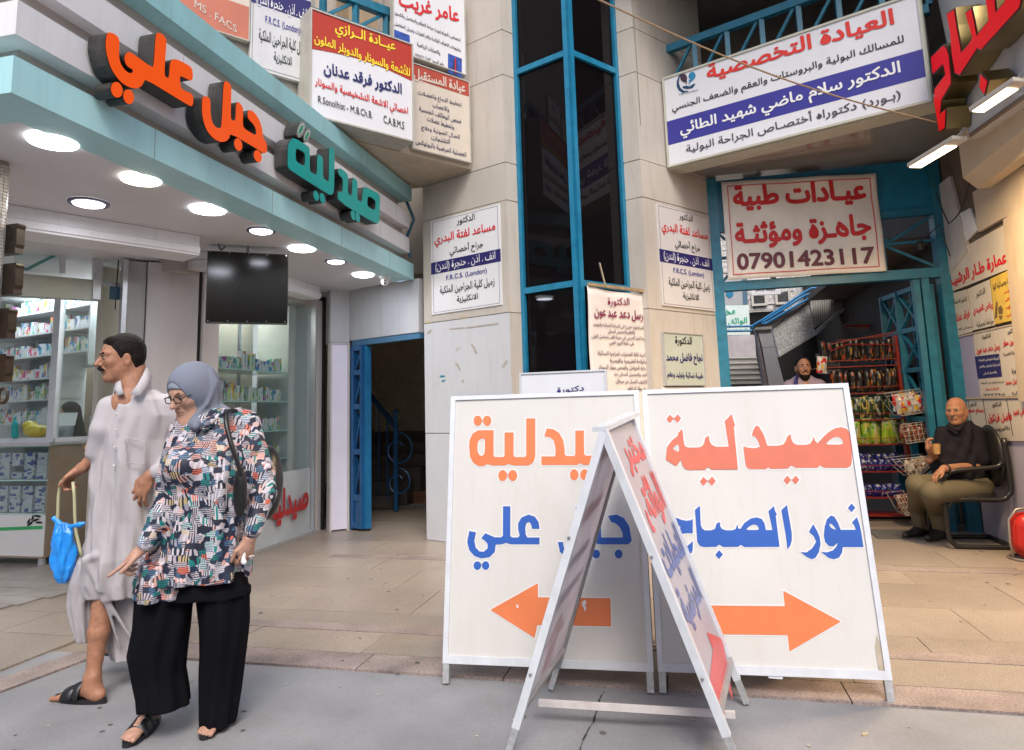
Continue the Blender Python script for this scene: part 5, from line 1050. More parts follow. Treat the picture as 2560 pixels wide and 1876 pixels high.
# hanging plate, ceiling lamps of the passage
tr_(fF12, [(1425, 170), (1510, 150), (1525, 260), (1440, 320)], .25, .28, 'hanging_plate', M('pale_blue_plate', (.50, .55, .58), .4), None); o = bpy.data.objects['hanging_plate']; setp(o, 'small pale plate hanging below the striped parapet', 'plate')
for x, y, lb in ((1128, 678, 'small lit ceiling lamp far down the passage, lower one'), (1696, 384, 'small lit ceiling lamp nearer the gate, higher one')):
    p = G(1780+x/3.888, 660+y/3.888, 2.92); ld = bpy.data.lights.new('lamp', 'AREA'); ld.shape = 'DISK'; ld.size = .2; ld.energy = 25; ld.color = (1, .9, .75); lo = bpy.data.objects.new('passage_light', ld); COL.objects.link(lo); lo.location = (p[0], p[1], 2.90); MB().lathe([(0, -.012), (.1, -.012), (.1, .02), (0, .02)], 16, p).mk('passage_lamp', M('passage_glow', (1, .93, .8), .4, var=0, emit=6), label=lb, cat='lamp', group='passage ceiling lamps')
# sagging ad sheet under the ceiling
fAd = Fr((0, 11, 0), (1, 0)); t = T('ceiling_sheet', 'white advertisement sheet fixed under the dark passage ceiling', 'sign', fAd.p(*fAd.px(2140, 820))); tr_(fAd, [(1270, 600), (1340, 555), (1560, 588), (1545, 640), (1420, 668)], -.02, 0, 'panel', M('sheet_dim', (.30, .26, .26), .5, var=.1), t); tr_(fAd, [(1270, 600), (1555, 590), (1540, 612), (1300, 610)], .0, .01, 'print_band', m_red, t)
# notice behind the bearded man
fN = Fr((0, 10.5, 0), (1, 0)); t = T('dim_notice', 'dim white notice board behind the bearded man', 'notice', fN.p(*fN.px(2070, 935))); tr_(fN, [(1010, 870), (1240, 850), (1250, 1070), (1035, 1072)], -.03, 0, 'panel', M('notice_dim', (.32, .31, .30), .5), t)
for s, y, w_ in (('اختصاص', 890, .5), ('حسن محمد', 930, 1.), ('طب الاسنان', 975, .7), ('الدولة الاجنبية', 1002, .7), ('كلية الطب', 1028, .8)): text(fN, s, (1780+(1035+(1-w_)*90)/3.888, 660+y/3.888), (1780+1225/3.888, 660+(y-8)/3.888), 6 if w_ < 1 else 11, m_black if y != 890 else m_red, t, .02, w=.004)
MB().prism(Fr((0, 8.9, 0), (1, 0)), ccw([Fr((0, 8.9, 0), (1, 0)).px(*p) for p in ((2246, 890), (2325, 890), (2335, 1270), (2262, 1290))]), -.4, 0).mk('dark_fridge', M('dark_navy_cabinet', (.012, .012, .03), .3), label='dark navy cabinet between the snack rack and the blue gate', cat='cabinet')
f89 = Fr((0, 8.86, 0), (1, 0)); MB().prism(f89, ccw(outl(zE, [(1930, 880), (2052, 872), (2045, 985), (1990, 1002), (1930, 998)], f89)), 0, .006).mk('taped_note', M('note_white', (.55, .53, .55), .5), label='white note taped to the dark navy cabinet', cat='note')
# round camera by the gate
p = atY(2300, 615, 7.6); lathe_obj('bullet_camera', [(0, 0), (.035, 0), (.035, .09), (.02, .1), (0, .1)], p-np.array([0, 0, .05]), m_black, label='small dark camera hanging in front of the star shaped grille', cat='camera')
# ================================================================== snack rack and goods
fK = Fr((0, 8.45, 0), (1, 0)); kz = lambda x, y, w=0: fK.px(x, y, w)
rk = T('snack_rack', 'red wire snack rack with sloping shelves inside the gate', 'rack', fK.p(1.75, 0)); m_rk = M('rack_red', (.27, .022, .012), .4, var=.15, scale=15)
u0r, u1r = kz(2110, 1100)[0], kz(2252, 950)[0]
zsh = [kz(2180, y)[1] for y in (915, 983, 1050, 1112, 1180, 1245, 1290)]
box('upright', fK, u1r-.02, u1r+.03, .02, kz(2250, 838)[1], -.09, .02, m_rk, rk); box('upright', fK, u0r-.02, u0r+.01, .02, 1.25, -.35, -.32, m_rk, rk)
for i, z in enumerate(zsh):
    box('shelf', fK, u0r-.22, u1r, z-.006, z+.004, -.34, .01, m_rk, rk)
    if i < 6: MB().bar(fK.p(u0r-.22, z+.07, .02), fK.p(u1r, z+.07, .02), .008, .008).mk('wire', m_rk, rk)
for k in range(3):
    p = [(1155+k*48, 845-k*20), (1155+k*48, 780-k*24), (1830, 650+k*18), ]; MB().tube([fK.p(*q, .0-k*.08) for q in outl(zE, p, fK)], .006, 5).mk('wire', m_rk, rk)
MB().tube([fK.p(*q, .02) for q in outl(zE, [(1155, 848), (1305, 785), (1840, 785)], fK)], .007, 5).mk('wire', m_rk, rk)
def bag_mesh(w, h, d, n=6):
    V = []; Fc = []
    for s_ in (1, -1):
        for j in range(n+1):
            for i in range(n+1):
                x = i/n*2-1; y = j/n*2-1; b = max(0, (1-abs(x)**2.5)*(1-abs(y)**4)); V.append((x*w/2*(1-.06*(1-abs(y)**3)), s_*d/2*b-.001*s_, (y+1)*h/2))
    N_ = (n+1)**2
    for j in range(n):
        for i in range(n):
            k = j*(n+1)+i; Fc.append((k, k+n+1, k+n+2, k+1)); Fc.append((N_+k, N_+k+1, N_+k+n+2, N_+k+n+1))
    V = [(a+random.uniform(-.004, .004), b+random.uniform(-.004, .004), c) for a, b, c in V]
    me = bpy.data.meshes.new('snack_bag'); me.from_pydata(V, [], Fc); return me
def printmat(name, base, cols, sx=3., rough=.3, band=None):
    m = bpy.data.materials.new(name); m.use_nodes = True; nt = m.node_tree; N = nt.nodes; L = nt.links; b = N['Principled BSDF']; b.inputs['Roughness'].default_value = rough
    tc = N.new('ShaderNodeTexCoord'); oi = N.new('ShaderNodeObjectInfo'); ad = N.new('ShaderNodeVectorMath'); ad.operation = 'ADD'; L.new(tc.outputs['Generated'], ad.inputs[0]); 
    sc_m = N.new('ShaderNodeMath'); sc_m.operation = 'MULTIPLY'; sc_m.inputs[1].default_value = 37.; L.new(oi.outputs['Random'], sc_m.inputs[0]); L.new(sc_m.outputs[0], ad.inputs[1])
    v = N.new('ShaderNodeTexVoronoi'); v.distance = 'CHEBYCHEV'; v.inputs['Scale'].default_value = sx; L.new(ad.outputs[0], v.inputs['Vector'])
    sp = N.new('ShaderNodeSeparateColor'); L.new(v.outputs['Color'], sp.inputs[0])
    cr_ = N.new('ShaderNodeValToRGB'); cr_.color_ramp.interpolation = 'CONSTANT'; e = cr_.color_ramp.elements
    tot = [base]+cols; e[0].position = 0; e[0].color = (*base, 1); e[1].position = .5; e[1].color = (*cols[0], 1)
    for i, c in enumerate(cols[1:]): x = e.new(.5+.5*(i+1)/len(cols)); x.color = (*c, 1)
    L.new(sp.outputs[0], cr_.inputs[0]); L.new(cr_.outputs[0], b.inputs['Base Color']); return m
BM = [(printmat('bag_black', (.02, .018, .018), [(.02, .02, .02), (.02, .018, .018), (.16, .15, .15), (.02, .02, .02), (.36, .06, .015), (.02, .02, .02), (.34, .2, .03)], 4), (.07, .25, .06)), (printmat('bag_green', (.32, .50, .04), [(.5, .5, .42), (.12, .3, .03), (.5, .42, .1)], 4), (.095, .27, .07)),
      (printmat('bag_blue', (.015, .02, .16), [(.02, .02, .06), (.3, .3, .4), (.02, .03, .3)], 6), (.09, .13, .06)), (printmat('bag_darkgreen', (.03, .06, .03), [(.5, .42, .1), (.3, .35, .3), (.02, .02, .02)], 4), (.09, .25, .06)),
      (printmat('bag_white', (.62, .60, .58), [(.6, .02, .02), (.65, .42, .03), (.6, .6, .6)], 3.5), (.12, .19, .07)), (printmat('bag_brown', (.20, .04, .015), [(.4, .12, .03), (.1, .03, .02), (.35, .3, .25)], 6), (.09, .15, .06)),
      (printmat('bag_cream', (.55, .50, .40), [(.3, .08, .02), (.5, .45, .38), (.15, .12, .12)], 6), (.09, .12, .06))]
PRO = []
for mt_, (w_, h_, d_) in BM:
    me = bag_mesh(w_, h_, d_); me.materials.append(mt_); me.shade_smooth(); PRO.append(me)
def thing_mesh(name, me, loc, label, cat, group, rz=0, tilt_=0, sc_=1):
    o = bpy.data.objects.new(name, me); COL.objects.link(o); o.location = [float(k) for k in loc]; o.rotation_euler = (tilt_, random.uniform(-.08, .08), rz); o.scale = (sc_,)*3; WLOC[o.name] = Vector(o.location)
    return setp(o, label, cat, group)
def bagrow(k, z, a, b, n, label, w=-.08):
    for i in range(n):
        u = a+(b-a)*(i+.5)/n; thing_mesh('snack_bag', PRO[k], fK.p(u, z+.008, w+random.uniform(-.02, .02)), ordinal(i+1)+' from left, '+label.replace(' on the ', ', ').replace(' of the red rack', ' of red rack')+(', front row' if w > -.05 else ', back row' if w < -.1 else ''), 'snack bag', label, random.uniform(-.25, .25), random.uniform(.05, .3), random.uniform(.92, 1.08))
U0 = u0r-.2
bagrow(0, zsh[0]+.05, U0+.05, u1r-.02, 11, 'black snack bags on the top shelf of the red rack'); bagrow(0, zsh[1], U0+.12, u1r-.02, 10, 'black snack bags on the second shelf of the red rack')
bagrow(3, zsh[2], U0+.05, u1r-.2, 8, 'dark green snack bags on the third shelf of the red rack'); bagrow(1, zsh[3]+.0, U0+.1, u1r+.05, 8, 'bright green snack bags on the fourth shelf of the red rack'); bagrow(2, zsh[4], U0+.1, u1r+.02, 12, 'blue biscuit packs on the fifth shelf of the red rack')
bagrow(2, zsh[4]+.06, U0+.1, u1r+.02, 9, 'blue biscuit packs on the fifth shelf of the red rack', -.15); bagrow(3, zsh[2], U0+.1, u1r-.1, 8, 'dark green snack bags on the third shelf of the red rack', -.17); bagrow(0, zsh[1], U0+.15, u1r-.02, 9, 'black snack bags on the second shelf of the red rack', -.17); bagrow(1, zsh[3], U0+.15, u1r, 7, 'bright green snack bags on the fourth shelf of the red rack', -.18); bagrow(2, zsh[5], U0+.15, u1r-.1, 9, 'blue biscuit packs on the lowest shelf of the red rack')
m_wire = M('basket_wire', (.55, .53, .48), .4, metal=.4)
for (pa, pb, pc, pd), kb, lb in ((((2210, 985), (2318, 970), (2325, 1030), (2255, 1040)), 4, 'white'), (((2252, 1062), (2328, 1052), (2333, 1100), (2268, 1110)), 5, 'brown'), (((2230, 1150), (2330, 1140), (2335, 1180), (2280, 1195)), 6, 'cream'), (((2235, 1240), (2280, 1235), (2290, 1285), (2265, 1290)), 5, 'small brown')):
    fb = Fr((0, 8.05, 0), (1, 0)); A_, B_, C_, D_ = [fb.px(*p) for p in (pa, pb, pc, pd)]
    t = T('wire_basket', 'wire basket of %s snack bags at the right side of the red rack' % lb, 'basket', fb.p(*D_)); m = MB()
    for w in (0, -.28):
        m.tube([fb.p(*q, w) for q in (A_, B_, C_, D_)], .005, 5, close=True, caps=False)
    for i in range(7):
        s_ = i/6; a = np.array(A_)*(1-s_)+np.array(B_)*s_; b = np.array(D_)*(1-s_)+np.array(C_)*s_; m.tube([fb.p(*a, 0), fb.p(*b, 0), fb.p(*b, -.28)], .003, 4)
    for i in range(4):
        s_ = (i+.5)/4; a = np.array(A_)*(1-s_)+np.array(D_)*s_; b = np.array(B_)*(1-s_)+np.array(C_)*s_; m.tube([fb.p(*a, 0), fb.p(*b, 0)], .003, 4)
    m.mk('wire', m_wire, t)
    n_ = 4
    for i in range(n_):
        for j in range(2):
            s_ = (i+.5)/n_; b = np.array(D_)*(1-s_)+np.array(C_)*s_; thing_mesh('snack_bag', PRO[kb], fb.p(b[0], b[1]+.01+.03*j, -.06-.12*j), '%s %s snack bag, %s row, %s wire basket right of the red rack' % (ordinal(i+1), lb, ('front', 'back')[j], {4: 'topmost', 5: 'middle', 6: 'lower'}[kb] if lb != 'small brown' else 'lowest'), 'snack bag', lb+' snack bags in a wire basket', random.uniform(-.4, .4), random.uniform(-.1, .3))
thing_mesh('snack_bag', PRO[4], fK.p(U0+.02, zsh[0]-.06, .05), 'yellow and white snack bag hanging at the left end of the red rack', 'snack bag', None, .3, .1)
# ================================================================== pharmacy goods
mbx = [printmat('box_%d' % i, (.60, .60, .62), c, 2.2, .5) for i, c in enumerate(([(.02, .09, .36), (.6, .6, .6), (.03, .3, .45)], [(.02, .33, .14), (.55, .5, .1), (.6, .6, .55)], [(.6, .04, .16), (.6, .6, .6), (.5, .25, .05)], [(.6, .45, .04), (.04, .25, .45), (.5, .05, .05)], [(.5, .5, .52), (.62, .63, .65), (.04, .06, .3)], [(.03, .33, .42), (.45, .06, .35), (.1, .4, .12)]))]
BX = []
for i, (w_, h_) in enumerate(((.075, .12), (.05, .14), (.10, .09), (.06, .17), (.12, .06), (.045, .11))):
    m = MB().box(Fr((0, 0, 0), (1, 0)), -w_/2, w_/2, 0, h_, -.03, .03); me = bpy.data.meshes.new('medicine_box'); me.from_pydata(m.v, [], m.f); me.materials.append(mbx[i]); BX.append((me, w_, h_))
def boxrow(fr, u0, u1, z, w, label, rz, kinds=(0, 1, 2, 3, 5), fill=.95, stack=.15, hmax=.2):
    u = u0; cnt_ = 0
    while u < u1-.06:
        k = random.choice(kinds); me, bw_, bh = BX[k]
        if u+bw_*.9 > u1: break
        if random.random() > fill: u += bw_; continue
        s_ = random.uniform(.85, 1.15)
        if bh*s_ > hmax: s_ = hmax/bh
        for q in range(2 if (random.random() < stack and bh*s_*2 < hmax) else 1):
            cnt_ += 1; thing_mesh('medicine_box', me, fr.p(u+bw_*s_/2, z+q*bh*s_, w+random.uniform(-.015, .01)), ordinal(cnt_)+' from left of the '+label, 'medicine box', label, rz+random.uniform(-.06, .06), 0, s_).rotation_euler = (0, 0, rz+random.uniform(-.05, .05))
        u += bw_*s_+.004
m_shf = M('shelf_white', (.55, .56, .57), .4, var=.04); m_glsh = M('glass_shelf_edge', (.45, .66, .60), .15, var=.05)
# left display: shelves along the interior behind the counter
fK1 = Fr((-5.76, 5.66, 0), (1, -.257)); rz1 = -math.atan2(.257, 1)
cab = T('medicine_shelving', 'white shelving full of medicine boxes behind the counter glass', 'shelving', fK1.p(-.6, 0, -.2))
zs1 = [fK1.px(70, y)[1] for y in (1058, 1000, 948, 892, 838, 786)]
box('back_panel', fK1, -2.0, 0.0, 1.9, 2.6, -.26, -.24, m_int, cab); box('back_panel', fK1, -2.0, -.52, .8, 1.9, -.26, -.24, m_int, cab)
for i, z in enumerate(zs1):
    ue = 0. if i > 2 else -.52
    box('shelf', fK1, -2.0, ue, z-.018, z, -.24, .02, m_shf, cab)
    boxrow(fK1, -1.9, ue-.03, z+.001, -.03, 'medicine boxes on shelf %s of the white shelving' % ('one two three four five six'.split()[i]), rz1, hmax=.16, stack=.15, fill=.98)
    boxrow(fK1, -1.9, ue-.1, z+.001, -.11, 'medicine boxes in the back row of shelf %s' % ('one two three four five six'.split()[i]), rz1, hmax=.17, stack=.1, fill=.5)
for u, z0 in ((-.54, .8), (-.02, 1.9)): box('side_panel', fK1, u, u+.02, z0, 2.6, -.24, .03, m_shf, cab)
# counter kiosk
fKf = Fr((-5.84, 5.32, 0), (1, 0)); fKs = Fr((-5.84, 5.32, 0), (.12, 1))
ct = T('pharmacy_counter', 'white and wood counter with glazed front at the left edge', 'counter', (-6.3, 5.6, 0))
cu = lambda x, y: fKf.px(x, y)
zc = cu(105, 1112)[1]
box('counter_front', fKf, -1.6, 0, .10, cu(105, 1285)[1], -.03, 0, m_white, ct)
box('counter_base', fKf, -1.6, 0, .085, .10, -.3, .01, m_intw, ct)
z1, z2, z3_ = cu(60, 1285)[1], cu(60, 1200)[1], cu(60, 1115)[1]
for z in (z1, z2, z3_): box('glass_shelf', fKf, -1.6, 0, z-.012, z, -.3, 0, m_glsh, ct)
box('window_pane', fKf, -1.6, -.0, z1, z3_-.015, -.012, -.008, gl, ct); box('backing', fKf, -1.6, 0, z1, z3_, -.34, -.31, m_int, ct)
box('counter_side', fKs, 0.01, .86, .085, z3_-.01, -.03, -.0, m_intw, ct); box('counter_side', fKs, .87, 1.6, .085, z3_-.01, -.03, .0, m_intw, ct)
box('counter_top', fKf, -1.6, .02, z3_, z3_+.03, -.5, .02, m_shf, ct)
for p in ((98, 1418),): MB().lathe([(0, 0), (.035, 0), (.03, .085), (0, .085)], 14, fKf.p(-.07, 0, -.06)).mk('foot', m_alu, ct)
for zz, st_ in ((z1, 4), (z2, 4)):
    for r in range(st_): 
        for c in range(7):
            if random.random() < .93: thing_mesh('medicine_box', BX[4][0], fKf.p(-1.05+c*.15, zz+.002+r*.062, -.10), 'white box in counter, %s compartment, %s layer up, %s from left' % ('lower' if zz == z1 else 'upper', ordinal(r+1), ordinal(c+1)), 'medicine box', 'medicine boxes stacked in the counter, %s' % ('lower' if zz == z1 else 'upper'))
# leaf emblem and green line on the counter front
zG = (0, 800, 3.177); f_ = fKf
band_ = [f_.px(*q4(zG, [p])[0], .003) for p in ((240, 1645), (345, 1632))]
MB().flat(f_, ccw([(-1.0, band_[0][1]-.03), (-.02, band_[1][1]-.005), (-.02, band_[1][1]-.035), (-1.0, band_[0][1]-.06)]), .002).mk('green_line', M('counter_green', (.03, .42, .12), .5), ct)
for a, rx, ry, cx, cy in ((40, 30, 9, 240, 1620), (20, 30, 9, 285, 1590), (-10, 28, 9, 300, 1560), (60, 26, 8, 230, 1600), (0, 30, 9, 310, 1610), (75, 24, 8, 262, 1572)): MB().flat(f_, ccw(outl(zG, ell(cx, cy, rx, ry, -a), f_, .004)), .004+.0006*abs(a)/10).mk('leaf_print', m_black, ct)
# glass frames of the service window
kf = T('service_window', 'aluminium framed glass service window above the counter', 'window', fKf.p(-.5, zc)); 
u_c = cu(129, 1105)[0]; zt_ = cu(129, 735)[1]; zb = z3_+.03
box('window_post', fKf, u_c-.05, u_c+.03, zb, zt_, -.04, .02, m_aluw, kf); box('window_rail', fKf, -1.7, u_c-.05, zb, zb+.045, -.03, .015, m_aluw, kf)
box('window_pane', fKf, -1.7, u_c-.05, zb+.045, zt_, -.012, -.006, gl, kf)
fKr = Fr(fKf.p(u_c+.03, 0, 0), (.36, .93))
box('window_post', fKr, .42, .50, zb, zt_+.02, -.03, .02, m_aluw, kf); box('window_rail', fKr, 0, .9, zb, zb+.04, -.02, .015, m_aluw, kf); box('window_pane', fKr, 0, .42, zb+.04, zt_, -.01, -.005, gl, kf)
# folded-up sash and closed shutter bottom bar above
fSh = Fr((-5.0, 4.52, 0), (EB[0], EB[1]))
zS = (0, 480, 2.665)
su = lambda x, y: fSh.px(x/2.665, 480+y/2.665)
sash = T('hanging_window', 'raised aluminium window sash and box rail hanging under the pharmacy header', 'window', fSh.p(0, 2.2)); 
def sp(P, w0, w1, nm, mt): return MB().prism(fSh, ccw([su(*p) for p in P]), w0, w1).mk(nm, mt, sash)
sp([(0, 530), (668, 590), (668, 722), (0, 685)], -.10, 0, 'box_rail', M('greenish_alu', (.47, .50, .45), .35, metal=.25, var=.1, scale=5, streak=.3, stcol=(.5, .42, .2)))
sp([(622, 330), (690, 330), (665, 722), (615, 715)], -.06, .03, 'window_post', m_alu); sp([(395, 300), (440, 305), (432, 545), (395, 545)], -.03, .02, 'window_post', m_aluw)
sp([(95, 330), (400, 300), (400, 330), (95, 365)], -.03, .02, 'window_rail', m_aluw); sp([(95, 365), (395, 330), (395, 540), (95, 530)], -.02, -.015, 'window_pane', gl)
sp([(108, 510), (180, 500), (395, 395), (398, 415), (190, 520), (108, 525)], -.03, -.025, 'green_print', M('print_teal_pale', (.10, .42, .38), .5))
sp([(670, 590), (905, 615), (905, 640), (670, 612)], -.08, -.03, 'window_rail', m_alu)
MB().bar(fSh.p(*su(790, 345), .05), fSh.p(*su(760, 790), .05), .008, .008).mk('pull_wire', m_black, label='thin pull wire with a blue clip hanging from the pharmacy header', cat='wire')
a = su(762, 682); MB().box(fSh, a[0]-.045, a[0]+.045, a[1]-.055, a[1]+.055, .04, .075).mk('blue_clip', M('clip_blue', (.02, .10, .16), .5), label='small dark blue clip on the pull wire', cat='clip')
MB().tube([fSh.p(*su(*p), .10) for p in ((155, 200), (140, 240), (160, 300), (190, 335), (210, 352), (200, 340))], [.022, .028, .022, .018, .012, .006], 8).mk('iron_hook', m_black, label='dark iron hook hanging from the header at the left', cat='hook')
# upper shelf unit behind the sash
fU = Fr((-5.2, 6.75, 0), (1, -.05)); ush = T('corner_shelf', 'narrow white corner shelf with boxes beside the wood panel', 'shelving', fU.p(0, 2)); uu = [fU.px(x, 800)[0] for x in (180, 240, 296, 352)]
for y in (868, 828, 752, 690): 
    a = fU.px(320, y); box('shelf', fU, uu[2], uu[3], a[1]-.02, a[1], -.3, 0, m_shf, ush); boxrow(fU, uu[2]+.03, uu[3], a[1]+.001, -.05, 'boxes on the narrow corner shelf, %s level' % {868: 'lowest', 828: 'second', 752: 'third', 690: 'top'}[y], 0, kinds=(4, 2), hmax=.16, stack=.9)
box('side_panel', fU, uu[2]-.02, uu[2], .9, 2.6, -.3, .02, m_shf, ush)
for y in (688, 618):
    a = fU.px(205, y); box('shelf', fU, uu[0], uu[1], a[1]-.015, a[1], -.3, 0, m_shf, ush); boxrow(fU, uu[0]+.02, uu[1], a[1]+.001, -.05, 'boxes on the high shelf left of the aluminium post%s' % ('' if y == 688 else ', upper'), 0, kinds=(0, 2), hmax=.2)
# right display: glass shelves behind the side window
fE = Fr((-4.45, 0, 0), (0, 1)); dsp = T('glass_shelf_display', 'glass display shelves on chrome posts behind the side window', 'shelving', (-4.5, 6.3, 0))
za = [fE.px(640, y)[1] for y in (1078, 1004, 929)]
fE2 = Fr((-4.75, 5.2, 0), (.10, 1)); rz2 = math.radians(86)
for i, z in enumerate(za):
    box('glass_shelf', fE, 5.56, 6.95, z-.012, z, -.35, .12, m_glsh, dsp)
    boxrow(Fr((-4.45, 0, 0), (0, 1)), 5.6, 6.9, z+.001, .05, 'medicine boxes on the %s glass shelf behind the side window' % ('lowest', 'middle', 'top')[i], math.pi/2, kinds=(0, 1, 3, 5, 1), hmax=.2, stack=.2)
    if i: boxrow(Fr((-4.45, 0, 0), (0, 1)), 5.6, 6.6, z+.001, -.08, 'medicine boxes in the back row of the %s glass shelf' % ('lowest', 'middle', 'top')[i], math.pi/2, kinds=(0, 3), hmax=.24, fill=.5)
z = fE.px(640, 1150)[1]; box('glass_shelf', fE, 5.56, 6.95, z-.012, z, -.35, .12, m_glsh, dsp); boxrow(fE, 6.2, 6.9, z+.001, .05, 'few medicine boxes on the bottom glass shelf by the film', math.pi/2)
for v_ in (5.75, 6.45): MB().tube([(-4.62, v_, .3), (-4.62, v_, 2.5)], .022, 12).mk('chrome_post', M('chrome', (.7, .7, .72), .12, metal=1, var=.02), dsp)
m = M('dim_cream', (.50, .47, .40), .6, var=.05)
box('backing', fE, 4.9, 7.1, 0, 2.7, -.5, -.45, m, dsp); box('curtain_fold', fE, 6.98, 7.12, 0, 2.6, -.3, .1, M('curtain_grey', (.50, .51, .47), .7, var=.1), dsp)
# film lettering on the window
zH = (600, 900, 3.177); fW2 = fW.at(-.03); text(fW, 'صيدلية', (600+235/3.177, 900+1200/3.177), (600+545/3.177, 900+1085/3.177), 92, M('film_red', (.45, .03, .03), .4), ph, .05, w=.004)
# ================================================================== hanging tv screen, cable
tvf = Fr((-3.46, 5.10, 0), (.82, .57)); tvq = [tvf.px(*p) for p in ((518, 634), (727, 628), (722, 808), (513, 806))]
t = T('hanging_screen', 'black screen in a riveted metal case hung under the canopy', 'screen', tvf.p(.2, 1.9)); 
u0, u1, v0, v1 = quad(tvf, ((518, 634), (722, 630), (718, 808), (513, 806)))
m_tv = M('black_gloss_panel', (.010, .008, .006), .16, var=.5, scale=3, spec=.3)
box('case', tvf, u0, u1, v0, v1, -.12, -.004, M('black_case', (.015, .013, .012), .35), t); box('front_panel', tvf, u0+.006, u1-.006, v0+.006, v1-.006, -.004, 0.002, m_tv, t)
for i in range(5):
    for vv in (v0+.012, v1-.012): MB().lathe([(0, -.004), (.004, -.002), (.004, .002), (0, .004)], 6, tvf.p(u0+.02+(u1-u0-.04)*i/4, vv, .004)).mk('screw', m_alu, t)
MB().bar(tvf.p((u0+u1)/2, v1, -.06), tvf.p((u0+u1)/2, 2.80, -.06), .03, .03, (1, 0, 0)).mk('bracket', m_metal, t)
a = atY(1455, -20, 4.0); b = atY(2340, 306, 5.7); pts = [a+(b-a)*s_-np.array([0, 0, .10*math.sin(math.pi*s_)]) for s_ in np.linspace(-.25, 1, 24)]
MB().tube(pts, .006, 6).mk('rope', M('jute_rope', (.33, .22, .13), .8), label='thin brown rope sagging across the upper right signs', cat='rope')
# left edge: mosaic column and metal slats
mt_ = M('mosaic_tile', (.38, .35, .30), .3, var=.35, scale=30)
cl = T('mosaic_column', 'mosaic tiled column with bent brown metal slats at the left edge', 'column', (-2.62, 3.0, 0)); 
pc = atY(-25, 600, 2.9)
MB().lathe([(.062, 0), (.062, 3.0)], 24, (pc[0], pc[1], 0)).mk('core', m_joint, cl, smooth=True)
tb = MB()
for j in range(60):
    for i in range(16):
        a0 = 2*math.pi*(i+.06)/16; a1 = 2*math.pi*(i+.94)/16; z0 = 1.75+j*.019
        if z0 > 2.77: continue
        r0, r1 = .062, .068; P = [(pc[0]+r*math.cos(a), pc[1]+r*math.sin(a), z) for r in (r0, r1) for a, z in ((a0, z0), (a1, z0), (a1, z0+.016), (a0, z0+.016))]; tb.add(P, [(4, 5, 6, 7), (0, 1, 5, 4), (1, 2, 6, 5), (2, 3, 7, 6), (3, 0, 4, 7)])
tb.mk('mosaic', mt_, cl, kind='stuff')
fSl = Fr((-2.4, 2.95, 0), (1, 0)); m_sl = M('brown_slat', (.030, .019, .012), .35, var=.4, scale=25, streak=.2, stcol=(.12, .08, .05))
for y0, y1, xr in ((568, 632, 38), (665, 735, 34), (775, 845, 17), (888, 955, 9)):
    a = fSl.px(-40, y0); b = fSl.px(xr, y1); m = MB(); P = [(a[0], b[1]), (b[0], b[1]), (b[0]-.004, b[1]+.03), (b[0]+.004, b[1]+.05), (b[0], a[1]-.03), (b[0]+.006, a[1]-.012), (b[0], a[1]), (a[0], a[1])]; m.prism(fSl, ccw(P), -.05, 0).mk('metal_slat', m_sl, cl)
a = fSl.px(8, 990); MB().tube([fSl.p(a[0]+.03*math.sin(t)*1.0, a[1]+.04*math.cos(t)) for t in np.linspace(0, 6.28, 14)], .009, 6).mk('ring', m_sl, cl)
# ================================================================== office chair, gas bottle, cups
chf = T('visitor_chair', 'black cantilever chair with curved metal arms against the lilac wall', 'chair', (2.35, 7.2, 0)); m_ch = M('chair_black', (.018, .017, .016), .35, var=.3); m_cf = M('chair_frame', (.025, .024, .024), .3, metal=.3)
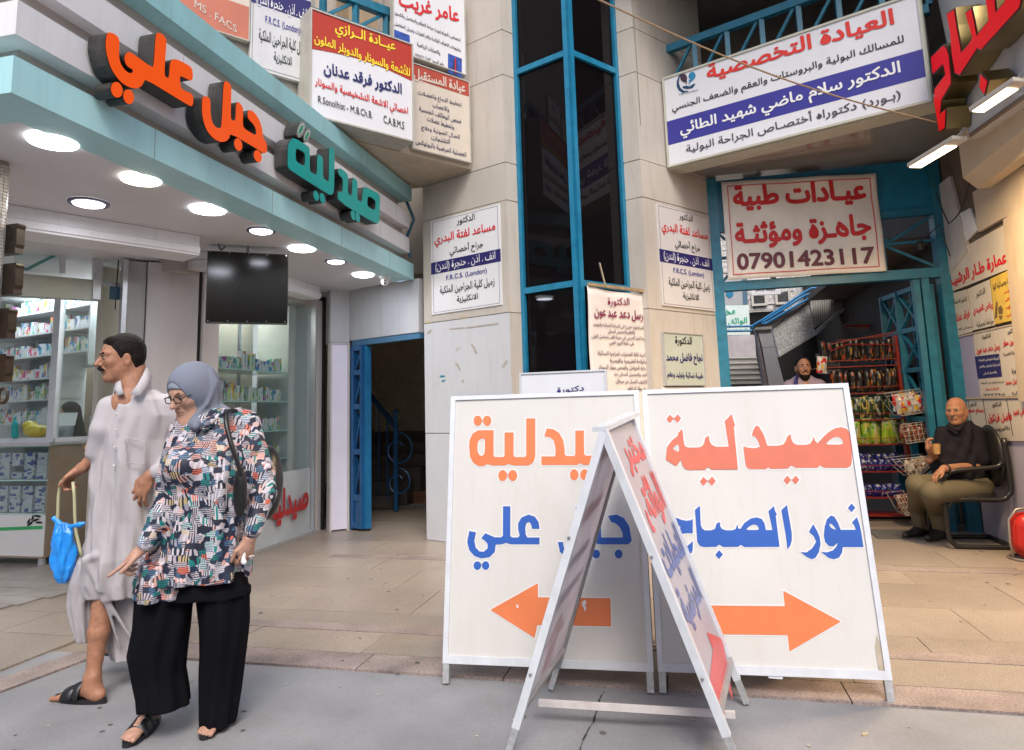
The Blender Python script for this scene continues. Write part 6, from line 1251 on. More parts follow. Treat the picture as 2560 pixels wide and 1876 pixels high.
# ================================================================== organic figures: smooth-union distance fields turned into one continuous mesh
HF = np.array([_M[0, 1], _M[1, 1], 0]); HR = np.array([_M[0, 0], _M[1, 0], 0])      # camera forward / right on the ground plane
def PP(x, y, D):
    d = ray(x, y); return CAMP+d*(D/(d@HF))
def nrm(v): v = np.array(v, float); return v/np.linalg.norm(v)
class SDF:
    def __init__(s): s.pr = []
    def cap(s, a, b, ra, rb=None, k=.015, op='+'):
        s.pr.append(('c', np.array(a, float), np.array(b, float), ra, ra if rb is None else rb, k, op)); return s
    def ell(s, c, r, ax=None, k=.015, op='+'):
        s.pr.append(('e', np.array(c, float), np.array(r, float), np.eye(3) if ax is None else np.array(ax, float), 0, k, op)); return s
    def stack(s, rings, k=.02, fold=None, op='+'):      # rings: (center xyz, half width along HR, half depth along HF)
        s.pr.append(('s', rings, fold, None, 0, k, op)); return s
    def mesh(s, h):
        B = []
        for t, a, b, c, d, k, op in s.pr:
            if t == 'c': lo = np.minimum(a-c, b-d); hi = np.maximum(a+c, b+d)
            elif t == 'e': r = max(b); lo = a-r; hi = a+r
            else:
                C = np.array([q[0] for q in a]); R = max(max(q[1], q[2]) for q in a); lo = C.min(0)-[R, R, 0]; hi = C.max(0)+[R, R, 0]
            B.append((lo-k-2*h, hi+k+2*h, op))
        lo = np.min([b[0] for b in B if b[2] == '+'], 0); hi = np.max([b[1] for b in B if b[2] == '+'], 0)
        n = np.ceil((hi-lo)/h).astype(int)+1; S = np.full(n, .2, np.float32)
        for (t, a, b, c, d, k, op), (bl, bh, _) in zip(s.pr, B):
            m_ = .02 if op == '+' else 0
            i0 = np.clip(np.floor((bl-m_-lo)/h).astype(int), 0, n); i1 = np.clip(np.ceil((bh+m_-lo)/h).astype(int)+1, 0, n)
            if (i1 <= i0).any(): continue
            ax = [lo[i]+h*np.arange(i0[i], i1[i], dtype=np.float32) for i in range(3)]
            X, Y, Z = np.meshgrid(*ax, indexing='ij')
            if t == 'c':
                ba = b-a; L2 = max(ba@ba, 1e-9); T_ = np.clip(((X-a[0])*ba[0]+(Y-a[1])*ba[1]+(Z-a[2])*ba[2])/L2, 0, 1)
                D_ = np.sqrt((X-a[0]-ba[0]*T_)**2+(Y-a[1]-ba[1]*T_)**2+(Z-a[2]-ba[2]*T_)**2)-(c+(d-c)*T_)
            elif t == 'e':
                P = [sum((q-a[j])*c[i][j] for j, q in enumerate((X, Y, Z))) for i in range(3)]
                k0 = np.sqrt(sum((P[i]/b[i])**2 for i in range(3))); k1 = np.sqrt(sum((P[i]/b[i]**2)**2 for i in range(3))); D_ = k0*(k0-1)/np.maximum(k1, 1e-6)
            else:
                R_ = sorted(a, key=lambda q: q[0][2]); zz = np.array([q[0][2] for q in R_]); g = lambda f: np.interp(ax[2], zz, [f(q) for q in R_])[None, None, :]
                cx, cy, rx, ry = g(lambda q: q[0][0]), g(lambda q: q[0][1]), g(lambda q: q[1]), g(lambda q: q[2])
                u = (X-cx)*HR[0]+(Y-cy)*HR[1]; v = (X-cx)*HF[0]+(Y-cy)*HF[1]
                D_ = (np.sqrt((u/rx)**2+(v/ry)**2)-1)*np.minimum(rx, ry)*.95
                if b: D_ = D_+b(np.arctan2(v, u), Z, (zz[-1]-Z)/(zz[-1]-zz[0]))
                D_ = np.maximum(D_, np.maximum(zz[0]-Z, Z-zz[-1]))
            sl = tuple(slice(i0[i], i1[i]) for i in range(3)); O = S[sl]
            if op == '+': w = np.clip(.5+.5*(O-D_)/k, 0, 1); S[sl] = O+(D_-O)*w-k*w*(1-w)
            else: w = np.clip(.5-.5*(O+D_)/k, 0, 1); S[sl] = O+(-D_-O)*w+k*w*(1-w)
        S[0] = S[-1] = .1; S[:, 0] = S[:, -1] = .1; S[:, :, 0] = S[:, :, -1] = .1
        return surfnet(S, lo, h)
def surfnet(S, lo, h):
    nx, ny, nz = S.shape; I = S < 0
    cnt = np.zeros((nx-1, ny-1, nz-1), np.int8)
    for a in (0, 1):
        for b in (0, 1):
            for c in (0, 1): cnt += I[a:nx-1+a, b:ny-1+b, c:nz-1+c]
    act = (cnt > 0) & (cnt < 8); idx = np.argwhere(act); ids = np.full(act.shape, -1, np.int64); ids[act] = np.arange(len(idx))
    P = np.zeros((len(idx), 3)); N_ = np.zeros(len(idx)); i, j, k = idx.T
    cs = [(a, b, c) for a in (0, 1) for b in (0, 1) for c in (0, 1)]
    for a in cs:
        for ax in range(3):
            if a[ax]: continue
            b = list(a); b[ax] = 1; s0 = S[i+a[0], j+a[1], k+a[2]]; s1 = S[i+b[0], j+b[1], k+b[2]]; m = (s0 < 0) != (s1 < 0)
            t = np.where(m, s0/np.where(m, s0-s1, 1), 0); q = np.array(a, float)[None].repeat(len(idx), 0); q[:, ax] += t; P += q*m[:, None]; N_ += m
    P = (P/N_[:, None]+idx)*h+lo; Fs = []
    for ax in range(3):
        o = [0, 0, 0]; o[ax] = 1; s0 = I[:nx-o[0], :ny-o[1], :nz-o[2]]; s1 = I[o[0]:, o[1]:, o[2]:]; e = np.argwhere(s0 != s1); b, c = [q for q in range(3) if q != ax]
        e = e[(e[:, b] > 0) & (e[:, c] > 0) & (e[:, b] < S.shape[b]-1) & (e[:, c] < S.shape[c]-1)]
        def at(db, dc): q = e.copy(); q[:, b] -= db; q[:, c] -= dc; return ids[q[:, 0], q[:, 1], q[:, 2]]
        Q = np.stack([at(1, 1), at(0, 1), at(0, 0), at(1, 0)], 1); ins = I[e[:, 0], e[:, 1], e[:, 2]]
        fl = ins if ax != 1 else ~ins
        Q[~fl] = Q[~fl][:, ::-1]; Fs.append(Q)
    Fs = np.concatenate(Fs); Fs = Fs[(Fs >= 0).all(1)]; return P, Fs
def sdfobj(name, sd, h, mat, parent=None, sm=0, **kw):
    P, Fs = sd.mesh(h); lo, hi = P.min(0), P.max(0); c = (lo+hi)/2; c[2] = lo[2]
    for _ in range(sm):                              # light smoothing of the net
        A = np.zeros_like(P); n = np.zeros(len(P))
        for q in range(4):
            a, b = Fs[:, q], Fs[:, (q+1) % 4]; np.add.at(A, a, P[b]); np.add.at(A, b, P[a]); np.add.at(n, a, 1); np.add.at(n, b, 1)
        P = .5*P+.5*A/np.maximum(n, 1)[:, None]
    me = bpy.data.meshes.new(name); me.vertices.add(len(P)); me.vertices.foreach_set('co', (P-c).astype(np.float32).ravel())
    me.loops.add(len(Fs)*4); me.polygons.add(len(Fs)); me.loops.foreach_set('vertex_index', Fs.astype(np.int32).ravel())
    me.polygons.foreach_set('loop_start', np.arange(0, len(Fs)*4, 4, dtype=np.int32)); me.polygons.foreach_set('loop_total', np.full(len(Fs), 4, np.int32)); me.update(calc_edges=True); me.validate()
    me.materials.append(mat); me.shade_smooth(); o = bpy.data.objects.new(name, me); o.location = c.tolist(); link(o, parent); WLOC[o.name] = Vector(o.location); return setp(o, **kw)
# ---- anatomy
def frame(f, roll=0.):
    f = nrm(f); l = nrm(np.cross((0, 0, 1.), f)); u = np.cross(f, l)
    if roll: l, u = l*math.cos(roll)+u*math.sin(roll), u*math.cos(roll)-l*math.sin(roll)
    return f, l, u
def head(sd, C, f, l, u, s=1., nose=1., jaw=1., ear=True, fat=0.):
    q = lambda a, b, c: C+(f*a+l*b+u*c)*s; A = (f, l, u)
    sd.ell(q(-.012, 0, .035), np.array((.098, .077, .092))*s, A, .02).ell(q(.022, 0, -.022), np.array((.070, .062+fat, .086))*s, A, .03)
    for i in (1, -1):
        sd.cap(q(-.01, i*.052, -.035), q(.05, i*.020, -.092), (.024+fat)*s, .021*s, .03).ell(q(.052, i*.040, -.012), np.array((.026, .022+fat, .022))*s, A, .02)
        sd.cap(q(.083, i*.012, .030), q(.066, i*.045, .030), .0105*s, .011*s, .014)
    sd.ell(q(.062, 0, -.094), np.array((.024*jaw, .026, .019))*s, A, .02)
    for i in (1, -1): sd.ell(q(.098, i*.031, .013), np.array((.018, .017, .011))*s, A, .012, '-')
    sd.cap(q(.083, 0, .024), q(.083+.026*nose, 0, -.020), .0085*s, .0125*s, .010)
    for i in (1, -1): sd.ell(q(.090, i*.012, -.024), np.array((.012, .009, .008))*s, A, .007)
    sd.ell(q(.078, 0, -.050), np.array((.017, .026, .012))*s, A, .012)
    sd.ell(q(.085, 0, -.048), np.array((.010, .022, .0055))*s, A, .005).ell(q(.083, 0, -.061), np.array((.010, .018, .006))*s, A, .005)
    sd.ell(q(.096, 0, -.0545), np.array((.013, .023, .0026))*s, A, .003, '-')
    for i in (1, -1): sd.cap(q(.087, i*.021, -.024), q(.072, i*.040, -.060), .0022*s, .003*s, .007, '-').cap(q(.084, i*.022, -.003), q(.073, i*.043, -.002), .0015*s, .0015*s, .005, '-')
    for i in (1, -1):
        sd.ell(q(.071, i*.031, .012), np.array((.0135, .0145, .0115))*s, A, .005)
        if ear: sd.ell(q(-.012, i*.080, -.006), np.array((.019, .0085, .032))*s, (f, l, u), .008).ell(q(-.006, i*.089, -.004), np.array((.011, .006, .018))*s, A, .006, '-')
def eyes(par, C, f, l, u, s=1., lid=.5):
    q = lambda a, b, c: C+(f*a+l*b+u*c)*s
    wh = M('eye_white', (.45, .42, .40), .25, var=.02); ir = M('eye_iris', (.02, .012, .008), .15, var=0)
    for i in (1, -1):
        q2 = lambda a, b, c: q(a, b, c); sdfobj('eyelashes', SDF().cap(q(.0885, i*.020, .0165), q(.0895, i*.031, .0190), .0018*s, .0020*s, .001).cap(q(.0895, i*.031, .0190), q(.081, i*.044, .0160), .0020*s, .0018*s, .001), .0016, ir, par)
        sdfobj('eye', SDF().ell(q(.0785, i*.031, .0115), np.array((.010, .0130, .0060))*s, (f, l, u), .001), .0016, wh, par); sdfobj('iris', SDF().ell(q(.0850, i*.031+.001, .0115), np.array((.0050, .0056, .0056))*s, (f, l, u), .001), .0013, ir, par)
def brows(par, C, f, l, u, s, mat, th=.004, slant=-.004):
    q = lambda a, b, c: C+(f*a+l*b+u*c)*s
    sd = SDF()
    for i in (1, -1): sd.cap(q(.093, i*.013, .030-slant), q(.086, i*.032, .036), th*s, th*s, .004).cap(q(.086, i*.032, .036), q(.069, i*.050, .030), th*s, th*.6*s, .004)
    sdfobj('eyebrows', sd, .002, mat, par)
def hand(sd, W, d, n, t, s=1., curl=(.3, .35, .4, .5), thumb=.5, spread=.1):
    """W wrist, d finger direction, n direction the palm faces, t towards the thumb side"""
    d = nrm(d); n = nrm(np.array(n)-d*np.dot(n, d)); t = nrm(np.array(t)-d*np.dot(t, d)-n*np.dot(t, n))
    q = lambda a, b, c: W+(d*a+t*b+n*c)*s
    sd.ell(q(.048, .0, 0), np.array((.052, .040, .0155))*s, (d, t, n), .014); sd.cap(q(.0, 0, 0), q(.03, 0, 0), .024*s, .022*s, .02); sd.cap(q(.02, .02, .004), q(.06, .034, .008), .017*s, .013*s, .012)
    for i, (off, ln) in enumerate(((.029, .92), (.0095, 1.), (-.010, .94), (-.028, .76))):
        p = q(.082-.004*abs(i-1), off, 0); dd = nrm(d+t*spread*(1.5-i)*.5); a = 0; r = (.0095, .0088, .0080, .0072)
        for j, (L_, cf) in enumerate(((.044, .8), (.028, 1.1), (.021, .8))):
            a += curl[i]*cf; v = dd*math.cos(a)+n*math.sin(a); p2 = p+v*L_*ln*s; sd.cap(p, p2, r[j]*s, r[j+1]*s, .0035); p = p2
    p = q(.028, .032, .006); v = nrm(d*.75+t*.75+n*.25*thumb); p2 = p+v*.036*s; sd.cap(p, p2, .0125*s, .0105*s, .008); v = nrm(d*1.0+t*(.45-.4*thumb)+n*.35*thumb); p3 = p2+v*.030*s; sd.cap(p2, p3, .0105*s, .0095*s, .004); sd.cap(p3, p3+nrm(v+d*.3)*.022*s, .0095*s, .0078*s, .004)
def foot(sd, A_, d, s=1., toes=True, sink=0.):
    """A_ ankle joint point, d toe direction on the ground; sole at ankle z-.075"""
    d = nrm((d[0], d[1], 0)); t = np.array((-d[1], d[0], 0)); u = np.array((0, 0, 1.)); q = lambda a, b, c: A_+(d*a+t*b+u*c)*s
    sd.cap(q(0, 0, .02), q(-.01, 0, -.03), .036*s, .032*s, .02).ell(q(-.035, 0, -.045), np.array((.035, .030, .030))*s, (d, t, u), .02).cap(q(.0, 0, -.02), q(.10, 0, -.052), .032*s, .022*s, .03).ell(q(.115, 0, -.060), np.array((.055, .040, .016))*s, (d, t, u), .02)
    if toes:
        for i, b in enumerate((.028, .010, -.004, -.018, -.031)): sd.cap(q(.145-.006*i, b, -.062), q((.185, .185, .178, .170, .160)[i], b*1.03, -.067), (.0125 if i == 0 else .0085)*s, (.011 if i == 0 else .0075)*s, .005)
m_skin1 = M('skin_tan', (.34, .165, .10), .5, var=.22, scale=38, bump=.25, bscale=150, spec=.35, sss=.03); m_skin2 = M('skin_light', (.44, .25, .18), .5, var=.16, scale=38, bump=.2, bscale=150, spec=.35, sss=.03)
m_hair = M('hair_black', (.009, .006, .005), .6, spec=.15, var=.7, scale=95, bump=1., bscale=130); m_leath = M('sandal_black', (.013, .013, .016), .4, var=.2)
# ================================================================== the man in the long robe
DM = 3.62; K = DM/1700
man = T('person', 'man with moustache in a long pale robe holding a tube and blue bag', 'person', (*G(250, 1712)[:2], -.012))
mP = lambda x, y, dd=0.: PP(x, y, DM+dd)
f, l, u = frame((-.76*HR-.65*HF)+(0, 0, -.08), 0); hC = mP(303, 899, 0)
hs = 1.03
b = SDF(); head(b, hC, f, l, u, hs, nose=1.12)
b.cap(hC-f*.045-u*.05, mP(334, 990, .02), .070, .080, .03).cap(mP(340, 1010, .03), mP(310, 1010, -.02), .07, .07, .03)      # neck
b.cap(mP(330, 1040, .03), mP(315, 1300, .02), .10, .10, .05)                                            # trunk inside the robe
b.cap(mP(262, 1075, -.05), mP(230, 1120, -.04), .035, .034, .02).cap(mP(235, 1140, -.05), mP(208, 1170, -.06), .030, .028, .02)
hand(b, mP(202, 1172, -.06), nrm(mP(165, 1200, -.06)-mP(208, 1165, -.06)), (.1, -.1, -1), nrm(-HF*.6-HR*.4), .98, (.9, 1.0, 1.05, 1.1), 1.0, .05)
b.cap(mP(420, 1080, .12), mP(440, 1150, .04), .045, .042, .02).cap(mP(430, 1150, .02), mP(378, 1188, -.10), .036, .029, .02)
hand(b, mP(372, 1192, -.11), nrm(mP(335, 1262, -.13)-mP(378, 1188, -.11)), HF*1.0+HR*.2, -HR*1+np.array((0, 0, .2)), 1.06, (.35, .35, .4, .45), .1, .35)
# front leg, bare below the split robe
kn = mP(262, 1470, -.05); an = PP(232, 1668, 3.50); an[2] = .075
b.cap(mP(280, 1300, .02), kn, .075, .052, .03).cap(kn, kn*.5+an*.5+np.array((0, 0, .02)), .050, .046, .03).cap(kn*.5+an*.5, an, .045, .030, .03)
tip = G(118, 1738, 0); foot(b, an+(0, 0, -.002), (tip-an), 1.10)
an2 = mP(352, 1640, .30); an2[2] = .16; b.cap(mP(320, 1320, .05), mP(345, 1480, .18), .075, .055, .03).cap(mP(345, 1480, .18), an2, .052, .034, .03); foot(b, an2, nrm(-HR), 1.05)
sdfobj('body', b, .0042, m_skin1, man, 1)
eyes(man, hC, f, l, u, hs); brows(man, hC, f, l, u, hs, m_hair, .0042, -.001)
q = lambda a, b_, c: hC+(f*a+l*b_+u*c)*hs
h = SDF().ell(q(-.022, 0, .046), np.array((.098, .084, .092))*hs, (f, l, u), .01)
for i in (1, -1): h.cap(q(.01, i*.070, .04), q(.012, i*.073, .000), .013*hs, .007*hs, .014).cap(q(-.05, i*.066, .0), q(-.05, i*.062, -.045), .016*hs, .010*hs, .02)
h.cap(q(-.066, .03, .0), q(-.066, -.03, .0), .040*hs, .040*hs, .03).ell(q(-.060, 0, -.050), np.array((.044, .060, .052))*hs, (f, l, u), .02).cap(q(.045, .03, .098), q(.052, -.04, .095), .022*hs, .020*hs, .02)
h.ell(q(.125, 0, -.004), np.array((.080, .14, .078))*hs, (f, l, u), .010, '-').ell(q(.045, .10, -.035), np.array((.045, .06, .055))*hs, (f, l, u), .01, '-').ell(q(.045, -.10, -.035), np.array((.045, .06, .055))*hs, (f, l, u), .01, '-').ell(q(-.006, .092, -.012), np.array((.026, .03, .034))*hs, (f, l, u), .006, '-').ell(q(-.006, -.092, -.012), np.array((.026, .03, .034))*hs, (f, l, u), .006, '-')
sdfobj('hair', h, .0035, m_hair, man, 1)
ms = SDF()
for i in (1, -1): ms.cap(q(.099, i*.003, -.041), q(.086, i*.029, -.051), .0095*hs, .0055*hs, .004)
sdfobj('moustache', ms, .002, m_hair, man)
m_robe = M('robe_cotton', (.405, .385, .405), .85, spec=.15, var=.035, scale=4, bump=.15, bscale=300)
def mring(y, xl, xr, dep, dd=0.): return (mP((xl+xr)/2, y, dd), (xr-xl)/2*K, dep)
def rfold(th, Z, t): t = np.clip(t, 0, 1); return (.006+.011*t**1.3)*(np.abs(np.sin(2.5*th+5*Z+1))*1.6-.9+.6*np.sin(11*th-5*Z))+.0035*np.sin(23*th+18*Z)*t+.003*np.abs(np.sin(4*th+16*Z))
r = SDF()
r.stack([mring(975, 300, 385, .07, .02), mring(1000, 275, 420, .11, .02), mring(1040, 257, 440, .135, .03), mring(1100, 247, 420, .15, .03), mring(1200, 240, 410, .155, .02), mring(1300, 232, 408, .16, .02), mring(1390, 218, 402, .16), mring(1450, 205, 395, .155), mring(1485, 222, 385, .14)], .03, rfold)
r.stack([mring(1400, 205, 262, .09, -.02), mring(1450, 180, 250, .09, -.02), mring(1510, 176, 242, .08, -.02), mring(1560, 190, 236, .07, -.02), mring(1602, 203, 230, .06, -.02)], .02, lambda th, Z, t: .35*rfold(th, Z, t))
r.stack([mring(1440, 262, 392, .12, .06), mring(1500, 266, 392, .12, .07), mring(1560, 268, 390, .11, .08), mring(1610, 272, 386, .10, .08), mring(1640, 284, 384, .10, .08)], .02, lambda th, Z, t: .5*rfold(th, Z, t))
# sleeves
r.cap(mP(275, 1020, -.03), mP(258, 1075, -.06), .062, .060, .03).cap(mP(258, 1075, -.06), mP(240, 1132, -.05), .058, .050, .02)
r.cap(mP(425, 1015, .05), mP(462, 1090, .08), .068, .062, .03).cap(mP(462, 1090, .08), mP(455, 1140, .02), .062, .058, .02).cap(mP(450, 1140, .02), mP(396, 1180, -.09), .055, .044, .03)
# collar and ridges of cloth
for a, c, w in (((215, 1400), (248, 1470), .012), ((248, 1470), (262, 1380), .010), ((250, 1472), (330, 1600), .010), ((212, 1402), (190, 1530), .011), ((215, 1400), (200, 1600), .009), ((262, 1480), (375, 1500), .009), ((240, 1390), (215, 1398), .016), ((255, 1475), (300, 1620), .009)): r.cap(mP(*a, -.145 if a[1] < 1480 else -.10), mP(*c, -.13 if c[1] < 1500 else -.05), w, w*.7, .022)
r.cap(mP(315, 1000, -.15), mP(313, 1000, -.05), .016, .026, .02, '-').ell(mP(311, 1008, -.15), (.022, .03, .04), None, .02, '-')
r.cap(mP(318, 978, -.02), mP(312, 955, -.02), .062, .07, .012, '-')
r.cap(mP(253, 1490, -.16), mP(236, 1640, -.16), .010, .05, .01, '-')
sdfobj('robe', r, .0055, m_robe, man, 1)
co = SDF().cap(mP(334, 940, .02), mP(332, 1000, -.0), .080, .098, .01).cap(mP(334, 925, .02), mP(330, 1005, -.01), .072, .089, .006, '-').cap(mP(300, 935, -.08), mP(290, 1030, -.14), .05, .065, .01, '-').ell(mP(330, 912, .0), (.16, .16, .055), None, .01, '-').ell(mP(330, 1032, .0), (.2, .2, .04), None, .01, '-')
for up_, lo_ in (([(366, 918, .03), (356, 940, -.045), (342, 965, -.088), (326, 984, -.100)], [(380, 944, .04), (368, 965, -.06), (352, 988, -.108), (338, 992, -.118)]), ([(302, 952, -.06), (305, 968, -.085), (310, 985, -.100)], [(289, 958, -.06), (288, 975, -.095), (293, 990, -.112)])):
    V = [mP(*p) for p in up_]+[mP(*p) for p in lo_]; n_ = len(up_); o_ = mk('collar_flap', V, [(i, i+1, n_+i+1, n_+i) for i in range(n_-1)], m_robe, man, smooth=True); q_ = o_.modifiers.new('thick', 'SOLIDIFY'); q_.thickness = .007; q_.offset = 0
sdfobj('collar', co, .0035, m_robe, man, 1)
po = SDF().cap(mP(318, 1095, -.130), mP(360, 1105, -.120), .003, .003, .003).cap(mP(312, 1098, -.130), mP(318, 1155, -.135), .003, .003, .003).cap(mP(318, 1158, -.135), mP(360, 1160, -.122), .003, .003, .003).cap(mP(362, 1105, -.12), mP(361, 1160, -.122), .003, .003, .003)
sdfobj('pocket_seam', po, .003, m_robe, man)
for y in (1035, 1075, 1118, 1165): sdfobj('button', SDF().ell(mP(291-.05*(y-1035), y, -.142), (.006, .006, .006), None, .001), .003, M('button_pearl', (.6, .58, .56), .3), man)
def sandal(par, A_, d, s=1., straps='cross', z0=-.012):
    d = nrm((d[0], d[1], 0)); t = np.array((-d[1], d[0], 0)); A_ = np.array((A_[0], A_[1], z0)); P = []
    for i in range(24):
        a = 2*math.pi*i/24; x = math.cos(a); w = .040+.010*x; P.append((.055+.138*x, w*math.sin(a)))
    fr = Fr(A_, d, t); MB().prism(fr, ccw([(x*s, y*s) for x, y in P]), .001, .020*s).mk('sandal_sole', m_leath, par, bevel=.003)
    def strap(x0, x1, hw, up):
        m = MB(); V = []; n = 12
        for x in (x0, x1):
            for i in range(n+1):
                a = math.pi*i/n; hh = up[0] if x == x0 else up[1]; V.append(fr.p((x+ .0)*s, (hw+.0)*math.cos(a)*s, (.015+hh*math.sin(a))*s))
        m.add(V, [(i, i+1, n+2+i, n+1+i) for i in range(n)]); o = m.mk('sandal_strap', m_leath, par, smooth=True); q_ = o.modifiers.new('thick', 'SOLIDIFY'); q_.thickness = .004; q_.offset = 0
    if straps == 'cross': strap(.065, .125, .048, (.062, .040)); strap(.03, .075, .046, (.075, .062))
    else: strap(.08, .13, .046, (.052, .036)); strap(-.045, -.03, .036, (.05, .055))
sandal(man, an, tip-an, 1.08); sandal(man, an2, nrm(-HR), 1.05, 'cross', .07)
# tube and plastic bag
hose = T('plastic_tube', 'pale yellow clear tube looping from the man\'s hand to his robe', 'tube', mP(190, 1300, -.08)); 
tp = [(165, 1195), (152, 1205), (146, 1240), (144, 1300), (146, 1330)]; tp2 = [(182, 1205), (186, 1240), (187, 1290), (190, 1330), (200, 1375), (205, 1392)]
for L_ in (tp, tp2): MB().tube([mP(*p, -.10) for p in L_], .0075, 8).mk('tube', M('tube_latex', (.48, .46, .28), .3, alpha=.85), hose, smooth=True)
bg_ = T('plastic_bag', 'translucent blue plastic bag knotted at the top, hanging from the tube', 'bag', mP(160, 1450, -.1)); m_bag = M('blue_plastic', (.02, .27, .80), .18, var=.25, scale=14, bump=.8, bscale=26, alpha=.93)
bs = SDF(); bP = lambda x, y: mP(x, y, -.10); Kb = K
def bfold(th, Z, t): return .004*np.sin(4*th+25*Z)+.003*np.sin(7*th-40*Z)
bs.stack([(bP(155, 1308), 14*K, .012), (bP(158, 1330), 24*K, .03), (bP(158, 1380), 27*K, .035), (bP(159, 1420), 25*K, .035), (bP(159, 1445), 18*K, .025), (bP(158, 1458), 9*K, .012)], .01, bfold)
bs.cap(bP(150, 1308), bP(136, 1297), .010, .014, .01).cap(bP(168, 1318), bP(200, 1312), .009, .012, .01).cap(bP(200, 1312), bP(212, 1308), .013, .006, .01)
sdfobj('bag', bs, .0035, m_bag, bg_, 1)
# ================================================================== the woman in the patterned tunic
DW = 3.12; KW = DW/1700; wP = lambda x, y, dd=0.: PP(x, y, DW+dd)
wo = T('person', 'woman in grey headscarf, glasses and multicoloured tunic over wide black trousers', 'person', (*G(470, 1840)[:2], -.012))
f, l, u = frame((-.46*HR-.88*HF)+(0, 0, -.38), 0); hC = wP(480, 986, .0); hs = 1.0
b = SDF(); head(b, hC, f, l, u, hs, nose=1.05, ear=False, fat=.004)
b.cap(hC-u*.05-f*.03, wP(505, 1055, .05), .052, .055, .03).cap(wP(500, 1080, .05), wP(500, 1350, .05), .11, .12, .05)
# arms
b.cap(wP(630, 1300, -.02), wP(624, 1345, -.05), .030, .027, .02); hand(b, wP(623, 1350, -.05), nrm(wP(612, 1410, -.05)-wP(623, 1345, -.05)), HR*-.8+HF*.5, -HR*.6-HF*.8, .88, (.75, .8, .85, .9), .9, .02)
b.cap(wP(400, 1310, -.10), wP(362, 1365, -.14), .030, .026, .02); hand(b, wP(354, 1374, -.14), nrm(wP(318, 1400, -.15)-wP(354, 1372, -.14)), HF*.2-np.array((0, 0, 1)), -HF*1.+HR*-.2, .90, (-.02, .95, 1.05, 1.1), .3, .10)
# legs and feet
a1_ = G(375, 1812, .0); a1_[2] = .082; a2_ = G(550, 1795, 0); a2_[2] = .075
b.cap(wP(420, 1450, .0), wP(408, 1620, .0), .07, .055, .03).cap(wP(408, 1620, 0), a1_, .05, .034, .03); b.cap(wP(560, 1450, .05), wP(555, 1620, .05), .07, .055, .03).cap(wP(555, 1620, .05), a2_, .05, .034, .03)
t1 = G(330, 1850)-a1_; t2 = G(505, 1848)-a2_; foot(b, a1_, t1, .98); foot(b, a2_, t2, .98)
sdfobj('body', b, .004, m_skin2, wo, 1)
sandal(wo, a1_, t1, .98); sandal(wo, a2_, t2, .98, 'slim')
eyes(wo, hC, f, l, u, hs); brows(wo, hC, f, l, u, hs, M('brow_brown', (.10, .055, .035), .6), .0026, .004)
q = lambda a, b_, c: hC+(f*a+l*b_+u*c)*hs
sdfobj('lips', SDF().ell(q(.0875, 0, -.0485), (.0095, .021, .0045), (f, l, u), .002).ell(q(.0855, 0, -.0615), (.0095, .018, .0050), (f, l, u), .002), .0018, M('lip_rose', (.36, .12, .10), .4), wo, 1)
# headscarf
m_scarf = M('scarf_grey_blue', (.175, .195, .25), .8, spec=.2, var=.05, scale=6, bump=.12, bscale=250)
hj = SDF().ell(q(-.022, 0, .035), (.118, .098, .110), (f, l, u), .02).cap(q(-.03, 0, -.03), q(-.035, 0, -.13)+(0, 0, -.02), .085, .088, .05).cap(q(.045, 0, -.118), q(-.02, 0, -.15), .045, .075, .04)
hj.cap(wP(560, 1045, .05), wP(505, 1058, -.01), .05, .045, .05)
hj.ell(q(.090, 0, -.014), (.082, .058, .098), (f, l, u), .008, '-').ell(q(.022, 0, -.142), (.074, .066, .032), (f, l, u), .02).cap(q(.045, .01, -.14), wP(490, 1066, -.09), .028, .020, .03)
for k_ in range(7):          # wrap folds running round from the chin to the back
    a0 = .045+.012*k_; z0 = -.125+.006*k_
    pts = [q(.055-.014*k_, -.058-.005*k_, -.085-.004*k_), q(.01-.012*k_, -.092-.002*k_, -.05+.014*k_), q(-.035-.006*k_, -.098+.002*k_, .01+.014*k_), q(-.058-.004*k_, -.064, .05+.003*k_)]
    pts2 = [q(p_a, -p_b, p_c) for p_a, p_b, p_c in ((.055-.014*k_, -.058-.005*k_, -.085-.004*k_), (.01-.012*k_, -.092-.002*k_, -.05+.014*k_), (-.035-.006*k_, -.098+.002*k_, .01+.014*k_), (-.058-.004*k_, -.064, .05+.003*k_))]
    for PL in (pts, pts2):
        for a, c in zip(PL[:-1], PL[1:]): hj.cap(a, c, .006, .0055, .010)
sdfobj('headscarf', hj, .004, m_scarf, wo, 1)
ub = SDF().ell(q(-.015, 0, .032), (.1095, .090, .103), (f, l, u), .02).ell(q(.105, 0, -.036), (.085, .12, .094), (f, l, u), .008, '-'); sdfobj('under_cap', ub, .004, M('cap_grey', (.25, .28, .34), .8, var=.04), wo, 1)
# glasses
gls = MB()
for i in (1, -1):
    P = [q(.101-.004*abs(math.cos(a))*(1 if i*math.cos(a) > 0 else 0), i*.032+.0235*math.copysign(abs(math.cos(a))**.6, math.cos(a)), .008+.0135*math.copysign(abs(math.sin(a))**.6, math.sin(a))) for a in np.linspace(0, 2*math.pi, 21)[:-1]]
    gls.tube(P, .0022, 6, close=True, caps=False); gls.tube([q(.097, i*.056, .014), q(.06, i*.070, .016), q(.0, i*.080, .012)], .0024, 6)
gls.tube([q(.101, .009, .012), q(.104, 0, .014), q(.101, -.009, .012)], .0022, 6); gls.mk('glasses', m_black, wo, smooth=True)
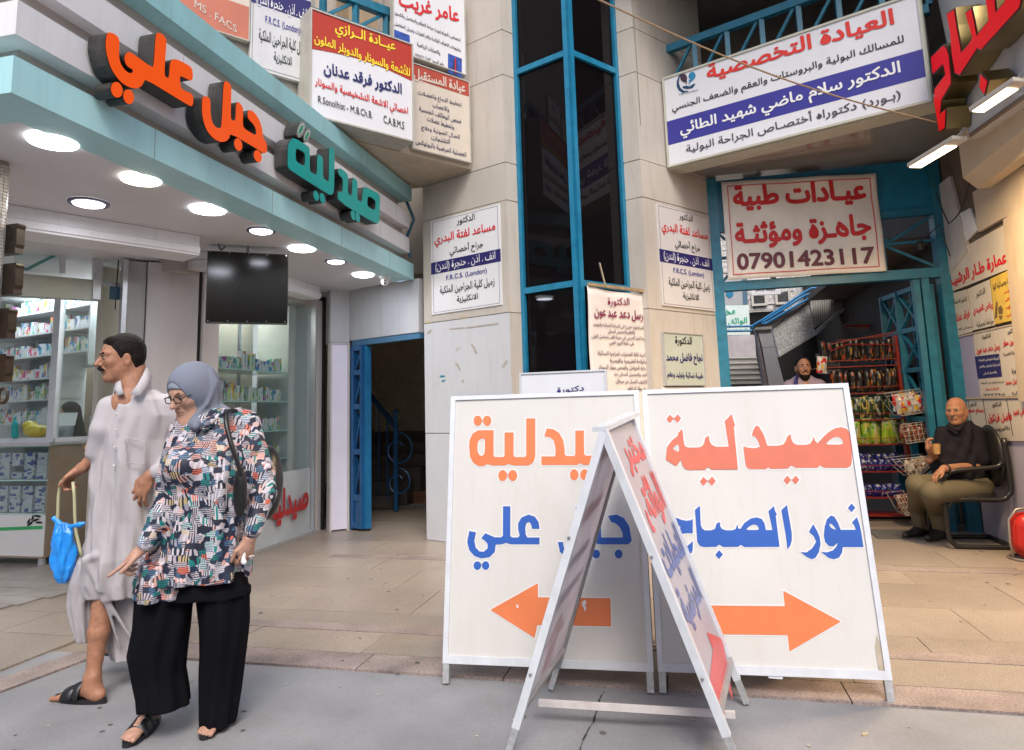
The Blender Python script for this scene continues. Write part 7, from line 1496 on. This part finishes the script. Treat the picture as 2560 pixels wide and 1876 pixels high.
# tunic print
def tunicmat():
    m = bpy.data.materials.new('tunic_print'); m.use_nodes = True; nt = m.node_tree; N = nt.nodes; L = nt.links; b = N['Principled BSDF']; b.inputs['Roughness'].default_value = .6
    g = N.new('ShaderNodeNewGeometry'); nz = N.new('ShaderNodeTexNoise'); nz.inputs['Scale'].default_value = 5; L.new(g.outputs['Position'], nz.inputs['Vector'])
    ws = N.new('ShaderNodeVectorMath'); ws.operation = 'SCALE'; ws.inputs['Scale'].default_value = .035; L.new(nz.outputs['Color'], ws.inputs[0]); ad = N.new('ShaderNodeVectorMath'); ad.operation = 'ADD'; L.new(g.outputs['Position'], ad.inputs[0]); L.new(ws.outputs[0], ad.inputs[1])
    mp = N.new('ShaderNodeMapping'); mp.inputs['Rotation'].default_value = (0, 0, .3); mp.inputs['Scale'].default_value = (1, 1, 1.25); L.new(ad.outputs[0], mp.inputs['Vector'])
    v = N.new('ShaderNodeTexVoronoi'); v.distance = 'CHEBYCHEV'; v.inputs['Scale'].default_value = 34; v.inputs['Randomness'].default_value = .9; L.new(mp.outputs[0], v.inputs['Vector']); sp_ = N.new('ShaderNodeSeparateColor'); L.new(v.outputs['Color'], sp_.inputs[0])
    r = N.new('ShaderNodeValToRGB'); r.color_ramp.interpolation = 'CONSTANT'; e = r.color_ramp.elements
    cols = [(0, (.010, .014, .035)), (.25, (.46, .40, .44)), (.36, (.015, .03, .07)), (.44, (.56, .30, .25)), (.54, (.01, .20, .19)), (.66, (.46, .42, .46)), (.74, (.06, .14, .24)), (.82, (.50, .38, .20)), (.87, (.68, .16, .09)), (.90, (.30, .30, .36))]
    e[0].position = 0; e[0].color = (*cols[0][1], 1); e[1].position = cols[1][0]; e[1].color = (*cols[1][1], 1)
    for p_, c_ in cols[2:]: x = e.new(p_); x.color = (*c_, 1)
    L.new(sp_.outputs[0], r.inputs[0])
    def wave(dirn, sc_, dist, lo_, hi_):
        w = N.new('ShaderNodeTexWave'); w.bands_direction = dirn; w.inputs['Scale'].default_value = sc_; w.inputs['Distortion'].default_value = dist; w.inputs['Detail'].default_value = 2; L.new(mp.outputs[0], w.inputs['Vector'])
        mr = N.new('ShaderNodeMapRange'); mr.inputs['From Min'].default_value = lo_; mr.inputs['From Max'].default_value = hi_; L.new(w.outputs['Fac'], mr.inputs['Value']); return mr.outputs[0]
    hv = wave('X', 30, 2., .50, .70); hh = wave('Z', 34, 2., .52, .70)
    gt_ = N.new('ShaderNodeMath'); gt_.operation = 'GREATER_THAN'; gt_.inputs[1].default_value = .5; L.new(sp_.outputs[1], gt_.inputs[0])
    mxs = N.new('ShaderNodeMix'); L.new(gt_.outputs[0], mxs.inputs[0]); L.new(hv, mxs.inputs[2]); L.new(hh, mxs.inputs[3])
    gt2 = N.new('ShaderNodeMath'); gt2.operation = 'GREATER_THAN'; gt2.inputs[1].default_value = .62; L.new(sp_.outputs[2], gt2.inputs[0]); lc = N.new('ShaderNodeMix'); lc.data_type = 'RGBA'; L.new(gt2.outputs[0], lc.inputs[0]); lc.inputs[6].default_value = (.012, .016, .035, 1); lc.inputs[7].default_value = (.60, .56, .60, 1)
    mx = N.new('ShaderNodeMix'); mx.data_type = 'RGBA'; L.new(mxs.outputs[0], mx.inputs[0]); L.new(r.outputs[0], mx.inputs[6]); L.new(lc.outputs[2], mx.inputs[7]); L.new(mx.outputs[2], b.inputs['Base Color']); return m
m_tun = tunicmat()
def wring(y, xl, xr, dep, dd=0.): return (wP((xl+xr)/2, y, dd), (xr-xl)/2*KW, dep)
def tfold(th, Z, t): return (.004+.012*t)*(np.sin(6*th+4*Z)+.5*np.sin(13*th-6*Z+2))+.004*np.abs(np.sin(5*th+14*Z))
tn = SDF()
tn.stack([wring(1022, 490, 600, .07, .05), wring(1040, 455, 630, .11, .05), wring(1075, 435, 638, .13, .05), wring(1130, 415, 632, .155, .03), wring(1200, 400, 630, .17, .03), wring(1280, 392, 626, .155, .03), wring(1360, 382, 622, .16, .03), wring(1420, 368, 620, .165, .03), wring(1446, 362, 618, .165, .03)], .03, tfold)
tn.stack([wring(1400, 366, 490, .14, -.01), wring(1450, 355, 482, .14, -.01), wring(1490, 350, 474, .14, -.01)], .02, tfold)
tn.ell(wP(455, 1165, -.11), (.085, .07, .075), None, .05)
tn.cap(wP(618, 1058, .05), wP(655, 1180, .03), .054, .052, .04).cap(wP(655, 1180, .03), wP(660, 1235, .01), .052, .052, .03).cap(wP(660, 1235, .01), wP(632, 1325, -.05), .050, .040, .03)
tn.cap(wP(455, 1072, -.0), wP(425, 1200, -.03), .052, .045, .04).cap(wP(425, 1200, -.03), wP(404, 1290, -.10), .045, .042, .03).cap(wP(402, 1290, -.10), wP(366, 1358, -.14), .045, .036, .03)
sdfobj('tunic', tn, .0055, m_tun, wo, 1)
cl_ = SDF().cap(wP(512, 1062, -.10), wP(560, 1032, -.02), .016, .020, .02).cap(wP(560, 1030, -.02), wP(600, 1040, .06), .020, .02, .02); sdfobj('collar', cl_, .004, m_tun, wo, 1)
m_tr = M('trousers_black', (.006, .006, .008), .85, spec=.06, var=.2, scale=5)
def pfold(th, Z, t): return .009*np.abs(np.sin(3*th+2*Z))+.004*np.sin(9*th-7*Z)-.004
ps = SDF().stack([wring(1430, 368, 610, .12, .03), wring(1490, 352, 618, .13, .03)], .02)
ps.stack([wring(1470, 352, 480, .115, .01), wring(1560, 344, 470, .115), wring(1630, 328, 462, .115, 0), wring(1680, 336, 456, .11, -.0), wring(1730, 350, 464, .11, -.0), wring(1764, 352, 468, .11)], .02, pfold)
ps.stack([wring(1470, 500, 620, .12, .05), wring(1560, 508, 616, .12, .06), wring(1650, 506, 606, .115, .07), wring(1740, 510, 596, .11, .08), wring(1790, 511, 588, .11, .08), wring(1806, 512, 586, .11, .08)], .02, pfold)
sdfobj('trousers', ps, .006, m_tr, wo, 1)
sdfobj('ring', SDF().cap(wP(625, 1392, -.066), wP(634, 1390, -.050), .0045, .0045, .001), .002, m_alu, wo)
tis = SDF().cap(wP(611, 1376, -.07), wP(608, 1404, -.07), .006, .010, .01).ell(wP(611, 1407, -.07), (.009, .008, .009), None, .01); sdfobj('tissue', tis, .003, m_white, None, 1, label='small white tissue held in the woman\'s lowered hand', cat='tissue')
hb_ = T('handbag', 'black handbag hung from the woman\'s shoulder behind her arm', 'handbag', wP(660, 1300, .15)); m_hb = M('handbag_black', (.010, .010, .011), .35, var=.4, scale=12, bump=.3, bscale=20)
sdfobj('bag', SDF().ell(wP(668, 1205, .16), (.07, .09, .17), (HR, HF, (0, 0, 1)), .03).ell(wP(640, 1240, .13), (.07, .07, .13), (HR, HF, (0, 0, 1)), .04).ell(wP(600, 1230, -.115), (.030, .025, .11), (HR, HF, (0, 0, 1)), .03), .006, m_hb, hb_, 1)
MB().path([wP(x, y, d_) for x, y, d_ in ((604, 1040, .06), (585, 1026, -.01), (568, 1032, -.075), (566, 1060, -.115), (578, 1110, -.135), (592, 1150, -.135), (600, 1180, -.13), (604, 1210, -.12))], [.008, .010, .011, .011, .011, .010, .009, .008], 8).mk('strap', m_hb, hb_, smooth=True)
# ================================================================== seated man
DS = 6.35; KS = DS/1700; sP = lambda x, y, dd=0.: PP(x, y, DS+dd)
se = T('person', 'bald older man in dark polo shirt and olive trousers sitting with a paper cup', 'person', (*G(2400, 1345)[:2], 0))
f, l, u = frame((-.78*HR-.62*HF)+(0, 0, -.04), 0); hC = sP(2391, 1030, .02); hs = 1.04
b = SDF(); head(b, hC, f, l, u, hs, nose=1.15, fat=.006)
b.cap(hC-f*.02-u*.05, sP(2400, 1085, .04), .062, .066, .03).cap(sP(2405, 1110, .05), sP(2420, 1200, .08), .13, .14, .05)
b.cap(sP(2352, 1120, .06), sP(2322, 1150, -.02), .04, .036, .02).cap(sP(2335, 1140, -.03), sP(2322, 1120, -.10), .036, .028, .02)
hand(b, sP(2325, 1128, -.08), -HR*.2+np.array((.0, 0, .55)), HR*.9-HF*.3, -HF*.9+HR*.3, .92, (.75, .85, .9, .9), .9, .05)
b.cap(sP(2452, 1165, -.05), sP(2360, 1172, -.16), .042, .033, .02); hand(b, sP(2356, 1174, -.17), nrm(sP(2328, 1196, -.18)-sP(2358, 1172, -.17)), -np.array((0, 0, 1.)), -HR*.2-HF, .95, (.35, .4, .4, .45), .3, .15)
for x, y in ((2300, 1344), (2345, 1352)):
    A_ = G(x+3, y-2, 0); A_[2] = .09; b.cap(A_, A_+(0, 0, .12), .03, .03, .02)
sdfobj('body', b, .005, M('skin_brown', (.32, .155, .09), .58, spec=.25, bump=.2, bscale=150, var=.2, scale=36, sss=.03), se, 1); eyes(se, hC, f, l, u, hs); m_gh = M('hair_grey', (.26, .22, .19), .7, var=.2, scale=60); brows(se, hC, f, l, u, hs, m_gh, .0035)
q = lambda a, b_, c: hC+(f*a+l*b_+u*c)*hs
sdfobj('stubble_hair', SDF().ell(q(-.020, 0, .022), np.array((.097, .0795, .075))*hs, (f, l, u), .01).ell(q(.105, 0, 0), np.array((.115, .13, .2))*hs, (f, l, u), .01, '-').ell(q(-.0, 0, .10), np.array((.13, .10, .045))*hs, (f, l, u), .02, '-'), .004, M('hair_stubble', (.22, .13, .09), .7, var=.2, scale=60), se, 1)
sdfobj('moustache', SDF().cap(q(.098, .0, -.040), q(.088, .022, -.047), .0042, .0028, .003).cap(q(.098, 0, -.040), q(.088, -.022, -.047), .0042, .0028, .003), .0022, m_gh, se)
m_polo = M('polo_dark', (.014, .013, .018), .8, spec=.1, var=.15, scale=5)
def sring(y, xl, xr, dep, dd=0.): return (sP((xl+xr)/2, y, dd), (xr-xl)/2*KS, dep)
po = SDF().stack([sring(1052, 2382, 2425, .07, .03), sring(1072, 2362, 2440, .12, .04), sring(1110, 2345, 2455, .15, .05), sring(1150, 2332, 2460, .17, .05), sring(1190, 2332, 2465, .17, .05), sring(1212, 2345, 2462, .16, .05)], .03, lambda th, Z, t: .010*np.abs(np.sin(3*th+24*Z))+.006*np.sin(9*th-20*Z))
po.cap(sP(2440, 1085, .0), sP(2455, 1150, -.06), .075, .068, .04).cap(sP(2356, 1082, .04), sP(2345, 1130, .02), .06, .055, .04)
po.cap(sP(2372, 1064, -.06), sP(2392, 1076, -.10), .016, .014, .012).cap(sP(2412, 1058, -.02), sP(2396, 1076, -.10), .016, .014, .012)
sdfobj('polo_shirt', po, .006, m_polo, se, 1)
m_ol = M('olive_cloth', (.105, .088, .050), .8, var=.12, scale=6)
tr2 = SDF()
def wl(P_, R_):
    for (a, c), (ra, rc) in zip(zip(P_[:-1], P_[1:]), zip(R_[:-1], R_[1:])): tr2.cap(a, c, ra, rc, .03)
F1 = G(2300, 1344, 0); F1[2] = .10; F2 = G(2350, 1350, 0); F2[2] = .10
wl([sP(2430, 1205, .12), sP(2292, 1212, -.02), F1+(0, 0, .18), F1+(.01, 0, .03)], [.10, .085, .068, .062]); wl([sP(2450, 1222, -.05), sP(2330, 1232, -.16), F2+(-.01, 0, .18), F2+(.01, 0, .03)], [.10, .092, .072, .066])
tr2.ell(sP(2435, 1215, .05), (.15, .17, .10), None, .05)
sdfobj('trousers', tr2, .006, m_ol, se, 1)
for A_, d_ in ((F1, -HR-.25*HF), (F2, -HR-.45*HF)):
    sh = SDF(); d = nrm(d_); sh.cap(A_-d*.05-(0, 0, .055), A_+d*.16-(0, 0, .068), .045, .032, .03).cap(A_-(0, 0, .02), A_+d*.05-(0, 0, .05), .048, .042, .03); sdfobj('shoe', sh, .005, M('shoe_black', (.012, .011, .010), .45), se, 1)
MB().lathe([(.037, -.014), (.039, 0), (.037, .014)], 20, (0, 0, 0)); 
w0 = sP(2366, 1172, -.155); wd = nrm(sP(2452, 1165, -.05)-w0); xs_ = nrm(np.cross(wd, (0, 0, 1))); ys_ = np.cross(wd, xs_)
MB().tube([w0+(xs_*math.cos(a)+ys_*math.sin(a))*.037 for a in np.linspace(0, 2*math.pi, 19)[:-1]], .008, 6, close=True, caps=False).mk('watch', m_black, se, smooth=True)
cp = sP(2341, 1124, -.12); MB().lathe([(0, 0), (.026, 0), (.037, .085), (.0385, .088), (.036, .088), (.034, .07), (0, .07)], 20, cp-(0, 0, .04)).mk('paper_cup', M('cup_tan', (.42, .24, .09), .6, var=.25, scale=60), smooth=False, label='small tan paper cup in the seated man\'s raised hand', cat='cup')
# chair
def chp(x, y, dd): return sP(x, y, dd)
X0, X1, YN, YF = 2.22, 2.72, 6.93, 7.42
m = MB()
for Y_ in (YN, YF): m.path([(X1, Y_, .02), (X0+.10, Y_, .02), (X0+.03, Y_, .05), (X0, Y_, .12), (X0+.0, Y_, .36), (X0-.01, Y_, .56), (X0+.05, Y_, .645), (X0+.14, Y_, .675), (X1-.08, Y_, .70), (X1-.02, Y_, .74)], .021, 10)
m.tube([(X1, YN, .02), (X1, YF, .02)], .021, 10); m.mk('tube_frame', m_cf, chf, smooth=True)
m = MB()
for Y_ in (YN, YF): m.path([(X0+.02, Y_, .36), (X0+.10, Y_, .42), (X1-.08, Y_, .42), (X1-.0, Y_, .46), (X1+.03, Y_, .55), (X1+.02, Y_, .95)], .024, 8)
m.mk('side_rail', m_cf, chf, smooth=True)
sdfobj('seat', SDF().ell(((X0+X1)/2-.03, (YN+YF)/2, .44), (.27, .24, .055), None, .02), .008, m_ch, chf); sdfobj('backrest', SDF().ell((X1+.0, (YN+YF)/2, .78), (.05, .25, .28), None, .02), .008, m_ch, chf)
# floor mat, pipe and gas bottle
MB().box(fG, 1.75, 2.35, 7.35, 7.8, .001, .012).mk('floor_mat', M('mat_grey', (.10, .095, .09), .9), label='dark mat on the floor before the snack rack', cat='mat')
p = G(2452, 1325); 
for k_, (r0, z0, z1) in enumerate(((.045, .09, .42), (.035, 0, .085))): MB().lathe([(0, z0), (r0, z0), (r0, z1), (0, z1)], 14, (p[0], p[1]+.1, 0)).mk('wall_pipe', M('pipe_cream', (.42, .36, .28), .5, var=.1) if k_ == 0 else M('pipe_tan', (.30, .17, .08), .6), label='short %s pipe stub behind the chair' % ('cream' if k_ == 0 else 'tan'), cat='pipe')
p = G(2563, 1402); gb_ = T('gas_bottle', 'red gas bottle inside a metal hoop, cut off at the right edge', 'gas bottle', p)
sdfobj('tank', SDF().cap(p+(.06, .05, .13), p+(.06, .05, .26), .125, .115, .02), .006, M('gas_red', (.50, .02, .012), .3, var=.1), gb_, 1)
MB().tube([p+(-.08, .0, .02), p+(-.09, 0, .15), p+(-.08, 0, .32), p+(-.02, 0, .40), p+(.10, .0, .42)], .010, 8).tube([p+(.06+.15*math.cos(a), .05+.15*math.sin(a), .012) for a in np.linspace(0, 6.28, 20)[:-1]], .010, 6, close=True, caps=False).mk('hoop', M('hoop_steel', (.35, .30, .27), .4, metal=.5), gb_, smooth=True)
# ================================================================== people farther away
def standing(label, P_, ht, fdir, skin, shirt, trous, hairm, beard=False, hgrey=False, longhair=False, hres=.006, hd=None):
    t = T('person', label, 'person', P_); s = ht/1.75; f, l, u = frame(fdir); P_ = np.array(P_, float); z = np.array((0, 0, 1.)); F_ = nrm((f[0], f[1], 0)); L_ = np.array((-F_[1], F_[0], 0))
    q = lambda a, b_, c: P_+(F_*a+L_*b_)*s+z*c*s; hC = q(.02, 0, 1.625)
    b = SDF(); head(b, hC, f, l, u, s); b.cap(hC-u*.05*s-f*.02*s, q(0, 0, 1.45), .052*s, .055*s, .03).cap(q(0, 0, 1.4), q(0, 0, 1.0), .10*s, .10*s, .05)
    for i in (1, -1):
        b.cap(q(0, i*.19, 1.40), q(-.01, i*.24, 1.12), .042*s, .036*s, .02).cap(q(-.01, i*.24, 1.12), q(.05, i*.25, .88), .034*s, .026*s, .02); hand(b, q(.05, i*.25, .87), (F_*.2-z), -L_*i, F_, s, (.3, .35, .4, .4))
        b.cap(q(0, i*.09, .90), q(.01, i*.10, .48), .07*s, .05*s, .02).cap(q(.01, i*.10, .48), q(-.01, i*.11, .085), .048*s, .034*s, .02); foot(b, q(-.01, i*.11, .08), F_, s, False)
    sdfobj('body', b, hres, skin, t, 1); eyes(t, hC, f, l, u, s); brows(t, hC, f, l, u, s, hairm, .004)
    g = lambda a, b_, c: hC+(f*a+l*b_+u*c)*s
    h = SDF().ell(g(-.026, 0, .044), np.array((.103, .0835, .093))*s, (f, l, u), .01).ell(g(-.07, 0, -.02), np.array((.045, .062, .05))*s, (f, l, u), .02).ell(g(.118, 0, -.012), np.array((.09, .14, .076))*s, (f, l, u), .012, '-')
    if longhair: h.cap(g(-.05, 0, .0), g(-.09, 0, -.28), .085*s, .075*s, .03).cap(g(-.06, .05, -.05), g(-.06, .08, -.30), .04*s, .04*s, .03).cap(g(-.06, -.05, -.05), g(-.06, -.08, -.30), .04*s, .04*s, .03)
    sdfobj('hair', h, hres*.8, hairm, t, 1)
    if beard:
        bd_ = SDF().cap(g(.02, .062, -.03), g(.055, .03, -.09), .014*s, .02*s, .015).cap(g(.02, -.062, -.03), g(.055, -.03, -.09), .014*s, .02*s, .015).ell(g(.062, 0, -.105), np.array((.035, .042, .035))*s, (f, l, u), .02).cap(g(.094, .004, -.040), g(.082, .028, -.052), .006*s, .006*s, .006).cap(g(.094, -.004, -.040), g(.082, -.028, -.052), .006*s, .006*s, .006); sdfobj('beard', bd_, .004, hairm, t, 1)
    sh = SDF().cap(q(0, .15, 1.425), q(0, -.15, 1.425), .078*s, .078*s, .05).cap(q(-.01, .05, 1.48), q(-.01, -.05, 1.48), .07*s, .07*s, .05).ell(q(0, 0, 1.22), np.array((.13, .19, .24))*s, (F_, L_, z), .05).ell(q(0, 0, 1.02), np.array((.13, .175, .16))*s, (F_, L_, z), .05)
    for i in (1, -1): sh.cap(q(0, i*.19, 1.39), q(-.01, i*.235, 1.14), .062*s, .052*s, .03).cap(q(-.01, i*.235, 1.14), q(.04, i*.25, .92), .050*s, .038*s, .02).cap(q(.045, i*.01, 1.44), q(.03, i*.06, 1.50), .014*s, .014*s, .01)
    sdfobj('shirt', sh, hres+.002, shirt, t, 1)
    tr_2 = SDF().ell(q(0, 0, .93), np.array((.13, .17, .12))*s, (F_, L_, z), .05)
    for i in (1, -1): tr_2.cap(q(0, i*.09, .90), q(.01, i*.10, .48), .092*s, .068*s, .03).cap(q(.01, i*.10, .48), q(-.01, i*.11, .10), .065*s, .052*s, .02)
    sdfobj('trousers', tr_2, hres+.002, trous, t, 1); return t
m_pink = M('shirt_mauve', (.34, .26, .32), .7, var=.05); m_jean = M('jean_dark', (.03, .035, .06), .8)
p = PP(2010, 960, 7.9); bm = standing('young bearded man with black hair in a mauve shirt standing inside the gate', (p[0], p[1], 0), 1.83, -HF*1+HR*-.15, M('skin_warm', (.40, .20, .12), .45, var=.06), m_pink, m_jean, m_hair, beard=True, hres=.006)
MB().tube([PP(x, y, D_) for x, y, D_ in ((1996, 935, 7.95), (1990, 950, 7.78), (1990, 975, 7.74), (1995, 1010, 7.75))], .02, 6).mk('bag_strap', m_navy, label='dark strap over the bearded man\'s shoulder', cat='strap')
p = PP(1941, 960, 12.0); standing('grey haired man far down the passage, only the top of his head above the board', (p[0], p[1], 0), 1.74, -HF, M('skin_old', (.26, .15, .10), .5), M('shirt_dim', (.12, .12, .13), .7), m_jean, m_gh, hres=.009)
p = PP(178, 985, 7.05); ph_ = standing('woman with long black hair behind the pharmacy glass, seen in profile', (p[0], p[1], 0), 1.53, -HR*.95-HF*.25+np.array((0, 0, -.12)), M('skin_pale', (.42, .25, .19), .5), M('grey_scrub', (.16, .17, .20), .8), m_jean, m_hair, longhair=True, hres=.006)
p = PP(168, 1050, 6.75); f_p = Fr(p, HR, np.array((0, .3, 1))); MB().box(f_p, -.09, .09, -.06, .07, 0, .002).mk('paper_sheet', m_white, label='white paper held by the woman behind the glass', cat='paper')
for k_ in range(5):
    x_ = 232; z_ = z3_+.03+k_*.045; thing_mesh('medicine_box', BX[4][0], (G(226, 1070, z_)[0]*0+fKs.p(.55, 0, .1)[0]-.17, fKs.p(.55, 0, .1)[1], z_), 'white box on the counter beside the robed man, %s from the bottom' % ordinal(k_+1), 'medicine box', 'white boxes stacked on the counter')
# goods on the display bottom behind the counter glass
sdfobj('wrapped_bag', SDF().ell(PP(95, 1078, 6.6), (.16, .08, .06), None, .03).ell(PP(75, 1065, 6.65), (.07, .06, .05), None, .03), .01, M('yellow_wrap', (.50, .42, .05), .4, var=.5, scale=14), None, 1, label='crumpled yellow package behind the counter glass', cat='package')
sdfobj('bottle', SDF().cap(PP(37, 1090, 6.6), PP(37, 1060, 6.6), .03, .028, .01).cap(PP(37, 1060, 6.6), PP(37, 1045, 6.6), .012, .012, .005), .006, M('teal_bottle', (.02, .35, .38), .3), None, 1, label='teal bottle standing behind the counter glass', cat='bottle')
# opposite side of the street, behind the camera: it closes the low sky and shows in reflections
ob = T('facing_building', 'plain building row across the street, behind the viewer', 'building', (0, -11, 0)); m_ob = M('facing_wall', (.30, .27, .24), .8, var=.15, scale=.5)
MB().box(fG, -30, 30, -14, -11, 0, 5.5).mk('wall', m_ob, ob)

# worn marks on the ground: gum, drips and dust, far too many to count
gm = MB(); gs = MB()
for i in range(150):
    x_, y_ = random.uniform(-3.3, 2.7), random.uniform(2.3, 7.6); r_ = random.uniform(.006, .018); z_ = .0025 if y_ > 3.5 else -.0095
    n_ = 9; gm.add([(x_, y_, z_)]+[(x_+r_*random.uniform(.7, 1.2)*math.cos(2*math.pi*k/n_), y_+r_*random.uniform(.7, 1.2)*math.sin(2*math.pi*k/n_), z_) for k in range(n_)], [(0, 1+k, 1+(k+1) % n_) for k in range(n_)])
gm.mk('gum_marks', M('gum_dark', (.10, .095, .09), .8, var=.4), kind='stuff', label='small dark gum marks and drips on the paving', cat='marks')
for i in range(70):
    x_, y_ = random.uniform(-3.3, 2.7), random.choice((random.uniform(2.4, 3.4), random.uniform(3.7, 7.4))); a_ = random.uniform(0, 3.14); L2 = random.uniform(.006, .018); z_ = .002 if y_ > 3.5 else -.011
    gs.bar((x_, y_, z_+.002), (x_+L2*math.cos(a_), y_+L2*math.sin(a_), z_+.002), .006, .003)
gs.mk('litter_crumbs', M('crumb_pale', (.42, .38, .30), .8, var=.4), kind='stuff', label='tiny pale crumbs and paper bits scattered on the ground', cat='litter')
# loose cables
m_cb = M('cable_black', (.02, .02, .02), .5)
def cable(label, P, r=.006, mt=m_cb):
    Q_ = []
    for a, b in zip(P[:-1], P[1:]):
        a, b = np.array(a, float), np.array(b, float); sag = .06*np.linalg.norm(b-a)
        for s_ in np.linspace(0, 1, 8)[:-1]: Q_.append(a+(b-a)*s_-np.array([0, 0, sag*math.sin(math.pi*s_)]))
    Q_.append(np.array(P[-1], float)); MB().tube(Q_, r, 6).mk('cable', mt, label=label, cat='cable')
cable('black cable drooping from the gate grille to the right hand wall', [atY(2300, 600, 7.6), atY(2350, 560, 7.6), atY(2375, 640, 7.6)])
cable('thin black cable sagging above the poster wall', [atY(2340, 480, 7.5), atY(2372, 560, 7.3), atY(2400, 530, 7.2), atY(2425, 450, 6.9)])
cable('black cable looping behind the hanging screen bracket', [atY(540, 596, 4.9), atY(552, 626, 4.95), atY(576, 600, 5.1)])
cable('grey wire running down the right stone pier edge', [fR.p(.02, 5.4, .01), fR.p(.03, 4.2, .01)], .004, M('wire_grey', (.25, .24, .22), .6))
